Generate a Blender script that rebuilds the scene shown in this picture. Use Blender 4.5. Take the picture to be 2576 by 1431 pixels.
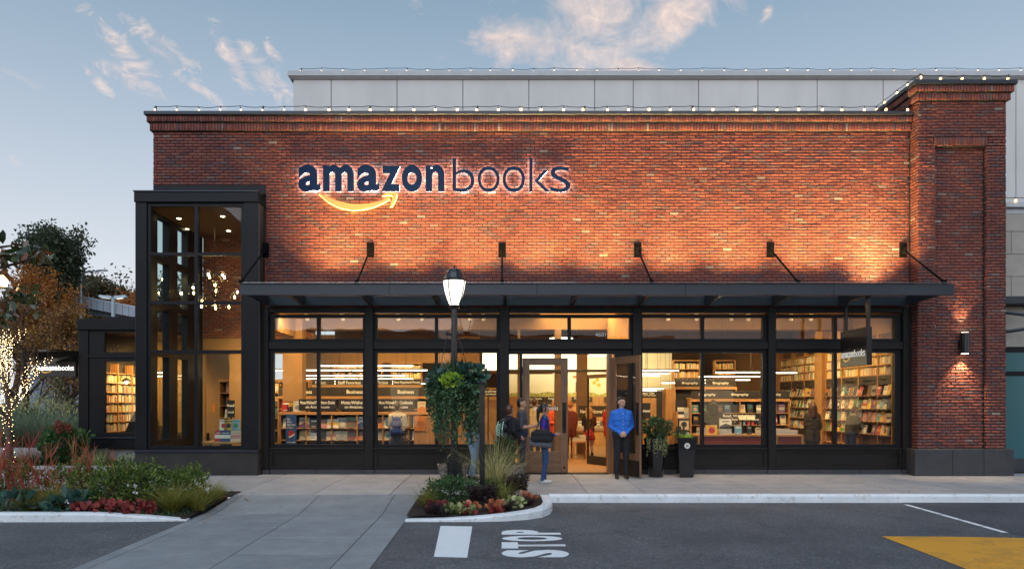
import bpy, bmesh, math, random
import numpy as np
from mathutils import Vector, Matrix, noise as mnoise
R = math.radians
random.seed(7)
scene = bpy.context.scene
COL = scene.collection
for o in list(bpy.data.objects):
    bpy.data.objects.remove(o, do_unlink=True)

# ------------------------------------------------------------------ camera
CAMY, CAMZ, FPX, U0, V0 = -17.0, 1.65, 1870.0, 1262.0, 1010.0
cam_d = bpy.data.cameras.new('camera'); cam = bpy.data.objects.new('camera', cam_d)
COL.objects.link(cam); scene.camera = cam
cam.location = (0, CAMY, CAMZ); cam.rotation_euler = (R(90), 0, 0)
cam_d.sensor_width = 36.0; cam_d.lens = 36.0*FPX/2576.0
cam_d.shift_x = (1288.0-U0)/2576.0; cam_d.shift_y = (V0-715.5)/2576.0
cam_d.clip_end = 2000.0

# ------------------------------------------------------------------ render
scene.render.engine = 'CYCLES'
scene.view_settings.view_transform = 'Standard'
scene.view_settings.look = 'None'
scene.view_settings.exposure = 0.35
scene.view_settings.gamma = 1.0
scene.cycles.use_denoising = True
scene.cycles.denoiser = 'OPENIMAGEDENOISE'
scene.cycles.denoising_input_passes = 'RGB_ALBEDO_NORMAL'
scene.cycles.denoising_prefilter = 'ACCURATE'
scene.cycles.max_bounces = 7
scene.cycles.diffuse_bounces = 3
scene.cycles.glossy_bounces = 3
scene.cycles.transmission_bounces = 4
scene.cycles.transparent_max_bounces = 14
scene.cycles.sample_clamp_indirect = 4.0
scene.cycles.caustics_reflective = False
scene.cycles.caustics_refractive = False

# ------------------------------------------------------------------ node helper
class N:
    def __init__(s, nt): s.nt = nt
    def __call__(s, t, **kw):
        n = s.nt.nodes.new(t)
        for k, v in kw.items():
            if k == 'inp':
                for a, b in v.items():
                    if hasattr(b, 'links') or isinstance(b, bpy.types.NodeSocket): s.nt.links.new(b, n.inputs[a])
                    else: n.inputs[a].default_value = b
            else: setattr(n, k, v)
        return n
    def m(s, op, a, b=None, c=None, clamp=False):
        n = s.nt.nodes.new('ShaderNodeMath'); n.operation = op; n.use_clamp = clamp
        for i, x in enumerate((a, b, c)):
            if x is None: continue
            if isinstance(x, bpy.types.NodeSocket): s.nt.links.new(x, n.inputs[i])
            else: n.inputs[i].default_value = x
        return n.outputs[0]
    def vm(s, op, a, b=None):
        n = s.nt.nodes.new('ShaderNodeVectorMath'); n.operation = op
        for i, x in enumerate((a, b)):
            if x is None: continue
            if isinstance(x, bpy.types.NodeSocket): s.nt.links.new(x, n.inputs[i])
            else: n.inputs[i].default_value = x
        return n
    def mix(s, fac, a, b, blend='MIX'):
        n = s.nt.nodes.new('ShaderNodeMix'); n.data_type = 'RGBA'; n.blend_type = blend
        for i, x in ((0, fac), (6, a), (7, b)):
            if isinstance(x, bpy.types.NodeSocket): s.nt.links.new(x, n.inputs[i])
            else: n.inputs[i].default_value = x if i == 0 else (tuple(x)+(1,))[:4]
        return n.outputs[2]
    def ramp(s, fac, stops, interp='LINEAR'):
        n = s.nt.nodes.new('ShaderNodeValToRGB'); n.color_ramp.interpolation = interp
        cr = n.color_ramp
        while len(cr.elements) < len(stops): cr.elements.new(0.5)
        for e, (p, c) in zip(cr.elements, stops):
            e.position = p; e.color = tuple(c)+(1,) if len(c) == 3 else c
        if isinstance(fac, bpy.types.NodeSocket): s.nt.links.new(fac, n.inputs[0])
        return n.outputs[0]
    def link(s, a, b): s.nt.links.new(a, b)

# ------------------------------------------------------------------ world: dusk sky
SUN_EL, SUN_AZ = 6.0, 200.0       # the sun is low behind the camera
world = bpy.data.worlds.new('World'); scene.world = world; world.use_nodes = True
wt = world.node_tree; wt.nodes.clear(); w = N(wt)
out = w('ShaderNodeOutputWorld'); bg = w('ShaderNodeBackground')
sky = w('ShaderNodeTexSky', sky_type='NISHITA', sun_disc=False)
sky.sun_elevation = R(SUN_EL); sky.sun_rotation = R(SUN_AZ)
sky.altitude = 0; sky.air_density = 1.0; sky.dust_density = 1.5; sky.ozone_density = 1.5
tc = w('ShaderNodeTexCoord'); dvec = tc.outputs['Generated']
sep = w('ShaderNodeSeparateXYZ', inp={0: dvec})
def sdir(u, v):
    return Vector(((u-U0)/FPX, 1.0, (V0-v)/FPX)).normalized()
def cloud_mask(u, v, ang, su, sv):
    # a soft elliptic region of the sky in which cloud gathers
    c = sdir(u, v); e1 = Vector((1, 0, 0)); e1 = (e1-c*e1.dot(c)).normalized(); e2 = c.cross(e1)
    if e2.z < 0: e2 = -e2
    a = R(ang); f1 = e1*math.cos(a)+e2*math.sin(a); f2 = -e1*math.sin(a)+e2*math.cos(a)
    p = w.m('DIVIDE', w.vm('DOT_PRODUCT', dvec, tuple(f1)).outputs['Value'], su)
    p0 = w.m('SUBTRACT', p, c.dot(f1)/su)
    q = w.m('DIVIDE', w.vm('DOT_PRODUCT', dvec, tuple(f2)).outputs['Value'], sv)
    q0 = w.m('SUBTRACT', q, c.dot(f2)/sv)
    r2 = w.m('ADD', w.m('MULTIPLY', p0, p0), w.m('MULTIPLY', q0, q0))
    g = w.m('EXPONENT', w.m('MULTIPLY', r2, -1.0))
    return w.m('MULTIPLY', g, w.m('GREATER_THAN', w.vm('DOT_PRODUCT', dvec, tuple(c)).outputs['Value'], 0.2))
big = None
for a in ((1340, 95, 12, .085, .034), (1500, 40, -8, .10, .05), (1480, 130, -20, .085, .03), (1700, 35, 25, .055, .04), (1580, 165, -12, .04, .014)):
    g = cloud_mask(*a); big = g if big is None else w.m('MAXIMUM', big, g)
small = None
for a in ((320, 140, -52, .055, .014), (400, 105, -38, .05, .013), (330, 200, -28, .05, .014), (240, 195, -55, .024, .008), (590, 160, -65, .05, .012),
          (680, 200, -48, .055, .02), (500, 225, -35, .035, .009), (625, 130, 30, .018, .008), (690, 145, -60, .022, .011), (460, 152, -20, .02, .008), (1930, 30, 60, .014, .006)):
    g = cloud_mask(*a); small = g if small is None else w.m('MAXIMUM', small, g)
# further clouds of the same kind over the rest of the sky, above the frame and behind it
n3 = w('ShaderNodeTexNoise', inp={'Vector': dvec, 'Scale': 3.0, 'Detail': 2.0})
outside = w.m('MULTIPLY', w.m('SUBTRACT', n3.outputs[0], 0.50, clamp=True), 5.0, clamp=True)
inview = w.m('MULTIPLY', w.m('GREATER_THAN', sep.outputs[1], 0.55), w.m('LESS_THAN', sep.outputs[2], 0.56))
outside = w.m('MULTIPLY', outside, w.m('SUBTRACT', 1.0, inview))
outside = w.m('MULTIPLY', outside, w.m('MULTIPLY', sep.outputs[2], 2.0, clamp=True))
mp = w('ShaderNodeMapping', inp={'Vector': dvec, 'Rotation': (0.0, R(35), 0.0), 'Scale': (1.0, 1.0, 1.5)})
nz = w('ShaderNodeTexNoise', inp={'Vector': mp.outputs[0], 'Scale': 15.0, 'Detail': 9.0, 'Roughness': 0.62, 'Distortion': 0.6})
nz2 = w('ShaderNodeTexNoise', inp={'Vector': mp.outputs[0], 'Scale': 30.0, 'Detail': 9.0, 'Roughness': 0.66, 'Distortion': 1.1})
cb = w.m('MULTIPLY', w.m('SUBTRACT', w.m('ADD', nz.outputs[0], w.m('MULTIPLY', big, 0.42)), 0.65, clamp=True), 2.9, clamp=True)
cs = w.m('MULTIPLY', w.m('SUBTRACT', w.m('ADD', nz2.outputs[0], w.m('MULTIPLY', small, 0.36)), 0.675, clamp=True), 2.6, clamp=True)
co = w.m('MULTIPLY', w.m('SUBTRACT', w.m('ADD', nz.outputs[0], w.m('MULTIPLY', outside, 0.3)), 0.68, clamp=True), 5.0, clamp=True)
cl = w.m('MULTIPLY', w.m('MAXIMUM', w.m('MAXIMUM', cb, cs), co), 0.78)
cl = w.m('MULTIPLY', cl, w.m('GREATER_THAN', sep.outputs[2], 0.0))
# evening veil: the clear sky is paler towards the horizon
zup = w.m('MAXIMUM', sep.outputs[2], 0.0)
veil = w.ramp(zup, [(0.0, (.72, .73, .77)), (0.14, (.655, .685, .745)), (0.21, (.56, .61, .685)), (0.355, (.365, .45, .555)), (0.475, (.235, .335, .44)), (1.0, (.14, .23, .35))])
SKY_STR = 0.10
skyc = w.mix(1.0, sky.outputs[0], (SKY_STR, SKY_STR, SKY_STR), 'MULTIPLY')
base = w.mix(0.85, skyc, veil)
shade = w.ramp(nz2.outputs[0], [(0.35, (.56, .46, .45)), (0.65, (.92, .70, .58))])
final = w.mix(cl, base, shade)
w.link(final, bg.inputs[0]); bg.inputs[1].default_value = 1.0
w.link(bg.outputs[0], out.inputs[0])

# the glow of the western sky after sunset: one very soft low sun behind the camera
sun_d = bpy.data.lights.new('sun', 'SUN'); sun = bpy.data.objects.new('sun', sun_d); COL.objects.link(sun)
sun_d.energy = 1.4; sun_d.angle = R(70); sun_d.color = (.74, .85, 1.0)
sun.rotation_euler = Vector((0.25, 1.0, -0.85)).to_track_quat('-Z', 'Y').to_euler()

# ------------------------------------------------------------------ coordinates of the place (metres)
def X(u, y=0.0): return (u-U0)*(y-CAMY)/FPX
def Z(v, y=0.0): return CAMZ-(v-V0)*(y-CAMY)/FPX
SLOPE = 0.015
def gz(y, h=0.0): return h+SLOPE*min(y, 0.0)
def G(u, v, h=0.0):
    k = (v-V0)/FPX; t = (CAMZ-h-SLOPE*CAMY)/(SLOPE+k) if False else (CAMZ-h+SLOPE*17.0)/(SLOPE+k)
    return ((u-U0)/FPX*t, CAMY+t)

# ------------------------------------------------------------------ mesh builder
class MB:
    def __init__(s): s.v = []; s.f = []; s.mi = []; s.r = []; s.cm = 0; s.cr = 0.5
    def face(s, idx): s.f.append(tuple(idx)); s.mi.append(s.cm); s.r.append(s.cr)
    def add(s, vs, fs):
        b = len(s.v); s.v += [tuple(p) for p in vs]
        for f in fs: s.face([b+i for i in f])
        return s
    def box(s, x0, x1, y0, y1, z0, z1):
        return s.add([(x0,y0,z0),(x1,y0,z0),(x1,y1,z0),(x0,y1,z0),(x0,y0,z1),(x1,y0,z1),(x1,y1,z1),(x0,y1,z1)],
                     [(0,3,2,1),(4,5,6,7),(0,1,5,4),(1,2,6,5),(2,3,7,6),(3,0,4,7)])
    def cbox(s, x0, x1, y0, y1, z0, z1, c=0.01):
        c = min(c, (x1-x0)*.45, (y1-y0)*.45, (z1-z0)*.45)
        rings = []
        for z, k in ((z0, c), (z0+c, 0), (z1-c, 0), (z1, c)):
            a, b, d, e = x0+k, x1-k, y0+k, y1-k
            rings.append([(a+(c-k if k==0 else 0), d, z), (b-(c-k if k==0 else 0), d, z), (b, d+(c-k if k==0 else 0), z), (b, e-(c-k if k==0 else 0), z),
                          (b-(c-k if k==0 else 0), e, z), (a+(c-k if k==0 else 0), e, z), (a, e-(c-k if k==0 else 0), z), (a, d+(c-k if k==0 else 0), z)])
        vs = sum(rings, []); fs = [tuple(range(7, -1, -1)), tuple(range(24, 32))]
        for k in range(3):
            for i in range(8): fs.append((k*8+i, k*8+(i+1)%8, k*8+8+(i+1)%8, k*8+8+i))
        return s.add(vs, fs)
    def quad(s, a, b, c, d): return s.add([a, b, c, d], [(0,1,2,3)])
    def tube(s, pts, rad, n=8, caps=True):
        pts = [Vector(p) for p in pts]; m = len(pts)
        if not hasattr(rad, '__len__'): rad = [rad]*m
        b = len(s.v); prev = None
        for i, p in enumerate(pts):
            d = (pts[min(i+1, m-1)]-pts[max(i-1, 0)])
            d = d.normalized() if d.length > 1e-9 else Vector((0,0,1))
            if prev is None:
                a = d.cross(Vector((0,0,1)) if abs(d.z) < .9 else Vector((1,0,0))).normalized()
            else:
                a = prev-d*prev.dot(d)
                a = a.normalized() if a.length > 1e-6 else d.orthogonal().normalized()
            prev = a; c = d.cross(a)
            for k in range(n):
                t = 2*math.pi*k/n
                s.v.append(tuple(p+(a*math.cos(t)+c*math.sin(t))*rad[i]))
        for i in range(m-1):
            for k in range(n):
                s.face((b+i*n+k, b+i*n+(k+1)%n, b+i*n+n+(k+1)%n, b+i*n+n+k))
        if caps:
            s.face([b+k for k in range(n-1, -1, -1)]); s.face([b+(m-1)*n+k for k in range(n)])
        return s
    def lathe(s, prof, n=20, c=(0,0), ang=0.0, sq=None):
        b = len(s.v)
        for r, z in prof:
            for k in range(n):
                t = 2*math.pi*k/n+ang
                s.v.append((c[0]+r*math.cos(t), c[1]+r*math.sin(t), z))
        for i in range(len(prof)-1):
            for k in range(n): s.face((b+i*n+k, b+i*n+(k+1)%n, b+i*n+n+(k+1)%n, b+i*n+n+k))
        s.face([b+k for k in range(n-1, -1, -1)]); s.face([b+(len(prof)-1)*n+k for k in range(n)])
        return s
    def prism(s, poly, z0, z1, axis='z'):
        n = len(poly)
        def P(p, t): return (p[0], p[1], t) if axis == 'z' else ((p[0], t, p[1]) if axis == 'y' else (t, p[0], p[1]))
        vs = [P(p, z0) for p in poly]+[P(p, z1) for p in poly]
        fs = [tuple(range(n-1, -1, -1)), tuple(range(n, 2*n))]+[(i, (i+1)%n, n+(i+1)%n, n+i) for i in range(n)]
        return s.add(vs, fs)
    def mesh(s, name, mats, smooth=False):
        me = bpy.data.meshes.new(name); me.from_pydata(s.v, [], s.f)
        for m in (mats if isinstance(mats, (list, tuple)) else [mats]): me.materials.append(m)
        if any(s.mi): me.polygons.foreach_set('material_index', s.mi)
        if any(x != 0.5 for x in s.r):
            at = me.attributes.new('rnd', 'FLOAT', 'FACE'); at.data.foreach_set('value', s.r)
        if smooth: me.polygons.foreach_set('use_smooth', [True]*len(s.f))
        me.update(); return me
    def build(s, name, mats, parent=None, loc=None, smooth=False, rot=None):
        return link(bpy.data.objects.new(name, s.mesh(name, mats, smooth)), parent, loc, rot)

def link(o, parent=None, loc=None, rot=None):
    COL.objects.link(o)
    if parent is not None: o.parent = parent
    if loc is not None: o.location = loc
    if rot is not None: o.rotation_euler = rot
    return o
def tag(o, label=None, cat=None, group=None, kind=None):
    if label: o['label'] = label
    if cat: o['category'] = cat
    if group: o['group'] = group
    if kind: o['kind'] = kind
    return o
def thing(name, label, cat, loc=(0,0,0), rz=0.0, group=None):
    o = bpy.data.objects.new(name, None); o.empty_display_size = 0.1
    link(o, None, loc, (0,0,rz)); return tag(o, label, cat, group)
def copy_tree(o, parent=None, loc=None, rz=None):
    c = o.copy(); COL.objects.link(c); c.parent = parent
    if loc is not None: c.location = loc
    if rz is not None: c.rotation_euler = (0, 0, rz)
    for ch in o.children: copy_tree(ch, c)
    return c
def wall_from_np(name, V, Fq, rnd, mats, parent=None):
    me = bpy.data.meshes.new(name)
    me.vertices.add(len(V)); me.vertices.foreach_set('co', V.astype(np.float32).ravel())
    me.loops.add(Fq.size); me.loops.foreach_set('vertex_index', Fq.astype(np.int32).ravel())
    me.polygons.add(len(Fq)); me.polygons.foreach_set('loop_start', np.arange(0, Fq.size, Fq.shape[1], dtype=np.int32))
    me.update(calc_edges=True); me.validate()
    if rnd is not None:
        at = me.attributes.new('rnd', 'FLOAT', 'FACE'); at.data.foreach_set('value', rnd.astype(np.float32))
    for m in (mats if isinstance(mats, (list, tuple)) else [mats]): me.materials.append(m)
    return link(bpy.data.objects.new(name, me), parent)

# ------------------------------------------------------------------ materials
MATS = {}
def PM(name, col, rough=.6, metal=0.0, var=0.0, vscale=4.0, bump=0.0, bscale=40.0, emit=None, estr=0.0, bdist=.01, spec=.5, coat=0.0, stretch=None, trans=0.0):
    m = bpy.data.materials.new(name); m.use_nodes = True; nt = m.node_tree; n = N(nt)
    p = nt.nodes['Principled BSDF']
    p.inputs['Roughness'].default_value = rough; p.inputs['Metallic'].default_value = metal
    p.inputs['Specular IOR Level'].default_value = spec; p.inputs['Coat Weight'].default_value = coat
    p.inputs['Coat Roughness'].default_value = .12
    p.inputs['Base Color'].default_value = tuple(col)+(1,)
    if var or bump:
        t = n('ShaderNodeTexCoord'); vec = t.outputs['Object']
        if stretch: vec = n('ShaderNodeMapping', inp={'Vector': vec, 'Scale': stretch}).outputs[0]
    if var:
        z = n('ShaderNodeTexNoise', inp={'Vector': vec, 'Scale': vscale, 'Detail': 7.0, 'Roughness': .62})
        lo = tuple(c*(1-var) for c in col); hi = tuple(min(1, c*(1+var)) for c in col)
        n.link(n.ramp(z.outputs[0], [(.28, lo), (.72, hi)]), p.inputs['Base Color'])
        n.link(n.m('MULTIPLY_ADD', z.outputs[0], .25, rough-.12, clamp=True), p.inputs['Roughness'])
    if bump:
        b = n('ShaderNodeTexNoise', inp={'Vector': vec, 'Scale': bscale, 'Detail': 5.0, 'Roughness': .6})
        bn = n('ShaderNodeBump', inp={'Height': b.outputs[0], 'Strength': min(1, bump), 'Distance': bdist})
        n.link(bn.outputs[0], p.inputs['Normal'])
    if emit:
        p.inputs['Emission Color'].default_value = tuple(emit)+(1,); p.inputs['Emission Strength'].default_value = estr
    if trans: p.inputs['Transmission Weight'].default_value = trans
    MATS[name] = m; return m
def EM(name, col, s):
    m = bpy.data.materials.new(name); m.use_nodes = True; nt = m.node_tree; nt.nodes.clear(); n = N(nt)
    e = n('ShaderNodeEmission', inp={'Color': tuple(col)+(1,), 'Strength': s}); o = n('ShaderNodeOutputMaterial'); n.link(e.outputs[0], o.inputs[0])
    MATS[name] = m; return m
def leaf_mat(name, cols, rough=.5, tr=.25, spec=.4):
    m = bpy.data.materials.new(name); m.use_nodes = True; nt = m.node_tree; n = N(nt); p = nt.nodes['Principled BSDF']
    a = n('ShaderNodeAttribute', attribute_name='rnd')
    st = [(i/(len(cols)-1) if len(cols) > 1 else 0, c) for i, c in enumerate(cols)]
    c = n.ramp(a.outputs['Fac'], st) if len(cols) > 1 else None
    p.inputs['Roughness'].default_value = rough; p.inputs['Specular IOR Level'].default_value = spec
    t = n('ShaderNodeBsdfTranslucent')
    if c is not None: n.link(c, p.inputs['Base Color']); n.link(c, t.inputs[0])
    else: p.inputs['Base Color'].default_value = cols[0]+(1,); t.inputs[0].default_value = cols[0]+(1,)
    mx = n('ShaderNodeMixShader', inp={0: tr, 1: p.outputs[0], 2: t.outputs[0]})
    n.link(mx.outputs[0], nt.nodes['Material Output'].inputs[0]); MATS[name] = m; return m
def glass_mat(name, tint=(.93,.96,.95), extra=.05, rough=0.0, ior=1.5, dirt=0.0):
    m = bpy.data.materials.new(name); m.use_nodes = True; nt = m.node_tree; nt.nodes.clear(); n = N(nt)
    o = n('ShaderNodeOutputMaterial'); f = n('ShaderNodeFresnel', inp={'IOR': ior})
    gb = n('ShaderNodeNewGeometry'); fac = n.m('MULTIPLY', n.m('ADD', f.outputs[0], extra, clamp=True), n.m('SUBTRACT', 1.0, gb.outputs['Backfacing']))
    t = n('ShaderNodeBsdfTransparent', inp={0: tuple(tint)+(1,)}); g = n('ShaderNodeBsdfGlossy', inp={'Roughness': rough, 'Color': (.95,.97,1,1)})
    tcn = n('ShaderNodeTexCoord'); wv = n('ShaderNodeTexNoise', inp={'Vector': tcn.outputs['Object'], 'Scale': 1.3, 'Detail': 1.0})
    bn = n('ShaderNodeBump', inp={'Height': wv.outputs[0], 'Strength': .05, 'Distance': .05}); n.link(bn.outputs[0], g.inputs['Normal'])
    mx = n('ShaderNodeMixShader', inp={0: fac, 1: t.outputs[0], 2: g.outputs[0]}); n.link(mx.outputs[0], o.inputs[0])
    MATS[name] = m; return m

def brick_material():
    m = bpy.data.materials.new('brick_clay'); m.use_nodes = True; nt = m.node_tree; n = N(nt); p = nt.nodes['Principled BSDF']
    a = n('ShaderNodeAttribute', attribute_name='rnd'); t = n('ShaderNodeTexCoord')
    geo = n('ShaderNodeNewGeometry')
    c = n.ramp(a.outputs['Fac'], [(0, (.16,.062,.055)), (.14, (.205,.069,.056)), (.30, (.235,.074,.058)), (.46, (.265,.088,.062)), (.60, (.22,.076,.064)), (.74, (.285,.103,.068)), (.84, (.18,.080,.078)), (.92, (.14,.080,.082)), (.98, (.20,.115,.095)), (1.0, (.33,.25,.21))])
    z = n('ShaderNodeTexNoise', inp={'Vector': geo.outputs['Position'], 'Scale': 26.0, 'Detail': 6.0, 'Roughness': .7})
    z2 = n('ShaderNodeTexNoise', inp={'Vector': geo.outputs['Position'], 'Scale': 1.1, 'Detail': 3.0})
    f = n.ramp(z.outputs[0], [(.25, (.55,.55,.58)), (.55, (1,1,1)), (.8, (1.25,1.2,1.1))])
    c1 = n.mix(1.0, c, f, 'MULTIPLY')
    c2 = n.mix(1.0, c1, n.ramp(z2.outputs[0], [(.3, (.86,.85,.86)), (.7, (1.1,1.08,1.05))]), 'MULTIPLY')
    lime = n('ShaderNodeTexNoise', inp={'Vector': geo.outputs['Position'], 'Scale': 9.0, 'Detail': 5.0, 'Roughness': .75})
    c3 = n.mix(n.m('MULTIPLY', n.m('SUBTRACT', lime.outputs[0], .68, clamp=True), 6.0, clamp=True), c2, (.5,.40,.34))
    n.link(c3, p.inputs['Base Color']); p.inputs['Roughness'].default_value = .85; p.inputs['Specular IOR Level'].default_value = .25
    b = n('ShaderNodeTexNoise', inp={'Vector': geo.outputs['Position'], 'Scale': 34.0, 'Detail': 6.0, 'Roughness': .68})
    bn = n('ShaderNodeBump', inp={'Height': b.outputs[0], 'Strength': .75, 'Distance': .012}); n.link(bn.outputs[0], p.inputs['Normal'])
    return m
M_BRICK = brick_material()
M_MORTAR = PM('mortar', (.035,.032,.032), .95, var=.3, vscale=6, bump=.4, bscale=90)
M_STEEL = PM('dark_steel', (.0075,.0072,.0092), .45, spec=.25, var=.25, vscale=2.0, bump=.05, bscale=60)
M_STEELW = PM('dark_painted_wood', (.0125,.0095,.0085), .46, spec=.28, var=.35, vscale=1.5, bump=.12, bscale=30, stretch=(1,1,8))
M_COPING = PM('coping_metal', (.030,.034,.045), .35, metal=.2, var=.2)
M_GLASS = glass_mat('window_glass', extra=.018)
M_GLASSC = glass_mat('canopy_glass', tint=(.80,.88,.88), extra=.06)
def wood(name, col, sc=(1,1,1), var=.35, rough=.5, vs=3.0):
    return PM(name, col, rough, var=var, vscale=vs, bump=.1, bscale=24, stretch=sc)
M_OAK = wood('oak', (.36,.18,.066), (9,9,.8))
M_OAKH = wood('oak_board', (.40,.205,.075), (.8,9,9))
M_DOOR = wood('door_wood', (.20,.105,.055), (11,11,.7), .4)
M_BLACKP = PM('black_panel', (.022,.017,.015), .5, var=.2)
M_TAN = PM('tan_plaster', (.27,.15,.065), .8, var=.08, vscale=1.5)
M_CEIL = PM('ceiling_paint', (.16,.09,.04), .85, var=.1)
M_CONC = PM('concrete_pale', (.40,.39,.38), .85, var=.13, vscale=1.3, bump=.12, bscale=60)
M_WHITE = PM('white_paint', (.75,.75,.76), .55, var=.08, vscale=7, bump=.15, bscale=40)
M_LETTER = PM('white_lettering', (.9,.88,.82), .5)
M_MATTE = PM('matte_black', (.005,.005,.006), .8, spec=.08)
M_BLACK = PM('black_metal', (.012,.012,.013), .3, coat=.3)
# ================================================================== ground, road, pavements
def asphalt(name, base, blue=1.0):
    m = bpy.data.materials.new(name); m.use_nodes = True; nt = m.node_tree; n = N(nt); p = nt.nodes['Principled BSDF']
    t = n('ShaderNodeNewGeometry'); vec = t.outputs['Position']
    big = n('ShaderNodeTexNoise', inp={'Vector': vec, 'Scale': .7, 'Detail': 4.0, 'Roughness': .6})
    mid = n('ShaderNodeTexNoise', inp={'Vector': vec, 'Scale': 14.0, 'Detail': 4.0, 'Roughness': .7})
    fine = n('ShaderNodeTexVoronoi', inp={'Vector': vec, 'Scale': 62.0})
    c0 = n.ramp(fine.outputs['Color'], [(0, tuple(b*.55 for b in base)), (.75, base), (1, tuple(b*2.2 for b in base))])
    c1 = n.mix(1.0, c0, n.ramp(mid.outputs[0], [(.3, (.82,.82,.82)), (.7, (1.15,1.15,1.15))]), 'MULTIPLY')
    c2 = n.mix(1.0, c1, n.ramp(big.outputs[0], [(.3, (.72,.72,.74)), (.7, (1.24,1.22,1.2))]), 'MULTIPLY')
    oil = n('ShaderNodeTexNoise', inp={'Vector': vec, 'Scale': 1.9, 'Detail': 3.0, 'Roughness': .5})
    c2 = n.mix(n.m('MULTIPLY', n.m('SUBTRACT', oil.outputs[0], .64, clamp=True), 5.0, clamp=True), c2, tuple(b*.5 for b in base))
    crk = n('ShaderNodeTexVoronoi', feature='DISTANCE_TO_EDGE', inp={'Vector': n.vm('ADD', vec, n.vm('SCALE', mid.outputs['Color']).outputs[0]).outputs[0], 'Scale': .33})
    c2 = n.mix(n.m('MULTIPLY', n.m('LESS_THAN', crk.outputs['Distance'], .006), n.m('GREATER_THAN', big.outputs[0], .47)), c2, tuple(b*.35 for b in base))
    n.link(c2, p.inputs['Base Color']); p.inputs['Roughness'].default_value = .8
    bn = n('ShaderNodeBump', inp={'Height': fine.outputs['Distance'], 'Strength': .55, 'Distance': .012}); n.link(bn.outputs[0], p.inputs['Normal'])
    return m
M_ASPH = asphalt('asphalt', (.132,.132,.137)); M_ASPHN = asphalt('asphalt_new', (.082,.083,.095))
def concrete(name, col):
    m = bpy.data.materials.new(name); m.use_nodes = True; nt = m.node_tree; n = N(nt); p = nt.nodes['Principled BSDF']
    t = n('ShaderNodeNewGeometry'); oi = n('ShaderNodeObjectInfo'); vec = t.outputs['Position']
    a = n('ShaderNodeTexNoise', inp={'Vector': vec, 'Scale': 2.2, 'Detail': 7.0, 'Roughness': .65})
    b = n('ShaderNodeTexNoise', inp={'Vector': vec, 'Scale': 38.0, 'Detail': 3.0, 'Roughness': .7})
    st = n('ShaderNodeTexNoise', inp={'Vector': vec, 'Scale': 5.0, 'Detail': 2.0})
    c = n.mix(1.0, col, n.ramp(a.outputs[0], [(.3, (.80,.80,.81)), (.7, (1.14,1.13,1.12))]), 'MULTIPLY')
    c = n.mix(1.0, c, n.ramp(b.outputs[0], [(.3, (.88,.88,.88)), (.7, (1.1,1.1,1.1))]), 'MULTIPLY')
    c = n.mix(1.0, c, n.ramp(oi.outputs['Random'], [(0, (.92,.92,.93)), (1, (1.07,1.06,1.05))]), 'MULTIPLY')
    c = n.mix(n.m('MULTIPLY', n.m('SUBTRACT', st.outputs[0], .66, clamp=True), 3.0, clamp=True), c, tuple(x*.55 for x in col))
    n.link(c, p.inputs['Base Color']); p.inputs['Roughness'].default_value = .82
    bn = n('ShaderNodeBump', inp={'Height': b.outputs[0], 'Strength': .25, 'Distance': .006}); n.link(bn.outputs[0], p.inputs['Normal'])
    return m
M_WALK = concrete('sidewalk_concrete', (.385,.375,.37)); M_CROSS = concrete('crossing_concrete', (.275,.285,.29))
M_SOIL = PM('dark_soil', (.035,.022,.015), .95, var=.5, vscale=20, bump=.8, bscale=40)
M_JOINT = PM('joint_fill', (.07,.065,.06), .95)
M_CURB = bpy.data.materials.new('curb_paint'); M_CURB.use_nodes = True
def _curb():
    n = N(M_CURB.node_tree); p = M_CURB.node_tree.nodes['Principled BSDF']; g = n('ShaderNodeNewGeometry')
    a = n('ShaderNodeTexNoise', inp={'Vector': g.outputs['Position'], 'Scale': 9.0, 'Detail': 8.0, 'Roughness': .75})
    f = n.m('MULTIPLY', n.m('SUBTRACT', a.outputs[0], .545, clamp=True), 7.0, clamp=True)
    z = n('ShaderNodeTexNoise', inp={'Vector': g.outputs['Position'], 'Scale': 3.0, 'Detail': 5.0})
    c = n.mix(f, n.ramp(z.outputs[0], [(.3, (.76,.76,.76)), (.7, (.90,.90,.90))]), (.50,.44,.38))
    n.link(c, p.inputs['Base Color']); p.inputs['Roughness'].default_value = .7
    bn = n('ShaderNodeBump', inp={'Height': a.outputs[0], 'Strength': .35, 'Distance': .01}); n.link(bn.outputs[0], p.inputs['Normal'])
_curb()
RD = -0.13
def structure(name, mb, m, label=None):
    o = mb.build(name, m); o['kind'] = 'structure'
    if label: o['label'] = label
    return o
def strip(mb, x0, x1, ys, zf):
    for a, b in zip(ys[:-1], ys[1:]):
        mb.quad((x0,a,zf(a)), (x1,a,zf(a)), (x1,b,zf(b)), (x0,b,zf(b)))
    return mb
structure('ground', strip(MB(), -600, 600, [-3.0, 900], lambda y: -.06), PM('earth', (.05,.045,.03), .95, var=.4, vscale=.6), 'dark earth ground reaching to the horizon')
structure('road', strip(MB(), -200, 200, [-120, -60, -2.9], lambda y: gz(y, RD)), M_ASPH, 'grey asphalt drive in front of the shop')
structure('road_patch', MB().quad((7.27,-6.6,gz(-6.6,RD)+.004), (14,-6.9,gz(-6.9,RD)+.004), (14,-3.4,gz(-3.4,RD)+.004), (7.27,-3.4,gz(-3.4,RD)+.004)), M_ASPHN, 'darker newer asphalt of the parking bay')
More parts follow.
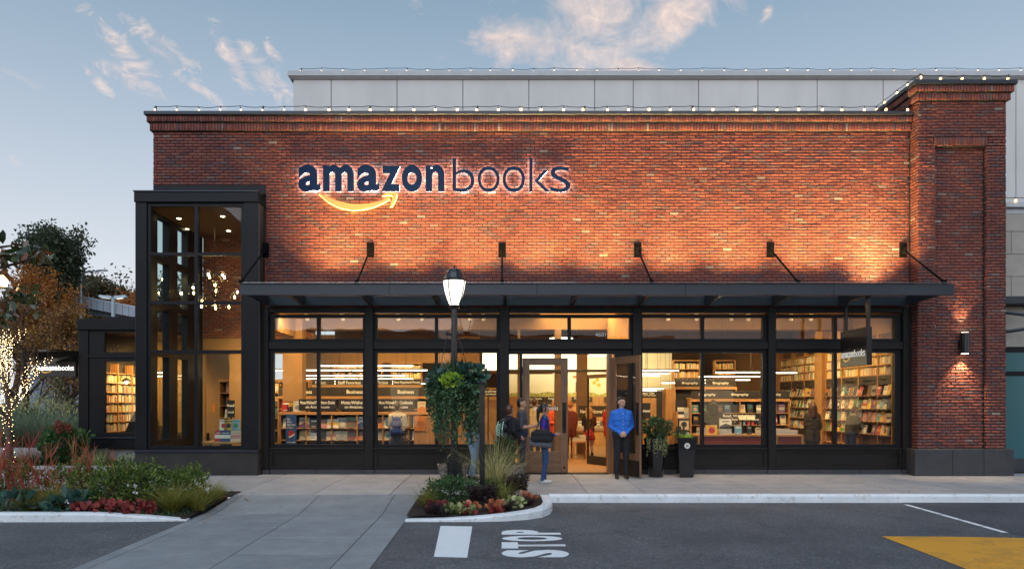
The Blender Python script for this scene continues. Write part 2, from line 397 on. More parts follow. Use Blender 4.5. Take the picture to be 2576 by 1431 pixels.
# sidewalk: bedding with slabs on it, joints left open
structure('sidewalk', MB().add([(-30,1.0,-.03),(-30,-3.3,gz(-3.3,-.06)),(-4.9,-3.3,gz(-3.3,-.06)),(14,-3.3,gz(-3.3,-.06)),(14,1.0,-.03)], [(0,1,2,3,4)]), M_JOINT, 'pale concrete sidewalk along the shop front')
SW = bpy.data.objects['sidewalk']
def slab(name, x0, x1, y0, y1, zf, m, parent, th=.07, gap=.006):
    x0 += gap; x1 -= gap; y0 += gap; y1 -= gap; c = .006
    vs = [(x0,y0,zf(y0)-th),(x1,y0,zf(y0)-th),(x1,y1,zf(y1)-th),(x0,y1,zf(y1)-th),
          (x0,y0,zf(y0)-c),(x1,y0,zf(y0)-c),(x1,y1,zf(y1)-c),(x0,y1,zf(y1)-c),
          (x0+c,y0+c,zf(y0)),(x1-c,y0+c,zf(y0)),(x1-c,y1-c,zf(y1)),(x0+c,y1-c,zf(y1))]
    fs = [(0,1,5,4),(1,2,6,5),(2,3,7,6),(3,0,4,7),(4,5,9,8),(5,6,10,9),(6,7,11,10),(7,4,8,11),(8,9,10,11)]
    return MB().add(vs, fs).build(name, m, parent)
xs = [-4.90, -3.46, -2.06, -.86, .40, 1.60, 2.68, 3.86, 5.06, 6.26, 7.46, 8.66, 9.86, 11.06, 12.26, 13.9]
for i, (a, b) in enumerate(zip(xs[:-1], xs[1:])):
    for y0, y1 in ((-1.75, .16), (-3.36, -1.75)):
        slab('paving_slab', a, b, y0, y1, gz, M_WALK, SW)
for a, b in zip([-19, -16.5, -14, -11.5, -9.6, -8.1, -6.5], [-16.5, -14, -11.5, -9.6, -8.1, -6.5, -4.9]):
    slab('paving_slab', a, b, -1.2, .9 if b < -8 else -.1, gz, M_WALK, SW)
    slab('paving_slab', a, b, -2.9, -1.2, gz, M_WALK, SW)
# crossing: ramp down to the road between the planted beds
def cz(y):
    t = min(1, max(0, (-3.36-y)/1.4)); return gz(y, RD*t+.008*t)
cr = structure('crossing', strip(MB(), -4.88, -1.5, [-14, -8, -4.76, -4.2, -3.4], lambda y: cz(y)-.004), M_JOINT, 'blue grey concrete crossing from the sidewalk over the drive')
cxs = [-4.9, -4.72, -3.33, -1.96, -1.5]; cys = [-3.38, -4.76, -5.45, -6.7, -7.75, -8.9, -10.1, -11.3]
for a, b in zip(cxs[:-1], cxs[1:]):
    for y1, y0 in zip(cys[:-1], cys[1:]):
        slab('paving_slab', a, b, y0, y1, cz, M_CROSS, cr, th=.03, gap=.004)
# curbs: swept profile
def curb(name, path, hts, w=.16, inner=1, label=None):
    mb = MB(); n = len(path); rings = []
    for i, p in enumerate(path):
        a = Vector(path[max(i-1,0)]); b = Vector(path[min(i+1,n-1)]); d = (b-a).normalized(); nn = Vector((-d.y, d.x))*inner
        o = Vector(p); q = o+nn*w; zb = gz(p[1], RD)-.05; zt = gz(p[1], RD)+hts[i]; c = .03
        c = min(c, hts[i]*.4)
        rings.append([(o.x,o.y,zb), (o.x,o.y,zt-c), (o.x+nn.x*c*.7,o.y+nn.y*c*.7,zt), (q.x,q.y,zt+.002), (q.x,q.y,zb)])
    b0 = 0
    for r in rings: mb.v += r
    for i in range(n-1):
        for k in range(4):
            f = (i*5+k, (i+1)*5+k, (i+1)*5+k+1, i*5+k+1); mb.face(f if inner > 0 else f[::-1])
    mb.face(range(5)); mb.face([(n-1)*5+k for k in (4,3,2,1,0)])
    o = mb.build(name, M_CURB); o['kind'] = 'structure'
    if label: o['label'] = label
    return o
curb('curb', [(.86+.9*i if i else .86, -3.5) for i in range(16)], [.145]*16, label='straight white painted curb along the sidewalk')
arc = [(-1.5, -5.47), (-.9, -5.47), (-.3, -5.46), (.1, -5.40), (.42, -5.27), (.66, -5.05), (.80, -4.75), (.86, -4.4), (.87, -4.0), (.86, -3.66), (.86, -3.5)]
curb('island_curb', arc, [.03, .045, .08, .11, .13, .14, .145, .145, .145, .145, .145], inner=1, label='rounded white painted curb round the lamp post bed')
curb('bed_curb', [(-19, -5.5), (-14,-5.5), (-9,-5.5), (-6.3, -5.48), (-5.5, -5.44), (-4.92, -5.40)], [.14, .14, .14, .135, .08, .02], label='worn white curb in front of the planted bed')
# planted beds
isl = MB(); pts = [(-1.5,-5.33),(-.3,-5.32),(.08,-5.26),(.34,-5.14),(.55,-4.95),(.66,-4.72),(.71,-4.4),(.71,-3.4),(-1.5,-3.4)]
isl.add([(x,y,gz(y,RD)+.07+.03*(y+5.4)) for x,y in pts], [tuple(range(len(pts)))])
structure('lamp_bed', isl, M_SOIL, 'dark soil bed round the lamp post')
structure('planted_bed', MB().add([(-19,-5.36,gz(-5.36,RD)+.09),(-4.95,-5.36,gz(-5.36,RD)+.03),(-4.95,-2.9,gz(-2.9)+.0),(-19,-2.9,gz(-2.9)+.01)], [(0,1,2,3)]), M_SOIL, 'dark soil bed beside the crossing')
# edge kerb behind the walkway
structure('edge_kerb', MB().box(-19,-8.3,.92,1.06,-.05,.10), M_CONC, 'low pale kerb at the back of the walkway')
# painted markings
def paint(name, base, wear, fine=16.0):
    m = bpy.data.materials.new(name); m.use_nodes = True; nt = m.node_tree; n = N(nt); p = nt.nodes['Principled BSDF']; g = n('ShaderNodeNewGeometry')
    a = n('ShaderNodeTexNoise', inp={'Vector': g.outputs['Position'], 'Scale': fine, 'Detail': 8.0, 'Roughness': .8})
    b = n('ShaderNodeTexNoise', inp={'Vector': g.outputs['Position'], 'Scale': 1.6, 'Detail': 3.0})
    f = n.m('MULTIPLY', n.m('SUBTRACT', n.m('ADD', a.outputs[0], n.m('MULTIPLY', n.m('SUBTRACT', b.outputs[0], .5), .5)), wear, clamp=True), 8.0, clamp=True)
    if name == 'yellow_paint':
        vo = n('ShaderNodeTexVoronoi', feature='DISTANCE_TO_EDGE', inp={'Vector': n.vm('ADD', g.outputs['Position'], n.vm('SCALE', a.outputs['Color']).outputs[0]).outputs[0], 'Scale': 2.6})
        crk = n.m('MULTIPLY', n.m('LESS_THAN', vo.outputs['Distance'], .018), n.m('GREATER_THAN', b.outputs[0], .46))
        f = n.m('MAXIMUM', f, crk)
    c = n.mix(f, n.mix(n.m('MULTIPLY', b.outputs[0], .4), base, tuple(x*.72 for x in base)), (.07,.066,.065))
    n.link(c, p.inputs['Base Color']); p.inputs['Roughness'].default_value = .75
    bn = n('ShaderNodeBump', inp={'Height': a.outputs[0], 'Strength': .3, 'Distance': .006}); n.link(bn.outputs[0], p.inputs['Normal'])
    return m
M_PAINT = paint('road_paint', (.92,.92,.91), .655); M_YEL = paint('yellow_paint', (.80,.36,.03), .66)
def flat(poly, h=.004): return [(x, y, gz(y, RD)+h) for x, y in poly]
sb = [(-.92,-5.82),(-.44,-5.86),(-.42,-7.95),(-.83,-7.90)]
structure('crossing_bar', MB().add(flat(sb[::-1]), [(0,1,2,3)]), M_PAINT, 'wide white bar painted on the asphalt')
ln = MB()
for k in range(5):
    y1 = -3.75-.53*k; ln.add(flat([(7.16,y1),(7.16,y1-.50),(7.25,y1-.50),(7.25,y1)], .008), [(0,1,2,3)])
structure('parking_line', ln, M_PAINT, 'thin broken white parking bay line')
yb = MB(); nx, ny = 8, 10
for i in range(nx+1):
    for j in range(ny+1):
        x = 5.3+3.4*i/nx; yt = -6.62+.09*math.sin(math.pi*min(1,i/nx*1.3))-.06*i; y = -10.5+(yt+10.5)*j/ny
        s = j/ny; yb.v.append((x, y, gz(y, RD)+.005+.06*math.sin(math.pi*min(1, max(0, (y+10.4)/3.8)))*min(1, i*.6)))
for i in range(nx):
    for j in range(ny): a = i*(ny+1)+j; yb.face((a, a+ny+1, a+ny+2, a+1))
structure('speed_bump', yb, M_YEL, 'cracked yellow painted speed bump')
# ------------------------------------------------------------------ lettering helper
def text_mesh(txt, bold=0.0, extrude=0.0, spacing=1.0, res=4):
    cu = bpy.data.curves.new('lettering', 'FONT'); cu.body = txt; cu.size = 1.0; cu.offset = bold; cu.extrude = extrude
    cu.resolution_u = res; cu.space_character = spacing
    o = bpy.data.objects.new('lettering', cu); COL.objects.link(o)
    me = bpy.data.meshes.new_from_object(o)
    bpy.data.objects.remove(o); bpy.data.curves.remove(cu); return me
def fit(me, x0, x1, z0, z1, y=0.0, ydepth=None, plane='xz'):
    n = len(me.vertices); co = np.empty(n*3, np.float32); me.vertices.foreach_get('co', co); co = co.reshape(-1, 3)
    lo = co.min(0); hi = co.max(0); s = np.maximum(hi-lo, 1e-6)
    a = x0+(co[:,0]-lo[0])/s[0]*(x1-x0); b = z0+(co[:,1]-lo[1])/s[1]*(z1-z0)
    d = co[:,2] if ydepth is None else (co[:,2]-lo[2])/s[2]*ydepth
    if plane == 'xz': out = np.stack([a, y-d, b], 1)
    else: out = np.stack([a, b, y+d], 1)
    me.vertices.foreach_set('co', out.astype(np.float32).ravel()); me.update(); return me
def put_text(name, txt, x0, x1, z0, z1, y, mat, parent=None, bold=0.0, ext=.002):
    me = fit(text_mesh(txt, bold, ext), x0, x1, z0, z1, y); me.materials.append(mat); me.name = name
    return link(bpy.data.objects.new(name, me), parent)
# STOP on the asphalt: reads along +y, tops towards -x
stop = bpy.data.objects.new('stop_marking', None); link(stop); stop['kind'] = 'structure'; stop['label'] = 'tall white STOP lettering painted on the asphalt'
for ch, y0, y1 in (('S', -7.93, -7.50), ('T', -7.42, -7.02), ('O', -6.96, -6.58), ('P', -6.50, -6.14)):
    me = text_mesh(ch, .058, 0.0)
    n = len(me.vertices); co = np.empty(n*3, np.float32); me.vertices.foreach_get('co', co); co = co.reshape(-1,3); lo = co.min(0); hi = co.max(0)
    yy = y0+(co[:,0]-lo[0])/(hi[0]-lo[0])*(y1-y0); xx = .84-(co[:,1]-lo[1])/(hi[1]-lo[1])*.84
    me.vertices.foreach_set('co', np.stack([xx, yy, RD+SLOPE*yy+.004], 1).astype(np.float32).ravel()); me.update(); me.materials.append(M_PAINT)
    link(bpy.data.objects.new('letter', me), stop)
# ================================================================== the brick shop building
shop = thing('bookstore_building', 'red brick shop building with dark steel storefront, corner glass tower and corner pier', 'building')
CAMP = np.array([0, CAMY, CAMZ])
rs = np.random.RandomState(3)
def courses(a0, a1, z0, z1, bl=.2032, bh=.0677, j=.0165, phase=0):
    out = []; n = int(round((z1-z0)/bh)); bh = (z1-z0)/n
    for i in range(n):
        off = (.5*bl if (i+phase) % 2 else 0)+rs.uniform(-.012, .012); x = a0-off
        while x < a1-.01:
            xa, xb = max(x, a0), min(x+bl, a1)
            if xb-xa > .04: out.append((xa+j/2, xb-j/2, z0+i*bh+j/2, z0+(i+1)*bh-j/2))
            x += bl
    return out
def soldiers(a0, a1, z0, z1, bw=.0677, j=.013):
    n = int(round((a1-a0)/bw)); bw = (a1-a0)/n
    return [(a0+i*bw+j/2, a0+(i+1)*bw-j/2, z0+j/2, z1-j/2) for i in range(n)]
def brick_np(a0, a1, z0, z1, d=.03, c=.006, jit=1.0):
    # local brick, front towards -y at y = 0
    q = np.array([(a0,z0),(a1,z0),(a1,z1),(a0,z1)]); ins = np.array([(c,c),(-c,c),(-c,-c),(c,-c)])
    back = np.column_stack([q[:,0], np.full(4, d), q[:,1]])
    mid = np.column_stack([q[:,0], np.full(4, c*.9), q[:,1]])
    fr = q+ins; p = rs.uniform(-.003, .003, 4)*jit; front = np.column_stack([fr[:,0], p, fr[:,1]])
    mid[:,[0,2]] += rs.uniform(-.0022, .0022, (4,2))*jit; front[:,[0,2]] += rs.uniform(-.0028, .0028, (4,2))*jit
    off = rs.uniform(-.005, .004)*jit; mid[:,1] += off; front[:,1] += off
    return np.vstack([back, mid, front])
BF = np.array([(8,9,10,11),(4,5,9,8),(5,6,10,9),(6,7,11,10),(7,4,8,11),(0,1,5,4),(1,2,6,5),(2,3,7,6),(3,0,4,7)])
def xf_front(y): return lambda V: V+np.array([0, y, 0])
def xf_side(x):  # face towards -x; local a runs along -y
    return lambda V: np.column_stack([V[:,1]+x, -V[:,0], V[:,2]])
def laid(parent, groups, keep=300, prefer=None):
    items = []
    for rects, xf in groups:
        for r in rects: items.append((r, xf))
    cen = np.array([xf(np.array([[(r[0]+r[1])/2, 0, (r[2]+r[3])/2]]))[0] for r, xf in items])
    area = np.array([(r[1]-r[0])*(r[3]-r[2]) for r, xf in items])
    dist = np.linalg.norm(cen-CAMP, axis=1)
    score = area/dist**2
    if prefer is not None: score = score*prefer(cen)
    full = set(np.argsort(-score)[:keep].tolist())
    Vs, Fs, rn, k = [], [], [], 0
    variants = {}
    for i, (r, xf) in enumerate(items):
        rv = rs.rand()
        if i in full:
            wkey = (round(r[1]-r[0], 3), round(r[3]-r[2], 3), id(xf) if False else 0, rs.randint(14))
            side = xf(np.array([[0,0,0],[1.,0,0]])); ax = 0 if abs(side[1,0]-side[0,0]) > .5 else 1
            wkey = wkey+(ax,)
            if wkey not in variants:
                hw, hh = wkey[0]/2, wkey[1]/2
                V = brick_np(-hw, hw, -hh, hh)
                if ax == 1: V = np.column_stack([V[:,1], -V[:,0], V[:,2]])
                me = bpy.data.meshes.new('brick'); me.from_pydata(V.tolist(), [], BF.tolist()); me.materials.append(M_BRICK)
                at = me.attributes.new('rnd', 'FLOAT', 'FACE'); at.data.foreach_set('value', [rv]*9); variants[wkey] = me
            link(bpy.data.objects.new('brick', variants[wkey]), parent, tuple(cen[i]))
        else:
            V = xf(brick_np(*r)); Vs.append(V); Fs.append(BF+k); rn += [rv]*9; k += 12
    o = wall_from_np('brickwork', np.vstack(Vs), np.vstack(Fs), np.array(rn), M_BRICK, parent); o['kind'] = 'stuff'
    return o
WL, WR = -7.98, 9.30
wall = MB()
wall.box(WL+.012, WR+.2, .017, .45, 6.60, 8.14).box(-5.38, WR+.2, .017, .45, 3.78, 6.595)
wall.cm = 0
wall_o = wall.build('brick_wall', M_MORTAR, shop)
TX = -5.38   # right edge of the corner tower
g1 = courses(WL, WR+.03, 6.60, 7.81)
g2 = courses(TX-.02, WR+.03, 3.80, 6.60, phase=0)
s2 = soldiers(WL-.05, WR+.03, 7.815, 8.0); s1 = soldiers(WL-.10, WR+.03, 8.012, 8.142)
wall_body2 = MB().box(WL-.045, WR+.2, -.045, .4, 7.82, 8.0).box(WL-.095, WR+.2, -.097, .4, 8.008, 8.15).build('cornice_core', M_MORTAR, wall_o)
laid(wall_o, [(g1, xf_front(0)), (g2, xf_front(0)), (s2, xf_front(-.06)), (s1, xf_front(-.11))], 300, lambda c: np.where((c[:,2] < 7.8), 1.0, .2))
MB().cbox(WL-.14, WR+.02, -.16, .45, 8.15, 8.235, .012).build('coping', M_COPING, wall_o)
MB().box(-7.97, TX+.02, .006, .30, 6.40, 6.597).build('flashing', M_STEEL, wall_o)
# side return of the wall, towards the wing
MB().box(WL+.014, WL+.4, .46, 3.3, 6.61, 8.14).build('side_wall', M_MORTAR, wall_o)
# ------------------------------------------------------------------ corner pier
PL, PR, PF = 9.34, 11.33, -.32
QL, QR, QF = 9.735, 10.885, -.215
pier = MB().box(PL+.012, PR-.012, QF+.017, 1.45, .58, 8.70).box(PL+.012, QL-.012, PF+.017, .0, .58, 7.6).box(QR+.012, PR-.012, PF+.017, .0, .58, 7.6).box(PL+.012, PR-.012, PF+.017, .0, 7.37, 8.70)
pier_o = pier.build('brick_pier', M_MORTAR, shop)
pg = [(courses(PL, QL, .60, 7.38), xf_front(PF)), (courses(QR, PR, .60, 7.38), xf_front(PF)), (courses(QL, QR, .60, 7.38, phase=1), xf_front(QF)),
      (soldiers(QL-.03, QR+.03, 7.385, 7.575), xf_front(PF-.004)), (courses(PL, PR, 7.585, 8.38), xf_front(PF)),
      (courses(PL, QL-.03, 7.385, 7.58), xf_front(PF)), (courses(QR+.03, PR, 7.385, 7.58), xf_front(PF)),
      (soldiers(PL-.06, PR+.06, 8.385, 8.55), xf_front(PF-.06)), (soldiers(PL-.11, PR+.11, 8.56, 8.705), xf_front(PF-.11)),
      (courses(0.0, -PF, .60, 8.20), xf_side(PL)), (courses(-1.45, -PF, 8.20, 8.38), xf_side(PL)),
      (soldiers(-1.45, -PF+.05, 8.385, 8.55), xf_side(PL-.06)), (soldiers(-1.45, -PF+.10, 8.56, 8.705), xf_side(PL-.11)),
      (courses(-QF, -PF, .60, 7.38), xf_side(QR))]
laid(pier_o, pg, 300, lambda c: np.where(c[:,2] < 7.3, 1.0, .3))
MB().box(PL-.045, PR+.045, PF-.045, 1.4, 8.39, 8.552).box(PL-.095, PR+.095, PF-.095, 1.4, 8.556, 8.71).build('cornice_core', M_MORTAR, pier_o)
MB().cbox(PL-.15, PR+.15, PF-.16, 1.5, 8.71, 8.81, .012).build('coping', M_COPING, pier_o)
M_STONE = PM('dark_base_stone', (.045,.043,.046), .6, var=.25, vscale=5, bump=.2, bscale=70)
for a, b in ((PL-.12, PL+.72), (PL+.724, PL+1.42), (PL+1.424, PR+.10)):
    MB().cbox(a, b, PF-.10, PF+.35, -.06, .595, .012).build('base_stone', M_STONE, pier_o)
MB().cbox(PL-.12, PL+.3, PF+.36, .3, -.06, .594, .01).build('base_stone', M_STONE, pier_o)
# ------------------------------------------------------------------ storefront (frames, columns, panes)
store = bpy.data.objects.new('storefront', None); link(store, shop)
YF = .02
def U(u): return X(u, .05)
def V(v): return Z(v, .05)
def part(name, mb, m, parent=store): return mb.build(name, m, parent)
for a, b in ((661, 679), (919, 941), (1256.5, 1281), (1589.5, 1612.5), (1929, 1948.5), (2266, 2288)):
    part('column', MB().cbox(U(a), U(b), -.06, .22, .10, 3.80, .012), M_STEELW)
    part('column_foot', MB().cbox(U(a)-.02, U(b)+.02, -.08, .22, -.05, .10, .008), M_STONE)
for a, b in ((679, 919), (941, 1256.5), (1281, 1589.5), (1612.5, 1929), (1948.5, 2266)):
    part('head_beam', MB().cbox(U(a)+.001, U(b)-.001, -.03, .2, V(787), 3.80, .01), M_STEELW)
    part('middle_beam', MB().cbox(U(a)+.001, U(b)-.001, -.045, .2, V(879), V(860), .01), M_STEELW)
def window(u0, u1, v0, v1, panes, fw=8.5):
    # frame with openings and panes
    f = MB(); x0, x1, z0, z1 = U(u0), U(u1), V(v1), V(v0)
    px = [(U(a), U(b)) for a, b in panes]; pz0, pz1 = z0+.075, z1-.075
    f.box(x0, x1, .03, .15, z0, pz0).box(x0, x1, .03, .15, pz1, z1)
    edges = [x0]+[t for p in px for t in p]+[x1]
    for a, b in zip(edges[0::2], edges[1::2]):
        if b-a > .004: f.box(a, b, .03, .15, pz0, pz1)
    fo = part('window_frame', f, M_STEEL)
    for a, b in px: part('pane', MB().box(a-.004, b+.004, .10, .112, pz0-.004, pz1+.004), M_GLASS, fo)
    return fo
BAYS = [((679, 919), [(689, 797), (805, 913)]), ((941, 1256.5), [(949, 1094), (1102, 1249)]), ((1281, 1589.5), [(1282, 1428), (1436.5, 1583)]),
        ((1612.5, 1929), [(1616, 1763), (1771, 1918)]), ((1948.5, 2266), [(1951, 2097), (2105, 2250)])]
for (a, b), p in BAYS:
    window(a, b, 791, 860.5, p)
for i, ((a, b), p) in enumerate(BAYS):
    if i == 2: continue
    window(a, b, 879, 1125, p)
    x0, x1 = U(a)+.002, U(b)-.002
    part('sill', MB().cbox(x0, x1, -.05, .2, V(1130), V(1125.2), .006), M_STEELW)
    part('base_panel', MB().box(x0, x1, .02, .2, .10, V(1130.3)).box(x0, x1, -.015, .018, V(1137), V(1130.4)).box(x0, x1, -.015, .018, .105, V(1171)).box(x0, U(a+9), -.015, .018, V(1171.2), V(1137.2)).box(U(b-9), x1, -.015, .018, V(1171.2), V(1137.2)), M_STEELW)
    n = 2 if i < 4 else 3
    for k in range(n):
        xa, xb = x0+.02+(x1-x0-.04)*k/n, x0+.02+(x1-x0-.04)*(k+1)/n
        part('base_stone', MB().cbox(xa+.002, xb-.002, -.05, .2, -.05, .099, .008), M_STONE)
put_text('street_number', '4601', U(1498), U(1525), V(846), V(836), .095, M_LETTER, store)
# door bay ------------------------------------------------------------
part('door_head', MB().box(U(1281.2), U(1589.3), .03, .2, V(890), V(879.4)), M_STEEL)
part('jamb', MB().box(U(1307), U(1314), .0, .2, 0, V(890.2)), M_STEEL)
part('side_light', MB().box(U(1281.2), U(1307), .08, .09, .12, V(890.2)), M_GLASS)
part('side_panel', MB().box(U(1281.2), U(1307), .02, .16, 0, .11), M_STEELW)
part('jamb', MB().box(U(1530), U(1538), .0, .35, 0.0, V(890.2)), M_DOOR)
part('jamb', MB().box(U(1546), U(1589.3), .02, .2, 0.0, V(890.2)), M_STEELW)
part('threshold', MB().box(U(1314), U(1530), -.05, .25, -.03, .018), M_STEEL)
def door(root_loc, rz, label, wid, hgt=2.64, flip=1):
    d = bpy.data.objects.new('door', None); link(d, shop, root_loc, (0,0,rz)); d['label'] = label
    s, t = .165, .045
    def dp(name, mb, m): return mb.build(name, m, d)
    # x from 0 (hinge) to wid, glass in the upper part
    fx = [(0, s), (wid-s, wid)]
    dp('stile', MB().cbox(0, s, -t/2, t/2, .01, hgt, .006), M_DOOR); dp('stile', MB().cbox(wid-s, wid, -t/2, t/2, .01, hgt, .006), M_DOOR)
    dp('top_rail', MB().cbox(s+.001, wid-s-.001, -t/2, t/2, hgt-.16, hgt, .006), M_DOORH)
    dp('bottom_panel', MB().cbox(s+.001, wid-s-.001, -t/2+.004, t/2-.004, .01, .50, .006), M_DOORH)
    dp('pane', MB().box(s-.002, wid-s+.002, -.006, .006, .50, hgt-.158), M_GLASS)
    hx = wid-s*.5 if flip else s*.5
    dp('handle_plate', MB().cbox(hx-.045, hx+.045, -t/2-.012, -t/2, .92, 1.62, .004), M_BRONZE)
    dp('handle', MB().tube([(hx,-t/2-.012,1.06),(hx,-t/2-.075,1.09),(hx,-t/2-.075,1.45),(hx,-t/2-.012,1.48)], .012), M_BRONZE)
    dp('lock', MB().tube([(hx,-t/2-.001,.13),(hx,-t/2-.014,.13)], .03, 12), M_BRONZE)
    return d
M_DOORH = wood('door_wood_panel', (.185,.098,.052), (.7,11,11), .45)
M_BRONZE = PM('dark_bronze', (.035,.028,.024), .4, metal=.6, var=.3)
door((U(1314)+.005, .10, .012), 0, 'closed wooden glazed entrance door leaf', U(1429.5)-U(1314)-.01)
for z in (.35, 1.35, 2.3):
    part('hinge', MB().tube([(U(1313.5), -.01, z), (U(1313.5), -.01, z+.14)], .012), M_BRONZE)
dl = door((2.52, -.03, .012), math.atan2(-1.0, .47), 'wooden glazed entrance door leaf standing open', 1.10)
MB().box(.10, 1.09, -.03, -.024, .02, .36).build('kick_plate', M_BRONZE, dl)
# ------------------------------------------------------------------ corner glass tower
tow = bpy.data.objects.new('glass_tower', None); link(tow, shop)
TY = -.28
def TXu(u): return X(u, TY)
def TZ(v): return Z(v, TY)
xl, xr = TXu(340), TXu(649.5)
cols = [(377, 487), (495.5, 605)]; rows = [(518, 634), (641.5, 757), (764.7, 880), (888.7, 1121)]
part('corner_post', MB().cbox(xl, TXu(369), TY, TY+.42, TZ(1131), TZ(509.5), .008), M_STEEL, tow)
part('corner_post', MB().cbox(TXu(612.5), xr, TY, TY+.5, TZ(1131), TZ(509.5), .008), M_STEEL, tow)
part('cap', MB().cbox(TXu(338), TXu(651), TY-.03, 3.0, TZ(509), TZ(484), .012), M_STEEL, tow)
part('cap_flashing', MB().cbox(TXu(337), TXu(652), TY-.05, 3.0, TZ(483.8), TZ(480), .005), M_COPING, tow)
part('ledge', MB().cbox(TXu(339), TXu(652), TY-.05, TY+.5, TZ(1137), TZ(1131.2), .006), M_COPING, tow)
part('base', MB().cbox(xl, xr, TY-.02, TY+.5, -.06, TZ(1137.2), .006), PM('mottled_brown_steel', (.022,.018,.016), .5, var=.7, vscale=1.6, bump=.1, bscale=9), tow)  # browner and more mottled than the frame steel
part('side_plate', MB().box(xr, xr+.02, TY+.02, 0.01, .0, TZ(512)), PM('steel_brown_reflection', (.06,.045,.04), .35, var=.3), tow)  # brown reflection on this side face is put into the steel's base colour
fr = MB(); x0, x1 = TXu(369)+.001, TXu(612.5)-.001
fx = [x0, TXu(377), TXu(487), TXu(495.5), TXu(605), x1]
for a, b in ((0,1),(2,3),(4,5)): fr.box(fx[a], fx[b], TY+.04, TY+.16, TZ(1131), TZ(509.2))
zs = [TZ(1131), TZ(1121), TZ(888.7), TZ(880), TZ(764.7), TZ(757), TZ(641.5), TZ(634), TZ(518), TZ(509.2)]
for a, b in ((0,1),(2,3),(4,5),(6,7),(8,9)):
    for c in ((1,2),(3,4)): fr.box(fx[c[0]]+.0005, fx[c[1]]-.0005, TY+.045, TY+.155, zs[a], zs[b])
fro = part('mullion_frame', fr, M_STEEL, tow)
M_GLASST = glass_mat('tower_glass', tint=(.88,.94,.93), extra=.0)
for c in cols:
    for r in rows: MB().box(TXu(c[0])-.004, TXu(c[1])+.004, TY+.10, TY+.112, TZ(r[1])-.004, TZ(r[0])+.004).build('pane', M_GLASST, fro)
# inside of the tower: glazed west side, brick back wall, lintel
lx = xl+.02
lw = MB(); zt = 5.98
ylist = [(.14, .42), (1.02, 1.50), (2.1, 3.05)]
for a, b in ylist: lw.box(lx, lx+.16, a, b, .6, 6.12)
lw.box(lx, lx+.16, .42, 1.02, zt, 6.12).box(lx, lx+.16, 1.5, 2.1, zt, 6.12)
for zz in (4.95, 3.85, 2.72, .6): 
    for a, b in ((.42, 1.02), (1.5, 2.1)): lw.box(lx, lx+.16, a+.0005, b-.0005, zz, zz+.14)
part('west_frame', lw, M_STEEL, tow)
for a, b in ((.42, 1.02), (1.5, 2.1)): part('pane', MB().box(lx+.07, lx+.08, a, b, .7, zt), M_GLASST, tow)
part('west_knee_wall', MB().box(lx, lx+.16, .14, 3.05, -.05, .598), M_STEEL, tow)
bw = MB().box(lx+.17, TX+.3, 3.06, 3.3, 2.95, 6.12); part('back_wall', bw, M_TAN, tow)
bb = courses(lx+.17, TX+.3, 3.35, 6.1); Vs=[]; Fs=[]; rn=[]
for k, r in enumerate(bb): Vs.append(brick_np(*r)+np.array([0,3.035,0])); Fs.append(BF+12*k); rn += [rs.rand()]*9
o = wall_from_np('brickwork', np.vstack(Vs), np.vstack(Fs), np.array(rn), M_BRICK, tow); o['kind'] = 'stuff'
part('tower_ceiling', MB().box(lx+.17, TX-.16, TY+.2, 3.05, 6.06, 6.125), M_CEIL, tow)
# ------------------------------------------------------------------ west wing (set back)
wing = bpy.data.objects.new('side_wing', None); link(wing, shop)
WY = 3.4
def WX(u): return X(u, WY)
def WZ(v): return Z(v, WY)
wl, wr = WX(197), WX(345)+.4
part('cap', MB().cbox(WX(195), wr, WY-.05, 8.0, WZ(830), WZ(802), .01), M_STEEL, wing)
part('upper_cap', MB().cbox(WX(238), wr, WY+.6, 8.0, WZ(801), WZ(790), .01), M_STEEL, wing)
part('corner_post', MB().cbox(wl, WX(222), WY, WY+.4, WZ(1099), WZ(830.3), .008), M_STEEL, wing)
part('middle_beam', MB().cbox(WX(222.3), wr, WY, WY+.2, WZ(900), WZ(890), .006), M_STEEL, wing)
part('ledge', MB().cbox(WX(193), wr, WY-.05, WY+.4, WZ(1103), WZ(1099.2), .005), M_COPING, wing)
part('base', MB().cbox(WX(195), wr, WY-.02, 8.0, WZ(1127), WZ(1103.2), .006), M_STEEL, wing)
part('foundation', MB().box(WX(268), wr, WY+.15, 7.5, -.06, WZ(1127.2)), M_CONC, wing)
wf = MB()
for a, b, c, d in ((222.3,345,830.5,836),(222.3,345,885,889.8),(222.3,234,836.1,884.9),(222.3,345,900.2,909),(222.3,345,1088,1099),(222.3,234,909.1,1087.9)):
    wf.box(WX(a), WX(b)+.3, WY+.03, WY+.14, WZ(d), WZ(c))
wfo = part('window_frame', wf, M_STEEL, wing)
MB().box(WX(233), wr, WY+.09, WY+.10, WZ(885.4), WZ(835.6)).build('pane', M_GLASS, wfo)
MB().box(WX(233), wr, WY+.09, WY+.10, WZ(1088.4), WZ(908.6)).build('pane', M_GLASS, wfo)
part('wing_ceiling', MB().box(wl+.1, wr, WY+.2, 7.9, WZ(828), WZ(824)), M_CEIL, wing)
# west side of the wing: posts with openings
ws = MB()
for a, b in ((WY+.41, WY+.9), (WY+1.9, WY+2.3), (WY+3.4, WY+4.4)): ws.box(wl+.02, wl+.18, a, b, WZ(1099), WZ(830.5))
ws.box(wl+.02, wl+.18, WY+.9, WY+1.9, 2.75, WZ(830.5)).box(wl+.02, wl+.18, WY+2.3, WY+3.4, 2.75, WZ(830.5)).box(wl+.02, wl+.18, WY+.9, WY+1.9, .5, 2.749).box(wl+.02, wl+.18, WY+2.3, WY+3.4, .5, 2.749)
part('west_frame', ws, M_STEEL, wing)
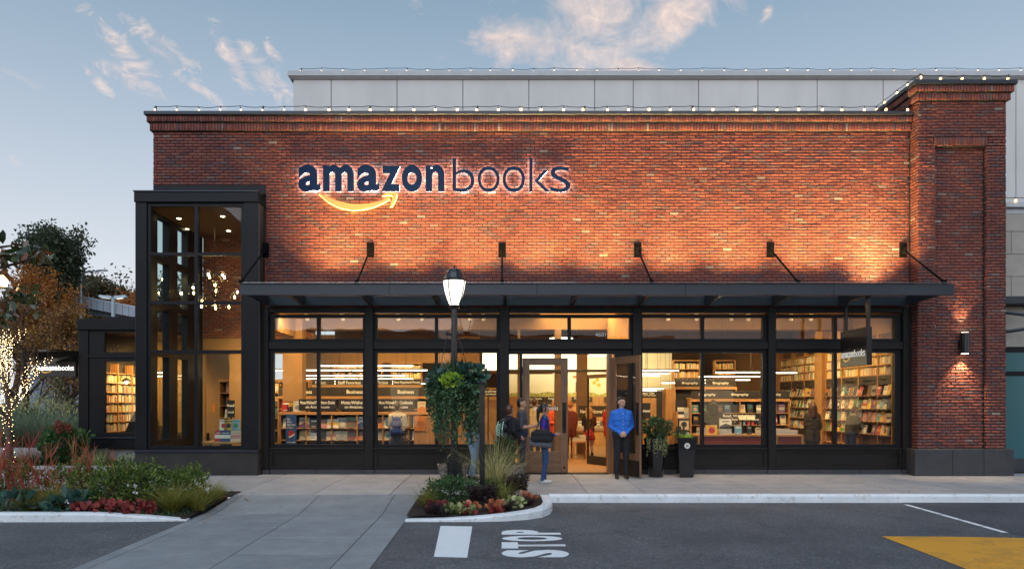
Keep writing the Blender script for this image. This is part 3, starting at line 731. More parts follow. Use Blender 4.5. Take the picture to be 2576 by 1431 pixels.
# ================================================================== canopy over the storefront
can = thing('entrance_canopy', 'long dark steel and glass canopy hung on rods above the shop windows', 'canopy')
CX0, CX1, CYF, CYB, CZ0, CZ1 = -5.35, 9.24, -1.83, -.09, 3.82, 4.045
M_CANST = PM('canopy_steel', (.026,.029,.038), .38, var=.25, vscale=1.2)
seams = [CX0, -2.3, .72, 3.75, 6.78, CX1]
for a, b in zip(seams[:-1], seams[1:]): MB().cbox(a+.001, b-.001, CYF, CYF+.09, CZ0, CZ1, .006).build('fascia', M_CANST, can)
MB().cbox(CX0+.06, CX1-.06, CYB-.08, CYB, CZ0+.01, CZ1-.01, .005).build('rear_channel', M_CANST, can)
JX = [CX0+.04]+[-4.48+1.518*k for k in range(9)]+[CX1-.04]
for x in JX:
    MB().add([(x-.035,CYF+.091,CZ0+.07),(x+.035,CYF+.091,CZ0+.07),(x+.035,CYB-.081,CZ0+.012),(x-.035,CYB-.081,CZ0+.012),
              (x-.035,CYF+.091,CZ1-.012),(x+.035,CYF+.091,CZ1-.012),(x+.035,CYB-.081,CZ1-.012),(x-.035,CYB-.081,CZ1-.012)],
             [(0,3,2,1),(4,5,6,7),(0,1,5,4),(1,2,6,5),(2,3,7,6),(3,0,4,7)]).build('joist', M_CANST, can)
for a, b in zip(JX[:-1], JX[1:]):
    MB().box(a+.006 if a > -5 else a-.12, b-.006 if b < 9 else b+.12, CYF-.09, CYB-.03, CZ1+.012, CZ1+.026).build('glass_sheet', M_GLASSC, can)
M_DL = EM('downlight_glow', (1,.74,.42), 14.0)
for k in range(9):
    x = -5.0+.27+1.518*k if k else -4.95
    d = MB().tube([(x, -1.55, CZ1-.04), (x, -1.55, CZ0+.09)], .045, 14).build('downlight', M_BLACK, can)
    MB().tube([(x, -1.55, CZ0+.089), (x, -1.55, CZ0+.084)], .034, 14).build('lamp', M_DL, d)
    ld = bpy.data.lights.new('downlight_beam', 'SPOT'); ld.energy = 40; ld.color = (1,.66,.34); ld.spot_size = R(95); ld.spot_blend = .8; ld.shadow_soft_size = .03
    link(bpy.data.objects.new('downlight_beam', ld), None, (x, -1.55, CZ0+.07))
for x in (-5.40, -3.0, .01, 3.11, 6.14, 9.17):
    rod = bpy.data.objects.new('tie_rod', None); link(rod, can)
    y0 = -.03
    MB().cbox(x-.085, x+.085, -.030, -.006, 4.94, 5.28, .006).build('wall_plate', M_MATTE, rod)
    MB().cbox(x-.03, x+.03, -.13, -.03, 5.02, 5.16, .006).tube([(x-.05,-.10,5.07),(x+.05,-.10,5.07)], .018).build('clevis', M_MATTE, rod)
    MB().tube([(x,-.10,5.07),(x,-1.56,4.15)], .021, 8).build('rod', M_MATTE, rod)
    MB().tube([(x,-1.50,4.19),(x,-1.60,4.11)], .03, 8).cbox(x-.04, x+.04, -1.64, -1.56, CZ1+.03, CZ1+.12, .01).build('shoe', M_MATTE, rod)
# linear uplights standing on the canopy steel, washing the brick
M_UP = EM('uplight_glow', (1,.66,.32), 3.0)
for k in range(9):
    x = -3.72+1.518*k
    if x > 9.0: x = 8.6
    f = thing('wall_uplight', 'slim black linear uplight lying on the canopy glass by the brick wall', 'light fixture', (x, -.60, CZ1+.03), 0, 'uplights on the canopy')
    MB().box(-.55, .55, -.05, .05, 0, .05).build('housing', M_BLACK, f)
    MB().box(-.54, .54, -.04, .04, .0505, .053).build('lens', M_UP, f)
    ld = bpy.data.lights.new('uplight_beam', 'AREA'); ld.shape = 'RECTANGLE'; ld.size = 1.08; ld.size_y = .24; ld.energy = 82 if k < 8 else 92; ld.color = (1,.66,.24); ld.spread = R(88)
    lo = bpy.data.objects.new('uplight_beam', ld); link(lo, None, (x, -.60, CZ1+.09)); lo.rotation_euler = Vector((0, .12, 1)).to_track_quat('-Z', 'Y').to_euler()
ld = bpy.data.lights.new('uplight_beam', 'AREA'); ld.shape = 'RECTANGLE'; ld.size = .5; ld.size_y = .07; ld.energy = 22; ld.color = (1,.68,.28); ld.spread = R(96)
lo = bpy.data.objects.new('uplight_beam', ld); link(lo, None, (8.35, -.46, CZ1+.09)); lo.rotation_euler = Vector((.05, .35, 1)).to_track_quat('-Z', 'Y').to_euler()

# ------------------------------------------------------------------ big wall lettering
sign = thing('wall_sign', 'large navy halo lit letters amazonbooks with orange smile on the brick wall', 'sign')
M_NAVY = PM('navy_letter', (.004,.017,.062), .55, var=.1, spec=.12)
M_HALO = EM('halo_light', (1,.93,.80), 22.0)
M_SMILE = PM('orange_letter', (.52,.27,.08), .45, emit=(1,.5,.12), estr=.06)
M_HALOO = EM('orange_halo', (1,.62,.12), 12.0)
def su(c): return X((1100+c*.50466)*.62891)
def sv(c): return Z((580+c*.50466)*.62891)
LET = [('a',195,368,172,381,.030),('m',390,632,172,378,.030),('a',658,832,172,381,.030),('z',850,997,178,378,.030),('o',1010,1170,172,381,.030),('n',1198,1346,172,378,.030),
       ('b',1410,1582,118,382,-.014),('o',1608,1780,183,383,-.014),('o',1804,1980,183,383,-.014),('k',2014,2178,118,382,-.014),('s',2180,2336,183,384,-.014)]
for ch, a, b, t, d, bo in LET:
    me = fit(text_mesh(ch, bo, .05, res=8), su(a), su(b), sv(d), sv(t), -.075, ydepth=.05); me.materials.append(M_NAVY)
    lo = link(bpy.data.objects.new('letter', me), sign)
    me = fit(text_mesh(ch, bo-.008, .05, res=6), su(a)+.008, su(b)-.008, sv(d)+.008, sv(t)-.008, -.045, ydepth=.012); me.materials.append(M_HALO)
    link(bpy.data.objects.new('halo', me), lo)
smile = [(355,400),(430,465),(520,508),(620,527),(700,522),(790,500),(860,470),(913,440),(905,428),(840,455),(760,475),(680,482),(600,478),(520,460),(440,430),(370,398)]
arrow = [(855,413),(870,400),(910,385),(950,387),(968,398),(965,430),(950,465),(930,497),(918,500),(920,485),(935,450),(940,425),(930,410),(900,407),(870,415)]
def inset(poly, d):
    n = len(poly); out = []
    A = sum(poly[i][0]*poly[(i+1)%n][1]-poly[(i+1)%n][0]*poly[i][1] for i in range(n)); sg = 1 if A > 0 else -1
    for i in range(n):
        p, q, r = Vector(poly[i-1]), Vector(poly[i]), Vector(poly[(i+1)%n]); e = ((q-p).normalized()+(r-q).normalized()); e = e.normalized()
        nn = Vector((-e.y, e.x))*sg; out.append(tuple(q+nn*d))
    return out
for nm, pl in (('smile', smile), ('arrow_head', arrow)):
    P2 = [(su(a), sv(b)) for a, b in pl]
    so = MB().prism(P2, -.12, -.075, 'y').build(nm, M_SMILE, sign)
    MB().prism(inset(P2, -.005), -.066, -.045, 'y').build('halo', M_HALOO, so)
# ------------------------------------------------------------------ small blade sign hung from the canopy
def small_logo(parent, place, mw, mo):
    # place(a, h): a 0..1 along the sign, h 0..1 height -> world; built flat in (a,h) then mapped
    for ch, a, b, t, d, bo in LET+[('~',0,0,0,0,0)]:
        if ch == '~': continue
        me = fit(text_mesh(ch, bo if bo > 0 else .0, .05, res=3), (a-195)/2141, (b-195)/2141, (527-d)/409, (527-t)/409, 0, ydepth=.004)
        n = len(me.vertices); co = np.empty(n*3, np.float32); me.vertices.foreach_get('co', co); co = co.reshape(-1,3)
        me.vertices.foreach_set('co', np.array([place(p[0], p[2], p[1]) for p in co], np.float32).ravel()); me.update(); me.materials.append(mw)
        link(bpy.data.objects.new('letter', me), parent)
    for nm, pl in (('smile', smile), ('arrow_head', arrow)):
        P2 = [((a-195)/2141, (527-b)/409) for a, b in pl]; mb = MB().prism(P2, -.004, 0, 'y'); mb.v = [place(x, z, y) for x, y, z in mb.v]
        mb.build(nm, mo, parent)
M_LITW = PM('lit_white_letter', (.8,.8,.78), .5, emit=(1,.95,.85), estr=.25)
M_LITO = PM('lit_orange_letter', (.6,.33,.06), .5, emit=(1,.6,.1), estr=.5)
M_SIGN = PM('sign_metal', (.030,.026,.026), .22, metal=.35, var=.15)
bs = thing('blade_sign', 'square dark metal hanging sign with white amazonbooks lettering under the canopy', 'sign')
SX = 7.60
MB().cbox(SX-.055, SX+.055, -1.64, -.44, 2.41, 3.20, .006).build('panel', M_SIGN, bs)
MB().box(SX-.03, SX+.03, -.62, -.54, 3.20, 3.86).build('hanger', M_SIGN, bs); MB().box(SX-.03, SX+.03, -1.62, -1.54, 3.20, 3.88).build('hanger', M_SIGN, bs)
small_logo(bs, lambda a, h, d: (SX-.057+d, -.49-1.08*a, 2.52+.235*h), M_LITW, M_LITO)
ws2 = thing('side_sign', 'wide dark sign with glowing amazonbooks lettering beside the wing', 'sign')
sy = 3.55
MB().cbox(X(91,sy), X(190,sy), sy, sy+.12, Z(947,sy), Z(909,sy), .006).build('panel', PM('grey_sign_panel', (.06,.055,.055), .4), ws2)
for u in (102, 182): MB().box(X(u,sy), X(u+5,sy), sy+.03, sy+.09, Z(909,sy), Z(900,sy)).build('hanger', M_SIGN, ws2)
M_LITW2 = PM('bright_white_letter', (.8,.8,.78), .5, emit=(1,.97,.88), estr=1.6)
small_logo(ws2, lambda a, h, d: (X(96,sy)+(X(186,sy)-X(96,sy))*a, sy-.001+d, Z(938,sy)+(Z(919,sy)-Z(938,sy))*h), M_LITW2, M_LITO)
wc = thing('side_canopy', 'short dark canopy with glass edge on the west side of the wing', 'canopy')
MB().add([(X(86,2.6),2.6,Z(906,2.6)-.02),(X(196,3.4),3.4,Z(893,3.4)),(X(196,5),5,Z(893,3.4)),(X(86,2.6),5,Z(906,2.6)-.02),
          (X(86,2.6),2.6,Z(886,2.6)),(X(196,3.4),3.4,Z(882,3.4)),(X(196,5),5,Z(882,3.4)),(X(86,2.6),5,Z(886,2.6))],
         [(0,3,2,1),(4,5,6,7),(0,1,5,4),(1,2,6,5),(2,3,7,6),(3,0,4,7)]).build('fascia', M_STEELW, wc)
MB().box(X(82,2.6), X(196,3.4), 2.5, 5, Z(882,2.6)+.02, Z(882,2.6)+.035).build('glass_sheet', M_GLASSC, wc)
# ------------------------------------------------------------------ cylinder light on the pier
pl = thing('pier_lamp', 'black cylinder up and down lamp on the brick pier', 'wall lamp', (10.36, QF-.16, 0))
MB().tube([(0,0,Z(889,-.4)),(0,0,Z(836,-.4))], .095, 24).build('housing', M_BLACK, pl, smooth=False)
MB().cbox(-.06, .06, .07, .165, 2.86, 3.02, .006).build('bracket', M_BLACK, pl)
MB().tube([(0,0,Z(889,-.4)-.002),(0,0,Z(889,-.4)-.006)], .07, 20).build('lens', M_DL, pl); MB().tube([(0,0,Z(836,-.4)+.002),(0,0,Z(836,-.4)+.006)], .07, 20).build('lens', M_DL, pl)
for zz, dz, e, ang in ((Z(889,-.4)-.03, -1, 120, 84), (Z(836,-.4)+.03, 1, 60, 66)):
    ld = bpy.data.lights.new('pier_lamp_beam', 'SPOT'); ld.energy = e; ld.color = (1,.66,.32); ld.spot_size = R(ang); ld.spot_blend = .75; ld.shadow_soft_size = .03
    lo = link(bpy.data.objects.new('pier_lamp_beam', ld), None, (10.36, QF-.16, zz)); lo.rotation_euler = Vector((0, .12, dz)).to_track_quat('-Z', 'Y').to_euler()
# ------------------------------------------------------------------ string lights
M_BULB = EM('bulb_glow', (1,.52,.17), 9.0); M_BULBD = EM('bulb_glow_far', (1,.78,.5), 2.2)
def uvsphere(mb, c, r, n=8, m=6, sz=1.0):
    prof = [(max(1e-4, r*math.sin(math.pi*k/m)), c[2]-r*sz*math.cos(math.pi*k/m)) for k in range(m+1)]
    return mb.lathe(prof, n, (c[0], c[1]))
def bulb_mesh(mat, r):
    return uvsphere(MB(), (0,0,-.045-r), r, 8, 6, 1.25).mesh('bulb', mat, True), MB().tube([(0,0,0),(0,0,-.05)], .016*r/.028, 6).mesh('socket', M_BLACK)
def string_lights(name, label, pts, bulbs, posts, bm, ph=.14):
    t = thing(name, label, 'string lights', group='festoon lights on the roof edges')
    cab = []
    for i, p in enumerate(pts):
        cab.append(p)
        if i+1 < len(pts):
            q = pts[i+1]
            sag = random.uniform(.008,.03)
            for s in (.35, .7): cab.append(tuple(p[k]+(q[k]-p[k])*s-(sag if k == 2 else 0) for k in range(3)))
    MB().tube(cab, .008, 5).build('cable', M_BLACK, t)
    for b in bulbs:
        bq = bm3 if (bm is bm1 and b[0] < X(735)) else bm
        s = link(bpy.data.objects.new('socket', bq[1]), t, (b[0]+random.uniform(-.03,.03), b[1], b[2]+random.uniform(-.012,.004)), (random.uniform(-.2,.2), random.uniform(-.2,.2), 0))
        link(bpy.data.objects.new('bulb', bq[0]), s)
    for p in posts: MB().tube([(p[0], p[1], p[2]-ph), (p[0]+.02, p[1], p[2]+.02)], .014, 6).build('post', M_BLACK, t)
    return t
bm1 = bulb_mesh(M_BULB, .026); bm2 = bulb_mesh(M_BULBD, .030); bm3 = bulb_mesh(EM('bulb_dim', (1,.75,.5), 1.5), .024)
ys, zs_ = -.10, 8.355
xs1 = [X(u, ys) for u in np.arange(390, 2290, 54.0)]
string_lights('string_lights', 'warm globe string lights along the main brick parapet', [(x, ys, zs_+.012*math.sin(i*2.1)) for i, x in enumerate(xs1)], [(x+.01, ys, zs_-.005) for x in xs1], [(x, ys+.03, zs_) for x in xs1[0::5]], bm1)
tp = [(PL-.10, 1.4, 8.93), (PL-.10, .9, 8.92), (PL-.10, .4, 8.93), (PL-.10, -.08, 8.92), (PL-.02, PF-.1, 8.94)]+[(PL+.45+.5*k, PF-.1, 8.92) for k in range(4)]
string_lights('string_lights', 'warm globe string lights round the top of the brick pier', tp, tp, [tp[4], tp[-1]], bm1)
# ------------------------------------------------------------------ pale building behind and neighbour
M_PANEL = PM('pale_cladding', (.66,.63,.60), .75, var=.10, vscale=.8, bump=.06, bscale=8, stretch=(1,1,.35))
M_TRIMG = PM('grey_trim', (.50,.50,.51), .6, var=.1)
back = thing('rear_building', 'pale panelled building rising behind the brick parapet', 'building')
BY = 7.0
bt = Z(183, BY); pu = [737, 833, 998.7, 1164.4, 1330.5, 1496, 1593, 1757.5, 1907, 2056, 2222, 2388, 2556, 2722]
MB().box(X(742,BY), X(2860,BY), BY+.06, BY+12, 4.6, bt-.2).build('core', PM('seam_grey', (.33,.33,.33), .9), back)
for a, b in zip(pu[:-1], pu[1:]):
    MB().cbox(X(a,BY)+.012, X(b,BY)-.012, BY, BY+.1, 5.0, bt-.21, .006).build('wall_panel', M_PANEL, back)
MB().add([(X(734,BY)-.02,BY-.02,bt-.24),(X(2860,BY),BY-.02,bt-.24),(X(2860,BY),BY-.14,bt-.15),(X(734,BY)-.10,BY-.14,bt-.15),(X(734,BY)-.10,BY-.14,bt),(X(2860,BY),BY-.14,bt),(X(2860,BY),BY+12,bt),(X(734,BY)-.1,BY+12,bt),(X(734,BY)-.1,BY+12,bt-.15)],
         [(0,1,2,3),(3,2,5,4),(4,5,6,7),(0,3,4,7,8)]).build('coping', M_TRIMG, back)
zb = bt+.13; xsb = [X(u, BY) for u in np.arange(757, 2650, 53.2)]
string_lights('string_lights', 'far string lights along the pale rear parapet', [(x, BY, zb+.02*math.sin(i*1.7)) for i, x in enumerate(xsb)], [(x, BY, zb-.005) for x in xsb], [(x, BY+.02, zb) for x in xsb[0::5]], bm2, .13)
nb = thing('neighbour_building', 'pale stone shop front next to the brick pier with dark canopy', 'building')
NY = .45
def nz_(v): return Z(v, NY)
M_NST = PM('pale_stone', (.40,.35,.30), .8, var=.12, vscale=3, bump=.1, bscale=30)
MB().box(11.36, 19, NY+.05, NY+6, -.05, nz_(525)).build('core', M_MORTAR, nb)
MB().cbox(11.34, 19, NY-.10, NY+.6, nz_(524), nz_(511), .01).build('coping', M_TRIMG, nb)
zz = [538, 583, 640, 696, 749]
for i, (a, b) in enumerate(zip(zz[:-1], zz[1:])):
    for k in range(8): MB().cbox(11.4+.95*k-(.4 if i % 2 else 0)+.004, 11.4+.95*(k+1)-(.4 if i % 2 else 0)-.004, NY-.02, NY+.06, nz_(b)+.004, nz_(a)-.004, .006).build('stone_block', M_NST, nb)
MB().box(11.36, 19, NY-.01, NY+.05, nz_(537.5), nz_(525.2)).build('frieze', M_TRIMG, nb)
MB().box(11.36, 19, NY-.01, NY+.05, nz_(872), nz_(770)).build('stone_band', M_NST, nb)
MB().cbox(11.36, 19, NY-.35, NY+.0, nz_(769), nz_(750), .01).build('canopy_beam', M_CANST, nb)
MB().tube([(11.45, NY-.2, nz_(785)), (12.6, NY-.9, nz_(815))], .045, 6).tube([(11.45, NY-.2, nz_(840)), (12.6, NY-.9, nz_(822))], .045, 6).build('canopy_bracket', M_CANST, nb)
MB().box(11.36, 19, NY-.03, NY+.03, nz_(886), nz_(873)).box(11.36, 19, NY-.03, NY+.03, nz_(945), nz_(934)).box(11.36, 11.44, NY-.03, NY+.03, .3, nz_(886)).build('window_frame', M_STEEL, nb)
MB().box(11.36, 19, NY-.02, NY+.04, 0, .32).build('base', M_STONE, nb)
M_TEAL = PM('teal_dark_glass', (.05,.14,.15), .12, spec=.8)
MB().box(11.36, 19, NY-.015, NY+.045, .32, nz_(873)).build('pane', M_TEAL, nb)
tp = [(11.5+.5*k, NY-.1, nz_(500)) for k in range(5)]
string_lights('string_lights', 'warm string lights on the neighbour parapet beside the pier', tp, tp, [tp[0]], bm1)
# ================================================================== inside the shop
M_FLOORW = wood('floor_boards', (.30,.165,.075), (.5,6,6), .35, .4)
fl = structure('shop_floor', MB().box(-8.0, 9.25, .22, 18.0, -.04, .006), M_JOINT, 'warm wooden floor inside the shop')
for i in range(11):
    for k in range(4): MB().box(1.0+.31*k*0+(.9*k-.5 if i%2 else .9*k), 1.0+.9*(k+1)-.004-(.5 if i%2 else 0), .26+.19*i, .445+.19*i, .007, .014).build('floor_plank', M_FLOORW, fl)
MB().box(-8.0, 9.24, 2.40, 17.9, .007, .012).build('floor_boards', M_FLOORW, fl)['kind'] = 'stuff'
MB().box(-8.0, .98, .24, 2.39, .007, .012).build('floor_boards', M_FLOORW, fl)['kind'] = 'stuff'
MB().box(4.7, 9.24, .24, 2.39, .007, .012).build('floor_boards', M_FLOORW, fl)['kind'] = 'stuff'
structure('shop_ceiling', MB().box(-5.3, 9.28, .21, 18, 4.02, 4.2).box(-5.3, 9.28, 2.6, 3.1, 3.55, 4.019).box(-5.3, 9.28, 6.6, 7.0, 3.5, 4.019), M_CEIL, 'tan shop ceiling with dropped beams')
structure('shop_wall_back', MB().box(-9, 9.4, 18, 18.3, 0, 4.2), M_TAN)
structure('shop_wall_right', MB().box(9.27, 9.5, .22, 18, -.05, 4.2), M_TAN)
structure('shop_wall_left', MB().box(-8.3, -8.1, 3.3, 3.4, 0, 4.2).box(-5.6, -5.1, 2.0, 2.4, 0, 4.02).box(-7.35, -6.75, 3.05, 3.3, 0, 4.0), M_TAN)
structure('tower_partition', MB().box(-5.36, -5.26, .24, 1.95, 3.3, 4.02), M_TAN)
# ------------------------------------------------------------------ books
PAL = [('red', (.36,.03,.03)), ('navy', (.02,.04,.14)), ('white', (.68,.65,.58)), ('cream', (.52,.43,.28)), ('yellow', (.60,.38,.04)), ('teal', (.03,.17,.19)),
       ('black', (.02,.02,.022)), ('orange', (.52,.17,.03)), ('green', (.06,.20,.05)), ('light blue', (.16,.33,.48)), ('brown', (.15,.08,.04)), ('pink', (.42,.19,.19)), ('grey', (.24,.24,.23)), ('purple', (.12,.05,.15))]
CM = {n: PM('cover_'+n.replace(' ', '_'), c, .4) for n, c in PAL}
M_PAGES = PM('book_pages', (.70,.64,.52), .8)
BOOKM = {}
def book_mesh(cn, acc, lay, w, h, t):
    k = (cn, acc, lay, w, h, t)
    if k in BOOKM: return BOOKM[k]
    m = MB(); m.box(-w/2, w/2, 0, .004, 0, h); m.box(-w/2, w/2, t-.004, t, 0, h); m.box(-w/2, -w/2+.004, .0041, t-.0041, 0, h)
    m.cm = 1; m.box(-w/2+.0041, w/2-.004, .0041, t-.0041, .004, h-.004)
    m.cm = 2; e = -.0012
    if lay == 0: m.box(-w*.36, w*.36, e, 0, h*.70, h*.86); m.box(-w*.25, w*.25, e, 0, h*.12, h*.18)
    elif lay == 1: m.box(-w*.5, w*.5, e, 0, h*.30, h*.62); m.box(-w*.35, w*.35, e, 0, h*.75, h*.80)
    elif lay == 2:
        m.prism([(w*.3*math.cos(a*math.pi/6), h*.42+w*.3*math.sin(a*math.pi/6)) for a in range(12)], e, 0, 'y'); m.box(-w*.38, w*.38, e, 0, h*.80, h*.87)
    elif lay == 3:
        for q in range(4): m.box(-w*.36, w*(.36-.08*(q % 2)), e, 0, h*(.82-.11*q), h*(.88-.11*q))
    else: m.add([(-w*.5,e,0),(w*.5,e,0),(w*.5,e,h*.35),(0,e,h*.55),(-w*.5,e,h*.28)], [(0,1,2,3,4)]); m.box(-w*.3, w*.3, e, 0, h*.72, h*.82)
    BOOKM[k] = m.mesh('book', [CM[cn], M_PAGES, CM[acc]]); return BOOKM[k]
br = random.Random(11)
SEEN = {}
BW = ['white']*3+['cream']*5+['black']*4+['brown']*3+['grey']*2+['yellow']*2+['navy','red','teal','orange','light blue','green','purple','pink']
def book(p, where, group, rz=0.0, w=None, h=None, t=None, tilt=-.16, cn=None, acc=None, lay=None):
    cn = cn or br.choice(BW)
    a = acc or br.choice([n for n, _ in PAL if n != cn]); w = w or br.choice((.15, .17, .20)); h = h or br.choice((.22, .25)); t = t or br.choice((.025, .04))
    o = link(bpy.data.objects.new('book', book_mesh(cn, a, br.randrange(5) if lay is None else lay, w, h, t)), None, p, (tilt, 0, rz))
    lb = f'{cn} book with {a} print on {where}'; q = SEEN.get(lb, 0); SEEN[lb] = q+1
    if q: lb = f'{cn} book with {a} {("bands", "lettering", "block", "roundel", "stripes")[min(4, q-1)]} on {where}'
    return tag(o, lb, 'book', group)
M_SPINES = leaf_mat('book_spines', [(.5,.06,.03),(.75,.68,.52),(.72,.40,.05),(.70,.64,.55),(.06,.12,.25),(.80,.74,.60),(.30,.10,.04),(.78,.60,.22),(.10,.26,.12),(.82,.80,.74),(.55,.30,.10)], .5, 0.0)
def spines(parent, a0, a1, z, dirx, base, hmax=.21):
    # a row of upright spines along a direction; dirx: (ux,uy), base point, depth direction
    m = MB(); a = a0
    while a < a1-.02:
        w = br.uniform(.014, .04); h = hmax*br.uniform(.68, 1.0); m.cr = br.random()
        if br.random() < .04: a += w; continue
        dpt = br.uniform(0, .03)
        for_ = [(a, dpt), (a+w-.002, dpt), (a+w-.002, .16), (a, .16)]
        P4 = [(base[0]+dirx[0]*s+dirx[2]*d, base[1]+dirx[1]*s+dirx[3]*d) for s, d in for_]
        m.prism(P4, z, z+h); a += w
    o = m.build('book_spines', M_SPINES, parent); o['kind'] = 'stuff'; return o
def tagboard(parent, x0, x1, y, z0, z1, lines, frac=.42, wide=.6, xo=0.0):
    p = MB().cbox(x0, x1, y-.02, y, z0, z1, .003).build('header_board', M_BLACKP, parent)
    n = len(lines); H = z1-z0
    for i, tx in enumerate(lines):
        big_ = H*frac/max(1, n*.9); zc = z0+H*(.5+(n-1)*.19-.38*i) if n > 1 else z0+H*.5
        if n > 1 and i > 0: big_ *= .85
        me = text_mesh(tx, .012, .001); co = [v.co.x for v in me.vertices]; asp = (max(co)-min(co))/.75
        ww = min(big_*asp, (x1-x0)*.92); xc = (x0+x1)/2+xo
        fit(me, xc-ww/2, xc+ww/2, zc-big_/2, zc+big_/2, y-.0215); me.materials.append(M_LETTER)
        link(bpy.data.objects.new('lettering', me), p)
    return p
def shelf_unit(name, label, x0, x1, yf, ztop, shelf_z, depth=.32, bays=3, header=None, texts=(), group=None):
    t = thing(name, label, 'bookshelf', ((x0+x1)/2, yf, 0), 0, group)
    a, b = -(x1-x0)/2, (x1-x0)/2; w = (x1-x0)/bays
    MB().box(a, b, depth-.02, depth, .02, ztop).build('back_panel', M_BLACKP, t)
    for k in range(bays+1):
        x = a+w*k; MB().cbox(x-.016, x+.016, -.01, depth-.021, .0, ztop, .004).build('upright', M_OAK, t)
    MB().cbox(a-.02, b+.02, -.02, depth, ztop+.001, ztop+.075, .004).build('top_board', M_OAKH, t)
    for z in shelf_z:
        for k in range(bays): MB().cbox(a+w*k+.017, a+w*(k+1)-.017, -.005, depth-.022, z-.024, z, .003).build('shelf_board', M_OAKH, t)
    if header:
        n = len(texts)
        for k, tx in enumerate(texts):
            tagboard(t, a+(b-a)*k/n+.01, a+(b-a)*(k+1)/n-.01, .02, header[0], header[1], tx)
    return t
def fill(t_label, group, x0, x1, y, z, n, wr=(.17,.24), hr=(.24,.29), skip=(), rz=0.0):
    st = (x1-x0)/n
    for k in range(n):
        if k in skip: continue
        book((x0+st*(k+.5)+br.uniform(-.02,.02), y+br.uniform(0,.02), z), t_label, group, rz, round(br.choice(wr), 2), round(br.choice(hr), 2), br.choice((.03,.05)))
# front shelf behind the left windows
yA = 1.55
sA = shelf_unit('bookshelf', 'long oak bookshelf with Most-Wished-For headers behind the window', X(705,yA), X(1092,yA), yA, Z(1043,yA), [Z(1076,yA), Z(1106,yA), .42, .12], bays=6)
x0 = X(705,yA)
hd = [(752, 846, ['Most-Wished-For Picture Books', 'on Amazon.com']), (851, 944, ['Most-Wished-For', 'on Amazon.com']), (950, 1042, ['Most-Wished-For Cookbooks', 'on Amazon.com'])]
for a, b, tx in hd: tagboard(sA, X(a,yA)-sA.location.x, X(b,yA)-sA.location.x, .01, Z(1032,yA), Z(1003,yA), tx, .5)
for z, rw in ((Z(1076,yA), 'the upper row of the front shelf'), (Z(1106,yA), 'the lower row of the front shelf')):
    fill(rw, 'books on the front shelf', X(752,yA), X(1085,yA), yA+.03, z+.002, 14, (.20,.25,.28), (.22,.26,.28))
fill('the end bay of the front shelf', 'books on the front shelf', X(708,yA), X(745,yA), yA+.03, Z(1076,yA)+.002, 2, (.17,), (.24,))
for u, cn in ((717, 'red'), (731, 'black'), (746, 'white'), (1060, 'cream')): book((X(u,yA), yA+.04, Z(1043,yA)+.078), 'top of the front shelf', 'books on the front shelf', 0, .20, .26, .05, -.1, cn)
for z in (Z(1076,yA), Z(1106,yA)):
    for k in range(14):
        xx = X(752,yA)+(X(1085,yA)-X(752,yA))*(k+.5)/14-sA.location.x
        MB().box(xx-.07, xx+.07, -.012, -.006, z-.055, z-.004).build('shelf_tag', M_BLACKP, sA)
# blue holiday poster and orange price notice
po = thing('poster', 'tall blue holiday poster with red santa hat leaning on the front shelf', 'poster')
yP = yA-.10
MB().box(X(719,yP), X(745.5,yP), yP, yP+.012, Z(1118,yP), Z(1042,yP)).build('sheet', PM('poster_blue', (.02,.07,.22), .5, var=.2, vscale=20), po)
for i, tx in enumerate(('More', 'effective', 'than a letter', 'to Santa')):
    put_text('lettering', tx, X(722,yP), X(722+(8,13,21,13)[i],yP), Z(1056+7*i,yP), Z(1051+7*i,yP), yP-.001, M_LETTER, po)
put_text('lettering', 'Create a Wish List', X(723,yP), X(741,yP), Z(1077,yP), Z(1074.5,yP), yP-.001, CM['orange'], po)
put_text('lettering', 'amazon wishlist', X(722,yP), X(743,yP), Z(1113,yP), Z(1110,yP), yP-.001, M_LETTER, po)
MB().prism([(X(u,yP), Z(v,yP)) for u, v in ((724,1094),(727,1084),(733,1081),(739,1085),(742,1091),(734,1094),(728,1098))], yP-.003, yP-.001, 'y').build('hat', CM['red'], po)
MB().prism([(X(u,yP), Z(v,yP)) for u, v in ((726,1098),(734,1094),(741,1090),(742,1093),(735,1097.5),(728,1101))], yP-.005, yP-.003, 'y').build('hat_brim', CM['white'], po)
nt_ = thing('price_notice', 'orange price notice with smile on the shelf end panel', 'notice')
MB().box(X(1044,yP), X(1070,yP), yP, yP+.01, Z(1083,yP), Z(1047,yP)).build('sheet', CM['orange'], nt_)
for i, tx in enumerate(('Store prices', 'are the same as', 'Amazon.com')): put_text('lettering', tx, X(1047,yP), X(1067,yP), Z(1062+4*i,yP), Z(1059+4*i,yP), yP-.001, CM['brown'], nt_)
MB().prism([(X(1051+12*k/6,yP), Z(1074+3.0*math.sin(math.pi*k/6),yP)) for k in range(7)]+[(X(1063-12*k/6,yP), Z(1074+1.6*math.sin(math.pi*k/6),yP)) for k in range(7)], yP-.003, yP-.001, 'y').build('smile', CM['black'], nt_)
MB().cbox(X(1042,yA), X(1092,yA), yA-.08, yA-.02, .02, Z(1046,yA), .004).build('end_panel', M_OAK, sA, loc=(-sA.location.x, -yA, 0))
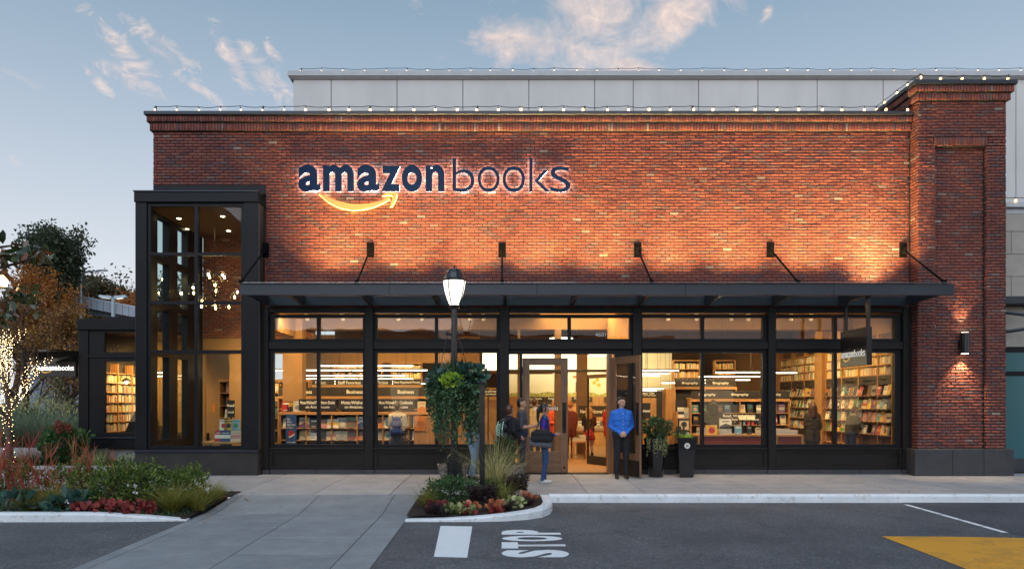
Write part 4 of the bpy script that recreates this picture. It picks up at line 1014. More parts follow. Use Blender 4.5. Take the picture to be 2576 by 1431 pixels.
# rows behind
yB = 3.3
sB = shelf_unit('bookshelf', 'second oak bookshelf with Business headers behind the front shelf', X(700,yB), X(1085,yB), yB, Z(1003,yB), [1.45, 1.1, .75], bays=5, header=(Z(996,yB), Z(974,yB)), texts=(['Business'], ['Business'], ['Business']))
yC = 5.2
sC = shelf_unit('bookshelf', 'third oak bookshelf with Fiction and Staff Favorites headers', X(770,yC), X(1060,yC), yC, Z(974,yC), [1.6, 1.2], bays=4, header=(Z(971,yC), Z(953,yC)), texts=(['Fiction'], ['Staff Favorites'], ['New Fiction'], ['New Paperback Fiction']))
# far back wall shelves of spines
yD = 9.0
def spine_case(name, label, x0, x1, y, zs, z_top, depth=.3):
    t = thing(name, label, 'bookshelf', (0, 0, 0))
    n = max(1, int(round((x1-x0)/.95)))
    MB().box(x0, x1, y+depth-.02, y+depth, zs[0]-.3, z_top).build('back_panel', M_BLACKP, t)
    for k in range(n+1): xx = x0+(x1-x0)*k/n; MB().box(xx-.018, xx+.018, y, y+depth-.021, 0, z_top).build('upright', M_OAK, t)
    for z in zs+[z_top]:
        for k in range(n): MB().box(x0+(x1-x0)*k/n+.019, x0+(x1-x0)*(k+1)/n-.019, y+.005, y+depth-.022, z-.025, z).build('shelf_board', M_OAKH, t)
    for z in zs:
        for k in range(n): spines(t, .03, (x1-x0)/n-.03, z, (1,0,0,1), (x0+(x1-x0)*k/n, y+.03), min(.21, (zs[1]-zs[0])*.86 if len(zs) > 1 else .21))
    return t
spine_case('bookshelf', 'tall back wall bookshelf of upright books beyond the fiction shelves', X(838,yD), X(960,yD), yD, [1.3, 1.6, 1.9, 2.2, 2.47, 2.73], 3.0)
spine_case('bookshelf', 'narrow back wall bookshelf of upright books beside the brown pillar', X(985,yD), X(1060,yD), yD, [1.3, 1.6, 1.9, 2.2, 2.47, 2.73], 3.0)
structure('shop_partition', MB().box(-7.5, X(830,9.3), 9.36, 9.5, 0, 4.02).box(X(830,9.3), -1.4, 9.36, 9.5, 3.02, 4.02), M_TAN, 'tan partition wall in the middle of the shop')
# brown wall beside the entrance
structure('entry_wall', MB().box(X(1130,4.0), X(1206,4.0), 4.0, 4.2, 0, 4.02).box(X(1206,4.0)+.001, X(1250,4.0), 4.0, 4.2, 0, Z(975,4.0)), M_TAN, 'tan wall beside the entrance')
sG = thing('aisle_sign', 'small dark childrens books sign behind the window next to the door', 'sign')
tagboard(sG, X(1208,3.5), X(1250,3.5), 3.5, Z(997,3.5), Z(979,3.5), ['Top-Selling Childrens', 'Graphic Novels'], .6)
MB().box(X(1228,3.5)-.02, X(1228,3.5)+.02, 3.505, 3.53, .006, Z(980,3.5)).build('stand', M_BLACKP, sG)
# ------------------------------------------------------------------ hanging linear lamps
M_TUBE = EM('tube_glow', (1,.86,.62), 9.0)
def linear(x0, x1, y, z, label, rz=0.0, group='hanging linear lamps'):
    t = thing('linear_lamp', label, 'lamp', ((x0+x1)/2, y, z), rz, group); h = (x1-x0)/2
    MB().box(-h, h, -.02, .02, 0, .035).build('housing', M_BLACKP, t); MB().box(-h+.01, h-.01, -.022, .022, -.022, -.0005).build('tube', M_TUBE, t)
    for s in (-.7, .7): MB().tube([(h*s,0,.034),(h*s,0,4.02-z-.005)], .004, 4).build('cable', M_BLACK, t)
L1 = 'slim glowing linear lamp hanging over the front bookshelves'
for v, u0, u1 in ((930, 693, 1075), (919, 800, 1040), (944, 735, 1020), (952, 765, 1040), (958, 790, 1060), (964, 815, 1080)):
    y = .92*FPX/(1010-v)-17; y = max(.8, y); z = CAMZ+(1010-v)*(y+17)/FPX
    if y > 8.8: y = 8.8-.25*(964-v)/6; z = CAMZ+(1010-v)*(y+17)/FPX
    a, b = X(u0,y), X(u1,y); m = (a+b)/2
    linear(a, m-.02, y, z, L1); linear(m+.02, b, y, z, L1)
L2 = 'slim glowing linear lamp hanging over the biography shelves'
for v, u0, u1, y in ((935.5, 1800, 1912, 2.3), (946, 1758, 1912, 3.6), (954.5, 1697, 1887, 5.0), (962, 1664, 1842, 6.4), (931, 1616, 1708, 5.2), (938, 1616, 1684, 6.6), (944, 1616, 1661, 8.0), (983-6, 1617, 1670, 8.3), (982, 1617, 1696, 7.6), (936.5, 1952, 2005, 2.4)):
    linear(X(u0,y), X(u1,y), y, Z(v,y), L2, group='hanging linear lamps right')
# ------------------------------------------------------------------ biography side
yE = 2.7
sE = shelf_unit('bookshelf', 'oak bookshelf with two Biography headers and books facing out', X(1738,yE), X(1985,yE), yE, Z(1010,yE), [Z(1038,yE), Z(1068,yE), .75, .42], bays=4, header=(Z(1002,yE), Z(983,yE)), texts=(['Biography'], ['Biography'], ['Biography']))
for z, rw in ((Z(1038,yE), 'the upper biography row'), (Z(1068,yE), 'the lower biography row')): fill(rw, 'books on the biography shelf', X(1742,yE), X(1980,yE), yE+.03, z+.002, 12, (.15,.17), (.22,.25))
yH = 4.7
sH = shelf_unit('bookshelf', 'rear oak bookshelf with Biography headers above the lower shelf', X(1697,yH), X(1852,yH), yH, Z(979,yH), [1.6, 1.25], bays=2, header=(Z(972.5,yH), Z(954.5,yH)), texts=(['Biography'], ['Biography']))
spine_case('bookshelf', 'far bookshelf of upright books above the biography shelves', X(1800,9), X(1850,9), 9.0, [1.9, 2.2, 2.5, 2.8], 3.1)
spine_case('bookshelf', 'far bookshelf of upright books beside the mural wall', X(1695,9), X(1760,9), 9.0, [1.9, 2.2, 2.5, 2.8], 3.1)
ep = thing('end_panel_display', 'tall orange oak end panel with magazine bays beside the entrance', 'display stand')
yI = 2.9
MB().cbox(X(1674,yI), X(1700,yI), yI, yI+.5, 0, Z(978,yI), .006).build('panel', M_OAK, ep)
MB().cbox(X(1655,yI), X(1668,yI), yI+.1, yI+.2, 0, Z(982,yI), .006).build('post', M_BLACKP, ep)
tagboard(ep, X(1612,yI), X(1657,yI), yI+.3, Z(1000,yI), Z(983,yI), ['Great Gifts', 'New & Top-Rated'], .6)
tagboard(ep, X(1612,1.8), X(1636,1.8), 1.8, Z(1052,1.8), Z(1013,1.8), ['Released'], .18)
ms = thing('magazine_rack', 'narrow oak rack with portrait magazine beside the end panel', 'display stand')
yJ = 2.0
MB().cbox(X(1702,yJ), X(1706,yJ), yJ, yJ+.4, 0, Z(1035,yJ), .004).build('upright', M_OAK, ms); MB().cbox(X(1736,yJ), X(1740,yJ), yJ, yJ+.4, 0, Z(1000,yJ), .004).build('upright', M_OAK, ms)
MB().box(X(1706,yJ)+.001, X(1736,yJ)-.001, yJ+.3, yJ+.33, 0, Z(1005,yJ)).build('back_panel', M_BLACKP, ms)
for v in (1080, 1108, 1050): MB().box(X(1706,yJ)+.001, X(1736,yJ)-.001, yJ+.01, yJ+.29, Z(v,yJ)-.02, Z(v,yJ)).build('shelf_board', M_OAKH, ms)
book((X(1722,yJ), yJ+.03, Z(1080,yJ)+.002), 'the narrow rack', 'magazines on the narrow rack', 0, .25, .30, .02, -.1, 'cream', 'black', 2); book((X(1722,yJ), yJ+.03, Z(1108,yJ)+.002), 'the narrow rack', 'magazines on the narrow rack', 0, .25, .22, .02, -.1, 'white', 'navy', 3)
book((X(1714,yJ), yJ+.03, Z(1050,yJ)+.002), 'the narrow rack', 'magazines on the narrow rack', 0, .16, .26, .02, -.1, 'white', 'black', 1); book((X(1727,yJ), yJ+.03, Z(1050,yJ)+.002), 'the narrow rack', 'magazines on the narrow rack', 0, .16, .26, .02, -.1, 'grey', 'cream', 3)
def table(name, label, x0, x1, y0, y1, zt, front=None):
    t = thing(name, label, 'table', ((x0+x1)/2, (y0+y1)/2, 0)); a, b, c, d = -(x1-x0)/2, (x1-x0)/2, -(y1-y0)/2, (y1-y0)/2
    MB().cbox(a, b, c, d, zt-.045, zt, .005).build('table_top', M_OAKH, t)
    for x in (a, b-.06):
        for y in (c, d-.06): MB().cbox(x, x+.06, y, y+.06, .006, zt-.0455, .004).build('leg', M_OAK, t)
    if front: MB().box(a+.065, b-.065, c+.02, c+.04, .05, zt-.05).build('front_panel', front, t)
    return t
M_REDP = PM('red_panel', (.22,.035,.02), .5, var=.2)
tb = table('display_table', 'oak display table with red front panel and stacked books', X(1757,1.1), X(1928,1.1), 1.1, 1.9, Z(1093,1.1), M_REDP)
tagboard(tb, X(1805,1.7)-tb.location.x, X(1913,1.7)-tb.location.x, 1.7-tb.location.y, Z(1061,1.7), Z(1039,1.7), ['Read, Watch, Listen', 'Discover the Books That Make the Movies'], .62)
for s in (1815, 1905): MB().box(X(s,1.7)-tb.location.x, X(s+3,1.7)-tb.location.x, 1.705-tb.location.y, 1.73-tb.location.y, Z(1093,1.1), Z(1060,1.7)).build('sign_stand', M_BLACKP, tb)
zt = Z(1093,1.1)+.002
ORD = ['lowest', 'second', 'third', 'fourth', 'fifth', 'sixth']
def stack(x, y, z, n, w, d, where, cols_=None):
    cols_ = cols_ or ['white','cream','grey']
    for k in range(n):
        cn = cols_[k % len(cols_)]
        o = link(bpy.data.objects.new('book', book_mesh(cn, 'cream', 0, w, d, .032)), None, (x+br.uniform(-.008,.008), y, z+.0335*(k+1)), (-math.pi/2, 0, br.uniform(-.04,.04)))
        tag(o, f'{cn} book lying {"topmost" if k == n-1 else ORD[k]} in the flat stack {where}', 'book', 'stacked books on tables')
for cn, u, w, h, a in (('yellow', 1791, .27, .23, 'red'), ('light blue', 1858, .17, .22, 'white'), ('black', 1886, .10, .21, 'grey'), ('cream', 1908, .12, .17, 'brown')):
    book((X(u,1.25), 1.25, zt), 'the red display table', 'books on the display table', 0, w, h, .05, -.18, cn, a, 2 if cn == 'yellow' else 0)
stack(X(1826,1.2), 1.2, zt, 4, .29, .22, 'in the middle of the red display table', ['white']); book((X(1826,1.25), 1.25, zt+.14), 'a white stack', 'books on the display table', 0, .29, .23, .04, -.12, 'white', 'black', 4)
for u in (1869, 1890): book((X(u,1.5), 1.5, zt+.36), 'a raised book stand', 'books on the display table', 0, .19, .12, .02, -.5, 'white', 'cream', 3)
for u in (1869, 1890): MB().box(X(u,1.5)-.02-tb.location.x, X(u,1.5)+.02-tb.location.x, .03, .05, Z(1093,1.1), zt+.37).build('book_stand', M_BLACKP, tb)
stack(X(1768,1.3), 1.3, zt, 5, .20, .24, 'beside the large yellow book')
tb2 = table('display_table', 'low oak table with white book stacks behind the corner window', X(1951,1.0), X(2022,1.0), 1.0, 1.7, Z(1093,1.0), M_REDP)
for u, wh in ((1958, 'against the window column on the low table'), (1976, 'in the middle of the low corner table'), (1995, 'at the aisle end of the low table')): stack(X(u,1.2), 1.15, Z(1093,1.0)+.002, 4 if u < 1990 else 3, .2, .24, wh, ['white','cream'])
for k in range(10): book((X(1836+7.5*k,1.15)+.0, 1.1, .10), 'the floor shelf', 'books under the display table', 0, .05, .2, .15, 0, None, None, 0)
# ------------------------------------------------------------------ right wall bookcase (runs back along the side wall)
rc = thing('wall_bookcase', 'tall oak wall bookcase full of books along the side wall', 'bookcase')
RX = 9.14
ybay = [.38, 1.05, 2.02, 2.96, 3.92]; ybay2 = [4.45, 5.42, 6.4, 7.4]
M_HDR = M_BLACKP
def bays_of(ybs, heads):
    for k in range(len(ybs)):
        MB().box(RX-.02, RX+.12, ybs[k]-.02, ybs[k]+.02, 0, 3.3).build('upright', M_OAK, rc)
    for k, (a, b) in enumerate(zip(ybs[:-1], ybs[1:])):
        a += .021; b -= .021
        MB().box(RX+.10, RX+.12, a, b, 0, 3.3).build('back_panel', PM('case_back', (.10,.055,.025), .6) if 'case_back' not in MATS else MATS['case_back'], rc)
        for z in (2.31, 2.55, 2.79, 3.03): 
            MB().box(RX-.01, RX+.099, a, b, z-.025, z).build('shelf_board', M_OAKH, rc)
            if z < 3.0: spines(rc, 0, b-a-.01, z, (0,1,1,0), (RX-.005, a), .205)
        h = MB().box(RX-.012, RX+.01, a, b, 2.06, 2.284).build('header_board', M_HDR, rc)
        me = text_mesh(heads[k % len(heads)], .012, .001); n = len(me.vertices); co = np.empty(n*3, np.float32); me.vertices.foreach_get('co', co); co = co.reshape(-1,3); lo = co.min(0); hi = co.max(0)
        L = min(.5, .065*(hi[0]-lo[0])/.75); yc = (a+b)/2
        me.vertices.foreach_set('co', np.stack([np.full(n, RX-.0135), yc+L/2-(co[:,0]-lo[0])/(hi[0]-lo[0])*L, 2.14+(co[:,1]-lo[1])/(hi[1]-lo[1])*.07], 1).astype(np.float32).ravel()); me.update(); me.materials.append(M_LETTER)
        link(bpy.data.objects.new('lettering', me), h)
        for z in (1.81, 1.48, 1.17, .86, .55, .24):
            MB().box(RX-.10, RX+.099, a, b, z-.022, z).build('shelf_board', M_OAKH, rc)
            nb_ = 4
            for q in range(nb_):
                yy = a+(b-a)*(q+.5)/nb_
                if z > .3: MB().box(RX-.108, RX-.101, yy-.045, yy+.045, z-.055, z-.004).build('shelf_tag', M_BLACKP, rc)
                if z > .6 and not (br.random() < .08): book((RX-.06, yy, z+.002), {1.81: 'the top display row', 1.48: 'the second display row', 1.17: 'the third display row', .86: 'the lowest display row'}[z]+' of the '+heads[k % len(heads)].lower()+' bay', 'books on the wall bookcase', -math.pi/2, br.choice((.15,.17,.20)), br.choice((.22,.25)), br.choice((.03,.05)), -.22)
bays_of(ybay, ['Sports', 'Entertainment', 'Entertainment', 'Humor']); bays_of(ybay2, ['Art', 'Art', 'Art'])
MB().box(RX-.12, RX+.12, 3.945, 4.425, 0, 4.0).build('pier', M_TAN, rc)
for y in (1.6, 2.9, 5.6):
    sc_ = thing('shelf_sconce', 'small brass cone sconce fixed to the wall bookcase', 'wall lamp', (RX-.02, y, 2.02), 0, 'bookcase sconces')
    MB().tube([(0,0,.03),(-.12,0,.08),(-.22,0,.02)], .01, 6).build('arm', M_BRONZE, sc_); MB().lathe([(.02,.03),(.07,-.06)], 14, (-.22,0)).build('shade', M_BRONZE, sc_)
# ------------------------------------------------------------------ entrance: vestibule, mural wall, sale table
M_MURAL = bpy.data.materials.new('mural'); M_MURAL.use_nodes = True
def _mural():
    n = N(M_MURAL.node_tree); p = M_MURAL.node_tree.nodes['Principled BSDF']; g = n('ShaderNodeNewGeometry'); s = n('ShaderNodeSeparateXYZ', inp={0: g.outputs['Position']})
    z = n('ShaderNodeTexNoise', inp={'Vector': g.outputs['Position'], 'Scale': 2.0, 'Detail': 4.0})
    wv = n('ShaderNodeTexNoise', inp={'Vector': n('ShaderNodeMapping', inp={'Vector': g.outputs['Position'], 'Scale': (9,1,1.4)}).outputs[0], 'Scale': 3.0, 'Detail': 5.0, 'Distortion': 1.0})
    h = n.m('ADD', s.outputs[2], n.m('MULTIPLY', n.m('SUBTRACT', z.outputs[0], .5), .35))
    skyc = n.ramp(n.m('SUBTRACT', s.outputs[2], 1.6), [(0, (.62,.50,.36)), (.5, (.66,.58,.44)), (1, (.70,.66,.55))])
    gr = n.ramp(wv.outputs[0], [(.35, (.16,.17,.03)), (.6, (.42,.38,.12))])
    n.link(n.mix(n.m('LESS_THAN', h, 1.98), skyc, gr), p.inputs['Base Color']); p.inputs['Roughness'].default_value = .8
_mural()
yM = 11.0
mw = thing('mural_wall', 'pale mural of grass and flowers on the wall beyond the entrance', 'mural')
MB().box(X(1270,yM), X(1690,yM), yM, yM+.1, 1.0, 3.7).build('painting', M_MURAL, mw)
MB().box(X(1270,yM), X(1690,yM), yM-.2, yM-.001, 0, Z(997,yM)).build('low_case', M_OAK, mw)
# painted figures on the mural: a child carrying a box, a sunflower
fg = MB(); ym = yM-.008
def mp2(u, v): return (X(u,yM), Z(v,yM))
fg.prism([mp2(u,v) for u, v in ((1448,985),(1452,985),(1453,972),(1455,985),(1459,985),(1459,960),(1448,960))], ym, yM-.001, 'y'); fg.build('painted_legs', CM['navy'], mw)
MB().prism([mp2(u,v) for u, v in ((1447,960),(1460,960),(1459,949),(1448,949))], ym, yM-.001, 'y').build('painted_shirt', CM['white'], mw)
MB().prism([mp2(u,v) for u, v in ((1441,951),(1463,949),(1463,943),(1441,945))], ym-.004, yM-.001, 'y').build('painted_box', CM['orange'], mw)
MB().prism([mp2(1453+4*math.cos(a), 939+4*math.sin(a)) for a in np.linspace(6.28,0.52,11)], ym, yM-.001, 'y').build('painted_head', CM['brown'], mw)
for u, v in ((1497,945),(1503,955),(1495,962),(1506,968)): MB().prism([mp2(u+5*math.cos(a), v+5*math.sin(a)) for a in np.linspace(6.28,0.62,10)], ym, yM-.001, 'y').build('painted_flower', CM['yellow'], mw)
for k, u in enumerate((1318, 1372, 1438, 1520, 1560)):
    tagboard(mw, X(u,yM-.25), X(u+52,yM-.25), yM-.25, Z(1011,yM-.25), Z(998,yM-.25), ['Picture Books', 'Ages 3-5'], .7)
cv = thing('light_cove', 'bright white lit ceiling cove beyond the entrance doors', 'light')
yV = 7.6
MB().box(X(1212,yV), X(1400,yV), yV, yV+2.4, Z(934,yV), Z(931,yV)).build('ledge', M_TAN, cv); MB().box(X(1212,yV), X(1470,yV), yV+.9, yV+1.0, Z(931,yV), 3.95).build('glow_panel', EM('cove_glow', (1,.84,.55), 2.2), cv)
MB().box(X(1490,yV), X(1530,yV), yV+.2, yV+1.0, 3.2, 3.9).build('glow_panel', MATS['cove_glow'], cv)
ves = thing('vestibule', 'inner vestibule frame of dark bars with oak posts', 'door frame')
yW = 2.3
M_BRW = PM('brown_post', (.13,.075,.038), .5, var=.2)
for a, b in ((1396, 1412), (1302, 1309)): MB().cbox(X(a,yW), X(b,yW), yW, yW+.25, .013, 3.55, .006).build('post', M_BRW, ves)
MB().cbox(X(1452,6.3), X(1478,6.3), 6.3, 6.6, .013, 4.0, .006).build('column', M_BRW, ves)
MB().cbox(X(1275,yW), X(1540,yW), yW-.04, yW-.001, Z(936,yW), Z(929,yW), .004).build('bar', M_BLACKP, ves)
MB().cbox(X(1531,yW), X(1600,yW), yW, yW+.2, .013, 3.9, .006).build('wall_post', M_OAK, ves)
d2 = thing('inner_door', 'glass inner door with black frame standing open in the vestibule', 'door', (X(1530,1.9), 1.9, .012), R(118))
for a, b, c, d in ((0,.05,0,2.35),(.87,.92,0,2.35)): MB().box(a, b, -.02, .02, c, d).build('stile', M_BLACKP, d2)
MB().box(.051,.869,-.02,.02,0,.22).build('bottom_rail', M_BLACKP, d2); MB().box(.051,.869,-.02,.02,2.25,2.35).build('top_rail', M_BRW, d2); MB().box(.05,.87,-.004,.004,.22,2.25).build('pane', M_GLASS, d2)
MB().tube([(.80,-.02,.95),(.80,-.09,.97),(.80,-.09,1.35),(.80,-.02,1.37)], .014, 6).build('handle', M_BLACK, d2)
yT = 5.2
ss = thing('floor_sign', 'dark New Hardcover Nonfiction sign on the sale table by the door', 'sign')
tagboard(ss, X(1455,yT+.4), X(1560,yT+.4), yT+.4, Z(1048,yT+.4), Z(1020,yT+.4), ['New Hardcover Nonfiction'], .34)
for u in (1460, 1550): MB().box(X(u,yT+.4), X(u+3,yT+.4), yT+.405, yT+.43, .77, Z(1047,yT+.4)).build('stand', M_BLACKP, ss)
table('sale_table', 'high oak sale table with book stacks by the doorway', X(1420,yT), X(1580,yT), yT, yT+.8, .78)
table('low_bench', 'low oak bench table just inside the door', X(1440,4.25), X(1478,4.25), 4.25, 4.75, .52)
for u, n, wh in ((1435,4,'next to the hat wearer'),(1447,5,'tallest on the high sale table'),(1459,4,'next to the plaid skirt girl'),(1505,3,'under the Nonfiction sign'),(1522,4,'by the red coat on the sale table')): stack(X(u,yT), yT+.05, .783, n, .22, .28, wh, ['cream','red','white'])
for u, n, wh in ((1450,3,'lower of two on the low bench'),(1466,5,'taller of two on the low bench')): stack(X(u,4.25), 4.3, .523, n, .2, .26, wh, ['cream','white','brown'])
for u, cn in ((1462,'white'), (1476,'red'), (1505,'white'), (1518,'teal')): book((X(u,yT+.35), yT+.3, .79), 'the high sale table', 'books on the sale table', 0, .2, .28, .04, -.15, cn)
tr = table('parenting_table', 'oak table with parenting books seen through the closed door', X(1322,4.2), X(1405,4.2), 4.2, 5.0, .9)
tagboard(tr, X(1330,4.6)-tr.location.x, X(1410,4.6)-tr.location.x, 4.6-tr.location.y, Z(1026,4.6), Z(1012,4.6), ['Best of Parenting    Gifts for Kids'], .4)
for s in (1333, 1405): MB().box(X(s,4.6)-tr.location.x, X(s+3,4.6)-tr.location.x, 4.605-tr.location.y, 4.63-tr.location.y, .9, Z(1025,4.6)).build('sign_stand', M_BLACKP, tr)
for u, wh in ((1340,'behind the beige coat'), (1358,'in the middle of the parenting table'), (1380,'beside the orange coat')): stack(X(u,4.2), 4.3, .903, 4, .22, .28, wh, ['white','orange','cream'])
put_text('door_lettering', 'amazonbooks', X(1342,.07), X(1404,.07), Z(1031,.07), Z(1020,.07), .07, M_LETTER, shop)
# ------------------------------------------------------------------ track heads and ceiling lamps
M_TRK = PM('white_fitting', (.6,.58,.54), .5)
for u in (770, 860, 1000, 1060, 1180, 1215, 1680, 1752, 1840, 1882, 1990, 2040):
    y = 2.2; x = X(u, y)
    t = thing('track_light', 'white track spotlight on the ceiling behind the transom windows', 'lamp', (x, y, 4.02), 0, 'ceiling track spotlights')
    MB().box(-.02, .02, -.02, .02, -.10, -.001).build('stem', M_TRK, t); MB().tube([(0,-.02,-.10),(.02,.06,-.26)], .05, 10).build('head', M_TRK, t)
pd = thing('pendant_lamp', 'dark dome pendant lamp with glowing underside above the entrance', 'lamp', (X(1412,3.0), 3.0, 0))
zp = Z(853,3.0)
MB().lathe([(.34,zp+.03),(.30,zp+.06),(.10,zp+.20),(.07,zp+.45)], 24).build('shade', M_BRONZE, pd); MB().lathe([(.31,zp+.012),(.31,zp+.025)], 24).build('diffuser', EM('pendant_glow', (1,.85,.6), 5.0), pd); MB().tube([(0,0,zp+.44),(0,0,4.02)], .02, 6).build('stem', M_BRONZE, pd)
def area(x, y, z, sx, sy, e, d, col=(1,.60,.215), spread=150):
    ld = bpy.data.lights.new('shop_light', 'AREA'); ld.shape = 'RECTANGLE'; ld.size = sx; ld.size_y = sy; ld.energy = e; ld.color = col; ld.spread = R(spread)
    o = link(bpy.data.objects.new('shop_light', ld), None, (x, y, z)); o.rotation_euler = Vector(d).to_track_quat('-Z', 'Y').to_euler(); return o
for x, e in ((-4.1, 92), (-1.6, 72), (1.4, 36), (4.4, 82), (7.4, 85)): area(x, .55, 3.7, 2.2, .25, e, (0, .85, -1))
for x in (-3.5, .5, 4.5): area(x, 5.0, 3.9, 3.0, 2.0, 70, (0, .05, -1))
area(7.9, 3.5, 3.9, .8, 5.0, 200, (.55, 0, -1)); area(3.0, 8.6, 3.8, 5.0, .6, 170, (0, .9, -.8), (1,.80,.42)); area(-3.0, 7.4, 3.8, 5.0, .5, 110, (0, .8, -1)); area(5.5, 7.4, 3.8, 5.0, .5, 90, (0, .8, -1))
area(2.0, 2.2, 3.9, 2.0, .8, 70, (0, .2, -1))
# ------------------------------------------------------------------ tower room: chandelier, round table, notices
ch = thing('globe_chandelier', 'branching bronze chandelier with clear glass globes in the corner tower', 'chandelier')
yG = 1.2; M_CLEAR = glass_mat('clear_globe', (.95,.93,.88), .04); M_FIL = EM('filament', (1,.66,.26), 60.0)
hub = Vector((X(540,yG), yG, Z(747,yG)))
MB().tube([hub, hub+Vector((0,0,6.06-hub.z))], .012, 6).build('stem', M_BRONZE, ch)
gm = uvsphere(MB(), (0,0,0), .115, 16, 10).mesh('globe', M_CLEAR, True); fm = uvsphere(MB(), (0,0,0), .022, 6, 4, 1.6).mesh('bulb', M_FIL)
for u, v, dy in ((524,690,-.2),(527,697,.1),(560,692,.2),(565,698,-.1),(541,717,0),(486,724,-.4),(487,737,.4),(597,735,.3),(590,747,-.3),(543,732,.5),(507,771,-.3),(541,766,0),(543,775,.2),(576,772,.3),(508,757,.1)):
    p = Vector((X(u,yG+dy), yG+dy, Z(v,yG+dy)))
    mid = Vector((p.x, p.y, hub.z+(.1 if p.z > hub.z else -.08)))
    a = MB().tube([hub, Vector((hub.x+(p.x-hub.x)*.7, hub.y+(p.y-hub.y)*.7, mid.z)), mid, p-Vector((0,0,.1)) if p.z > mid.z else p+Vector((0,0,.1))], .009, 6).build('arm', M_BRONZE, ch)
    g = link(bpy.data.objects.new('globe', gm), ch, p); link(bpy.data.objects.new('bulb', fm), g)
area(-6.7, 1.4, 6.0, 1.6, 1.2, 26, (.1, .5, -1), (1,.62,.30)); area(-6.6, 1.0, 3.2, 1.2, .5, 36, (0, .6, -1)); area(-6.4, 1.9, 2.9, .8, .3, 26, (0,.9,-.6))
for k, (u, v, lab) in enumerate(((420,690,'highest'),(410,703,'second'),(432,699,'third'),(440,760,'fourth'),(424,752,'fifth'),(456,738,'sixth'),(470,775,'lowest'))):
    hy_ = 1.5+.12*k; hbl = thing('hanging_bulb', 'tiny bare bulb hanging on a thin cord in the corner tower', 'lamp', (X(u,hy_), hy_, Z(v,hy_)), 0, 'bare bulbs in the tower')
    uvsphere(MB(), (0,0,0), .028, 8, 6, 1.3).build('bulb', M_FIL, hbl); MB().tube([(0,0,.03),(0,0,6.06-hbl.location.z)], .004, 4).build('cord', M_BLACK, hbl)
for k, (u, yv_) in enumerate(((450,.9),(470,2.0),(560,.7),(575,2.2))):
    dn = thing('ceiling_spot', 'small round spot recessed in the tower ceiling', 'lamp', (X(u,yv_), yv_, 6.06), 0, 'tower ceiling spots'); MB().tube([(0,0,-.004),(0,0,-.012)], .05, 12).build('lens', M_DL, dn); MB().tube([(0,0,-.0005),(0,0,-.0035)], .07, 14).build('trim', M_BLACK, dn)
rt = thing('round_table', 'round oak table with travel books inside the corner tower', 'table', (X(577,.9), .9, 0))
zR = Z(1109,.9)
MB().lathe([(.62,zR-.04),(.62,zR)], 32).build('table_top', M_OAKH, rt); MB().lathe([(.30,.01),(.28,.05),(.06,.08),(.06,zR-.041)], 20).build('pedestal', M_BLACKP, rt)
MB().lathe([(.42,zR+.002),(.42,zR+.26)], 24, (0.05,.15)).build('riser', M_BLACKP, rt)
for u, yy, dz, cn, a in ((552,.62,0,'red','white'),(566,.55,0,'navy','white'),(592,.52,0,'cream','pink')): book((X(u,yy), yy, zR+.003), 'the round tower table', 'books on the round table', 0, .24, .27, .06, -.2, cn, a, 1)
for u, cn, a in ((562,'white','red'),(574,'yellow','black'),(592,'light blue','green')): book((X(u,.85), .85, zR+.265), 'the riser of the round table', 'books on the round table', 0, .2, .26, .04, -.15, cn, a, 2)
rl = thing('read_local_sign', 'black Read Local sign standing in the corner tower', 'sign')
tagboard(rl, X(572,1.5), X(591,1.5), 1.5, Z(1049,1.5), Z(1006,1.5), ['Read', 'Local'], .28); MB().box(X(580,1.5), X(583,1.5), 1.502, 1.52, .006, Z(1048,1.5)).build('stand', M_BLACKP, rl)
orn = thing('small_notice', 'small orange notice on the tan pillar in the tower', 'notice'); MB().box(X(534,3.04), X(541,3.04), 3.03, 3.045, Z(1036,3.04), Z(1016,3.04)).build('sheet', CM['orange'], orn)
shelf_unit('bookshelf', 'oak bookshelf of travel books at the back of the tower room', -7.9, -5.4, 3.8, 2.2, [.5,.85,1.2,1.55,1.9], bays=3)
for z, rw in ((1.2, 'the low row of the tower shelf'), (1.55, 'the middle row of the tower shelf'), (1.9, 'the high row of the tower shelf')): fill(rw, 'books in the tower room', -7.8, -5.5, 3.83, z+.002, 7)
# wing interior
tS = thing('bookshelf', 'oak bookshelf of upright books seen through the side wing window', 'bookshelf')
wsx = wl+.42
for k in range(5): MB().box(wsx-.22, wsx+.01, WY+.45+.85*k-.02, WY+.45+.85*k+.02, .55, 2.75).build('upright', M_OAK, tS)
for z in (.8, 1.08, 1.36, 1.64, 1.92, 2.2, 2.48):
    for k in range(4):
        y0_, y1_ = WY+.471+.85*k, WY+.429+.85*(k+1); MB().box(wsx-.21, wsx+.005, y0_, y1_, z-.024, z).build('shelf_board', M_OAKH, tS)
        if z < 2.4: spines(tS, 0, y1_-y0_-.01, z, (0,1,-1,0), (wsx, y0_), .23)
MB().box(wsx-.235, wsx-.221, WY+.42, WY+3.9, .55, 2.75).build('back_panel', M_BLACKP, tS)
structure('wing_wall', MB().box(wl+.2, wr+2, 7.4, 7.5, 0, 4.1), M_TAN); structure('wing_floor', MB().box(wl+.2, wr, WY+.2, 7.4, WZ(1120), WZ(1112)), M_FLOORW)
for u, v in ((297, 946), (318, 958)):
    p = thing('pendant_lamp', 'small dark pendant lamp glowing in the side wing', 'lamp', (X(u,5), 5, Z(v,5)), 0, 'wing pendants')
    MB().lathe([(.14,-.02),(.12,.02),(.03,.10)], 16).build('shade', M_BRONZE, p); uvsphere(MB(), (0,0,-.03), .05).build('bulb', M_FIL, p); MB().tube([(0,0,.09),(0,0,1.0)], .008, 5).build('cord', M_BLACK, p)
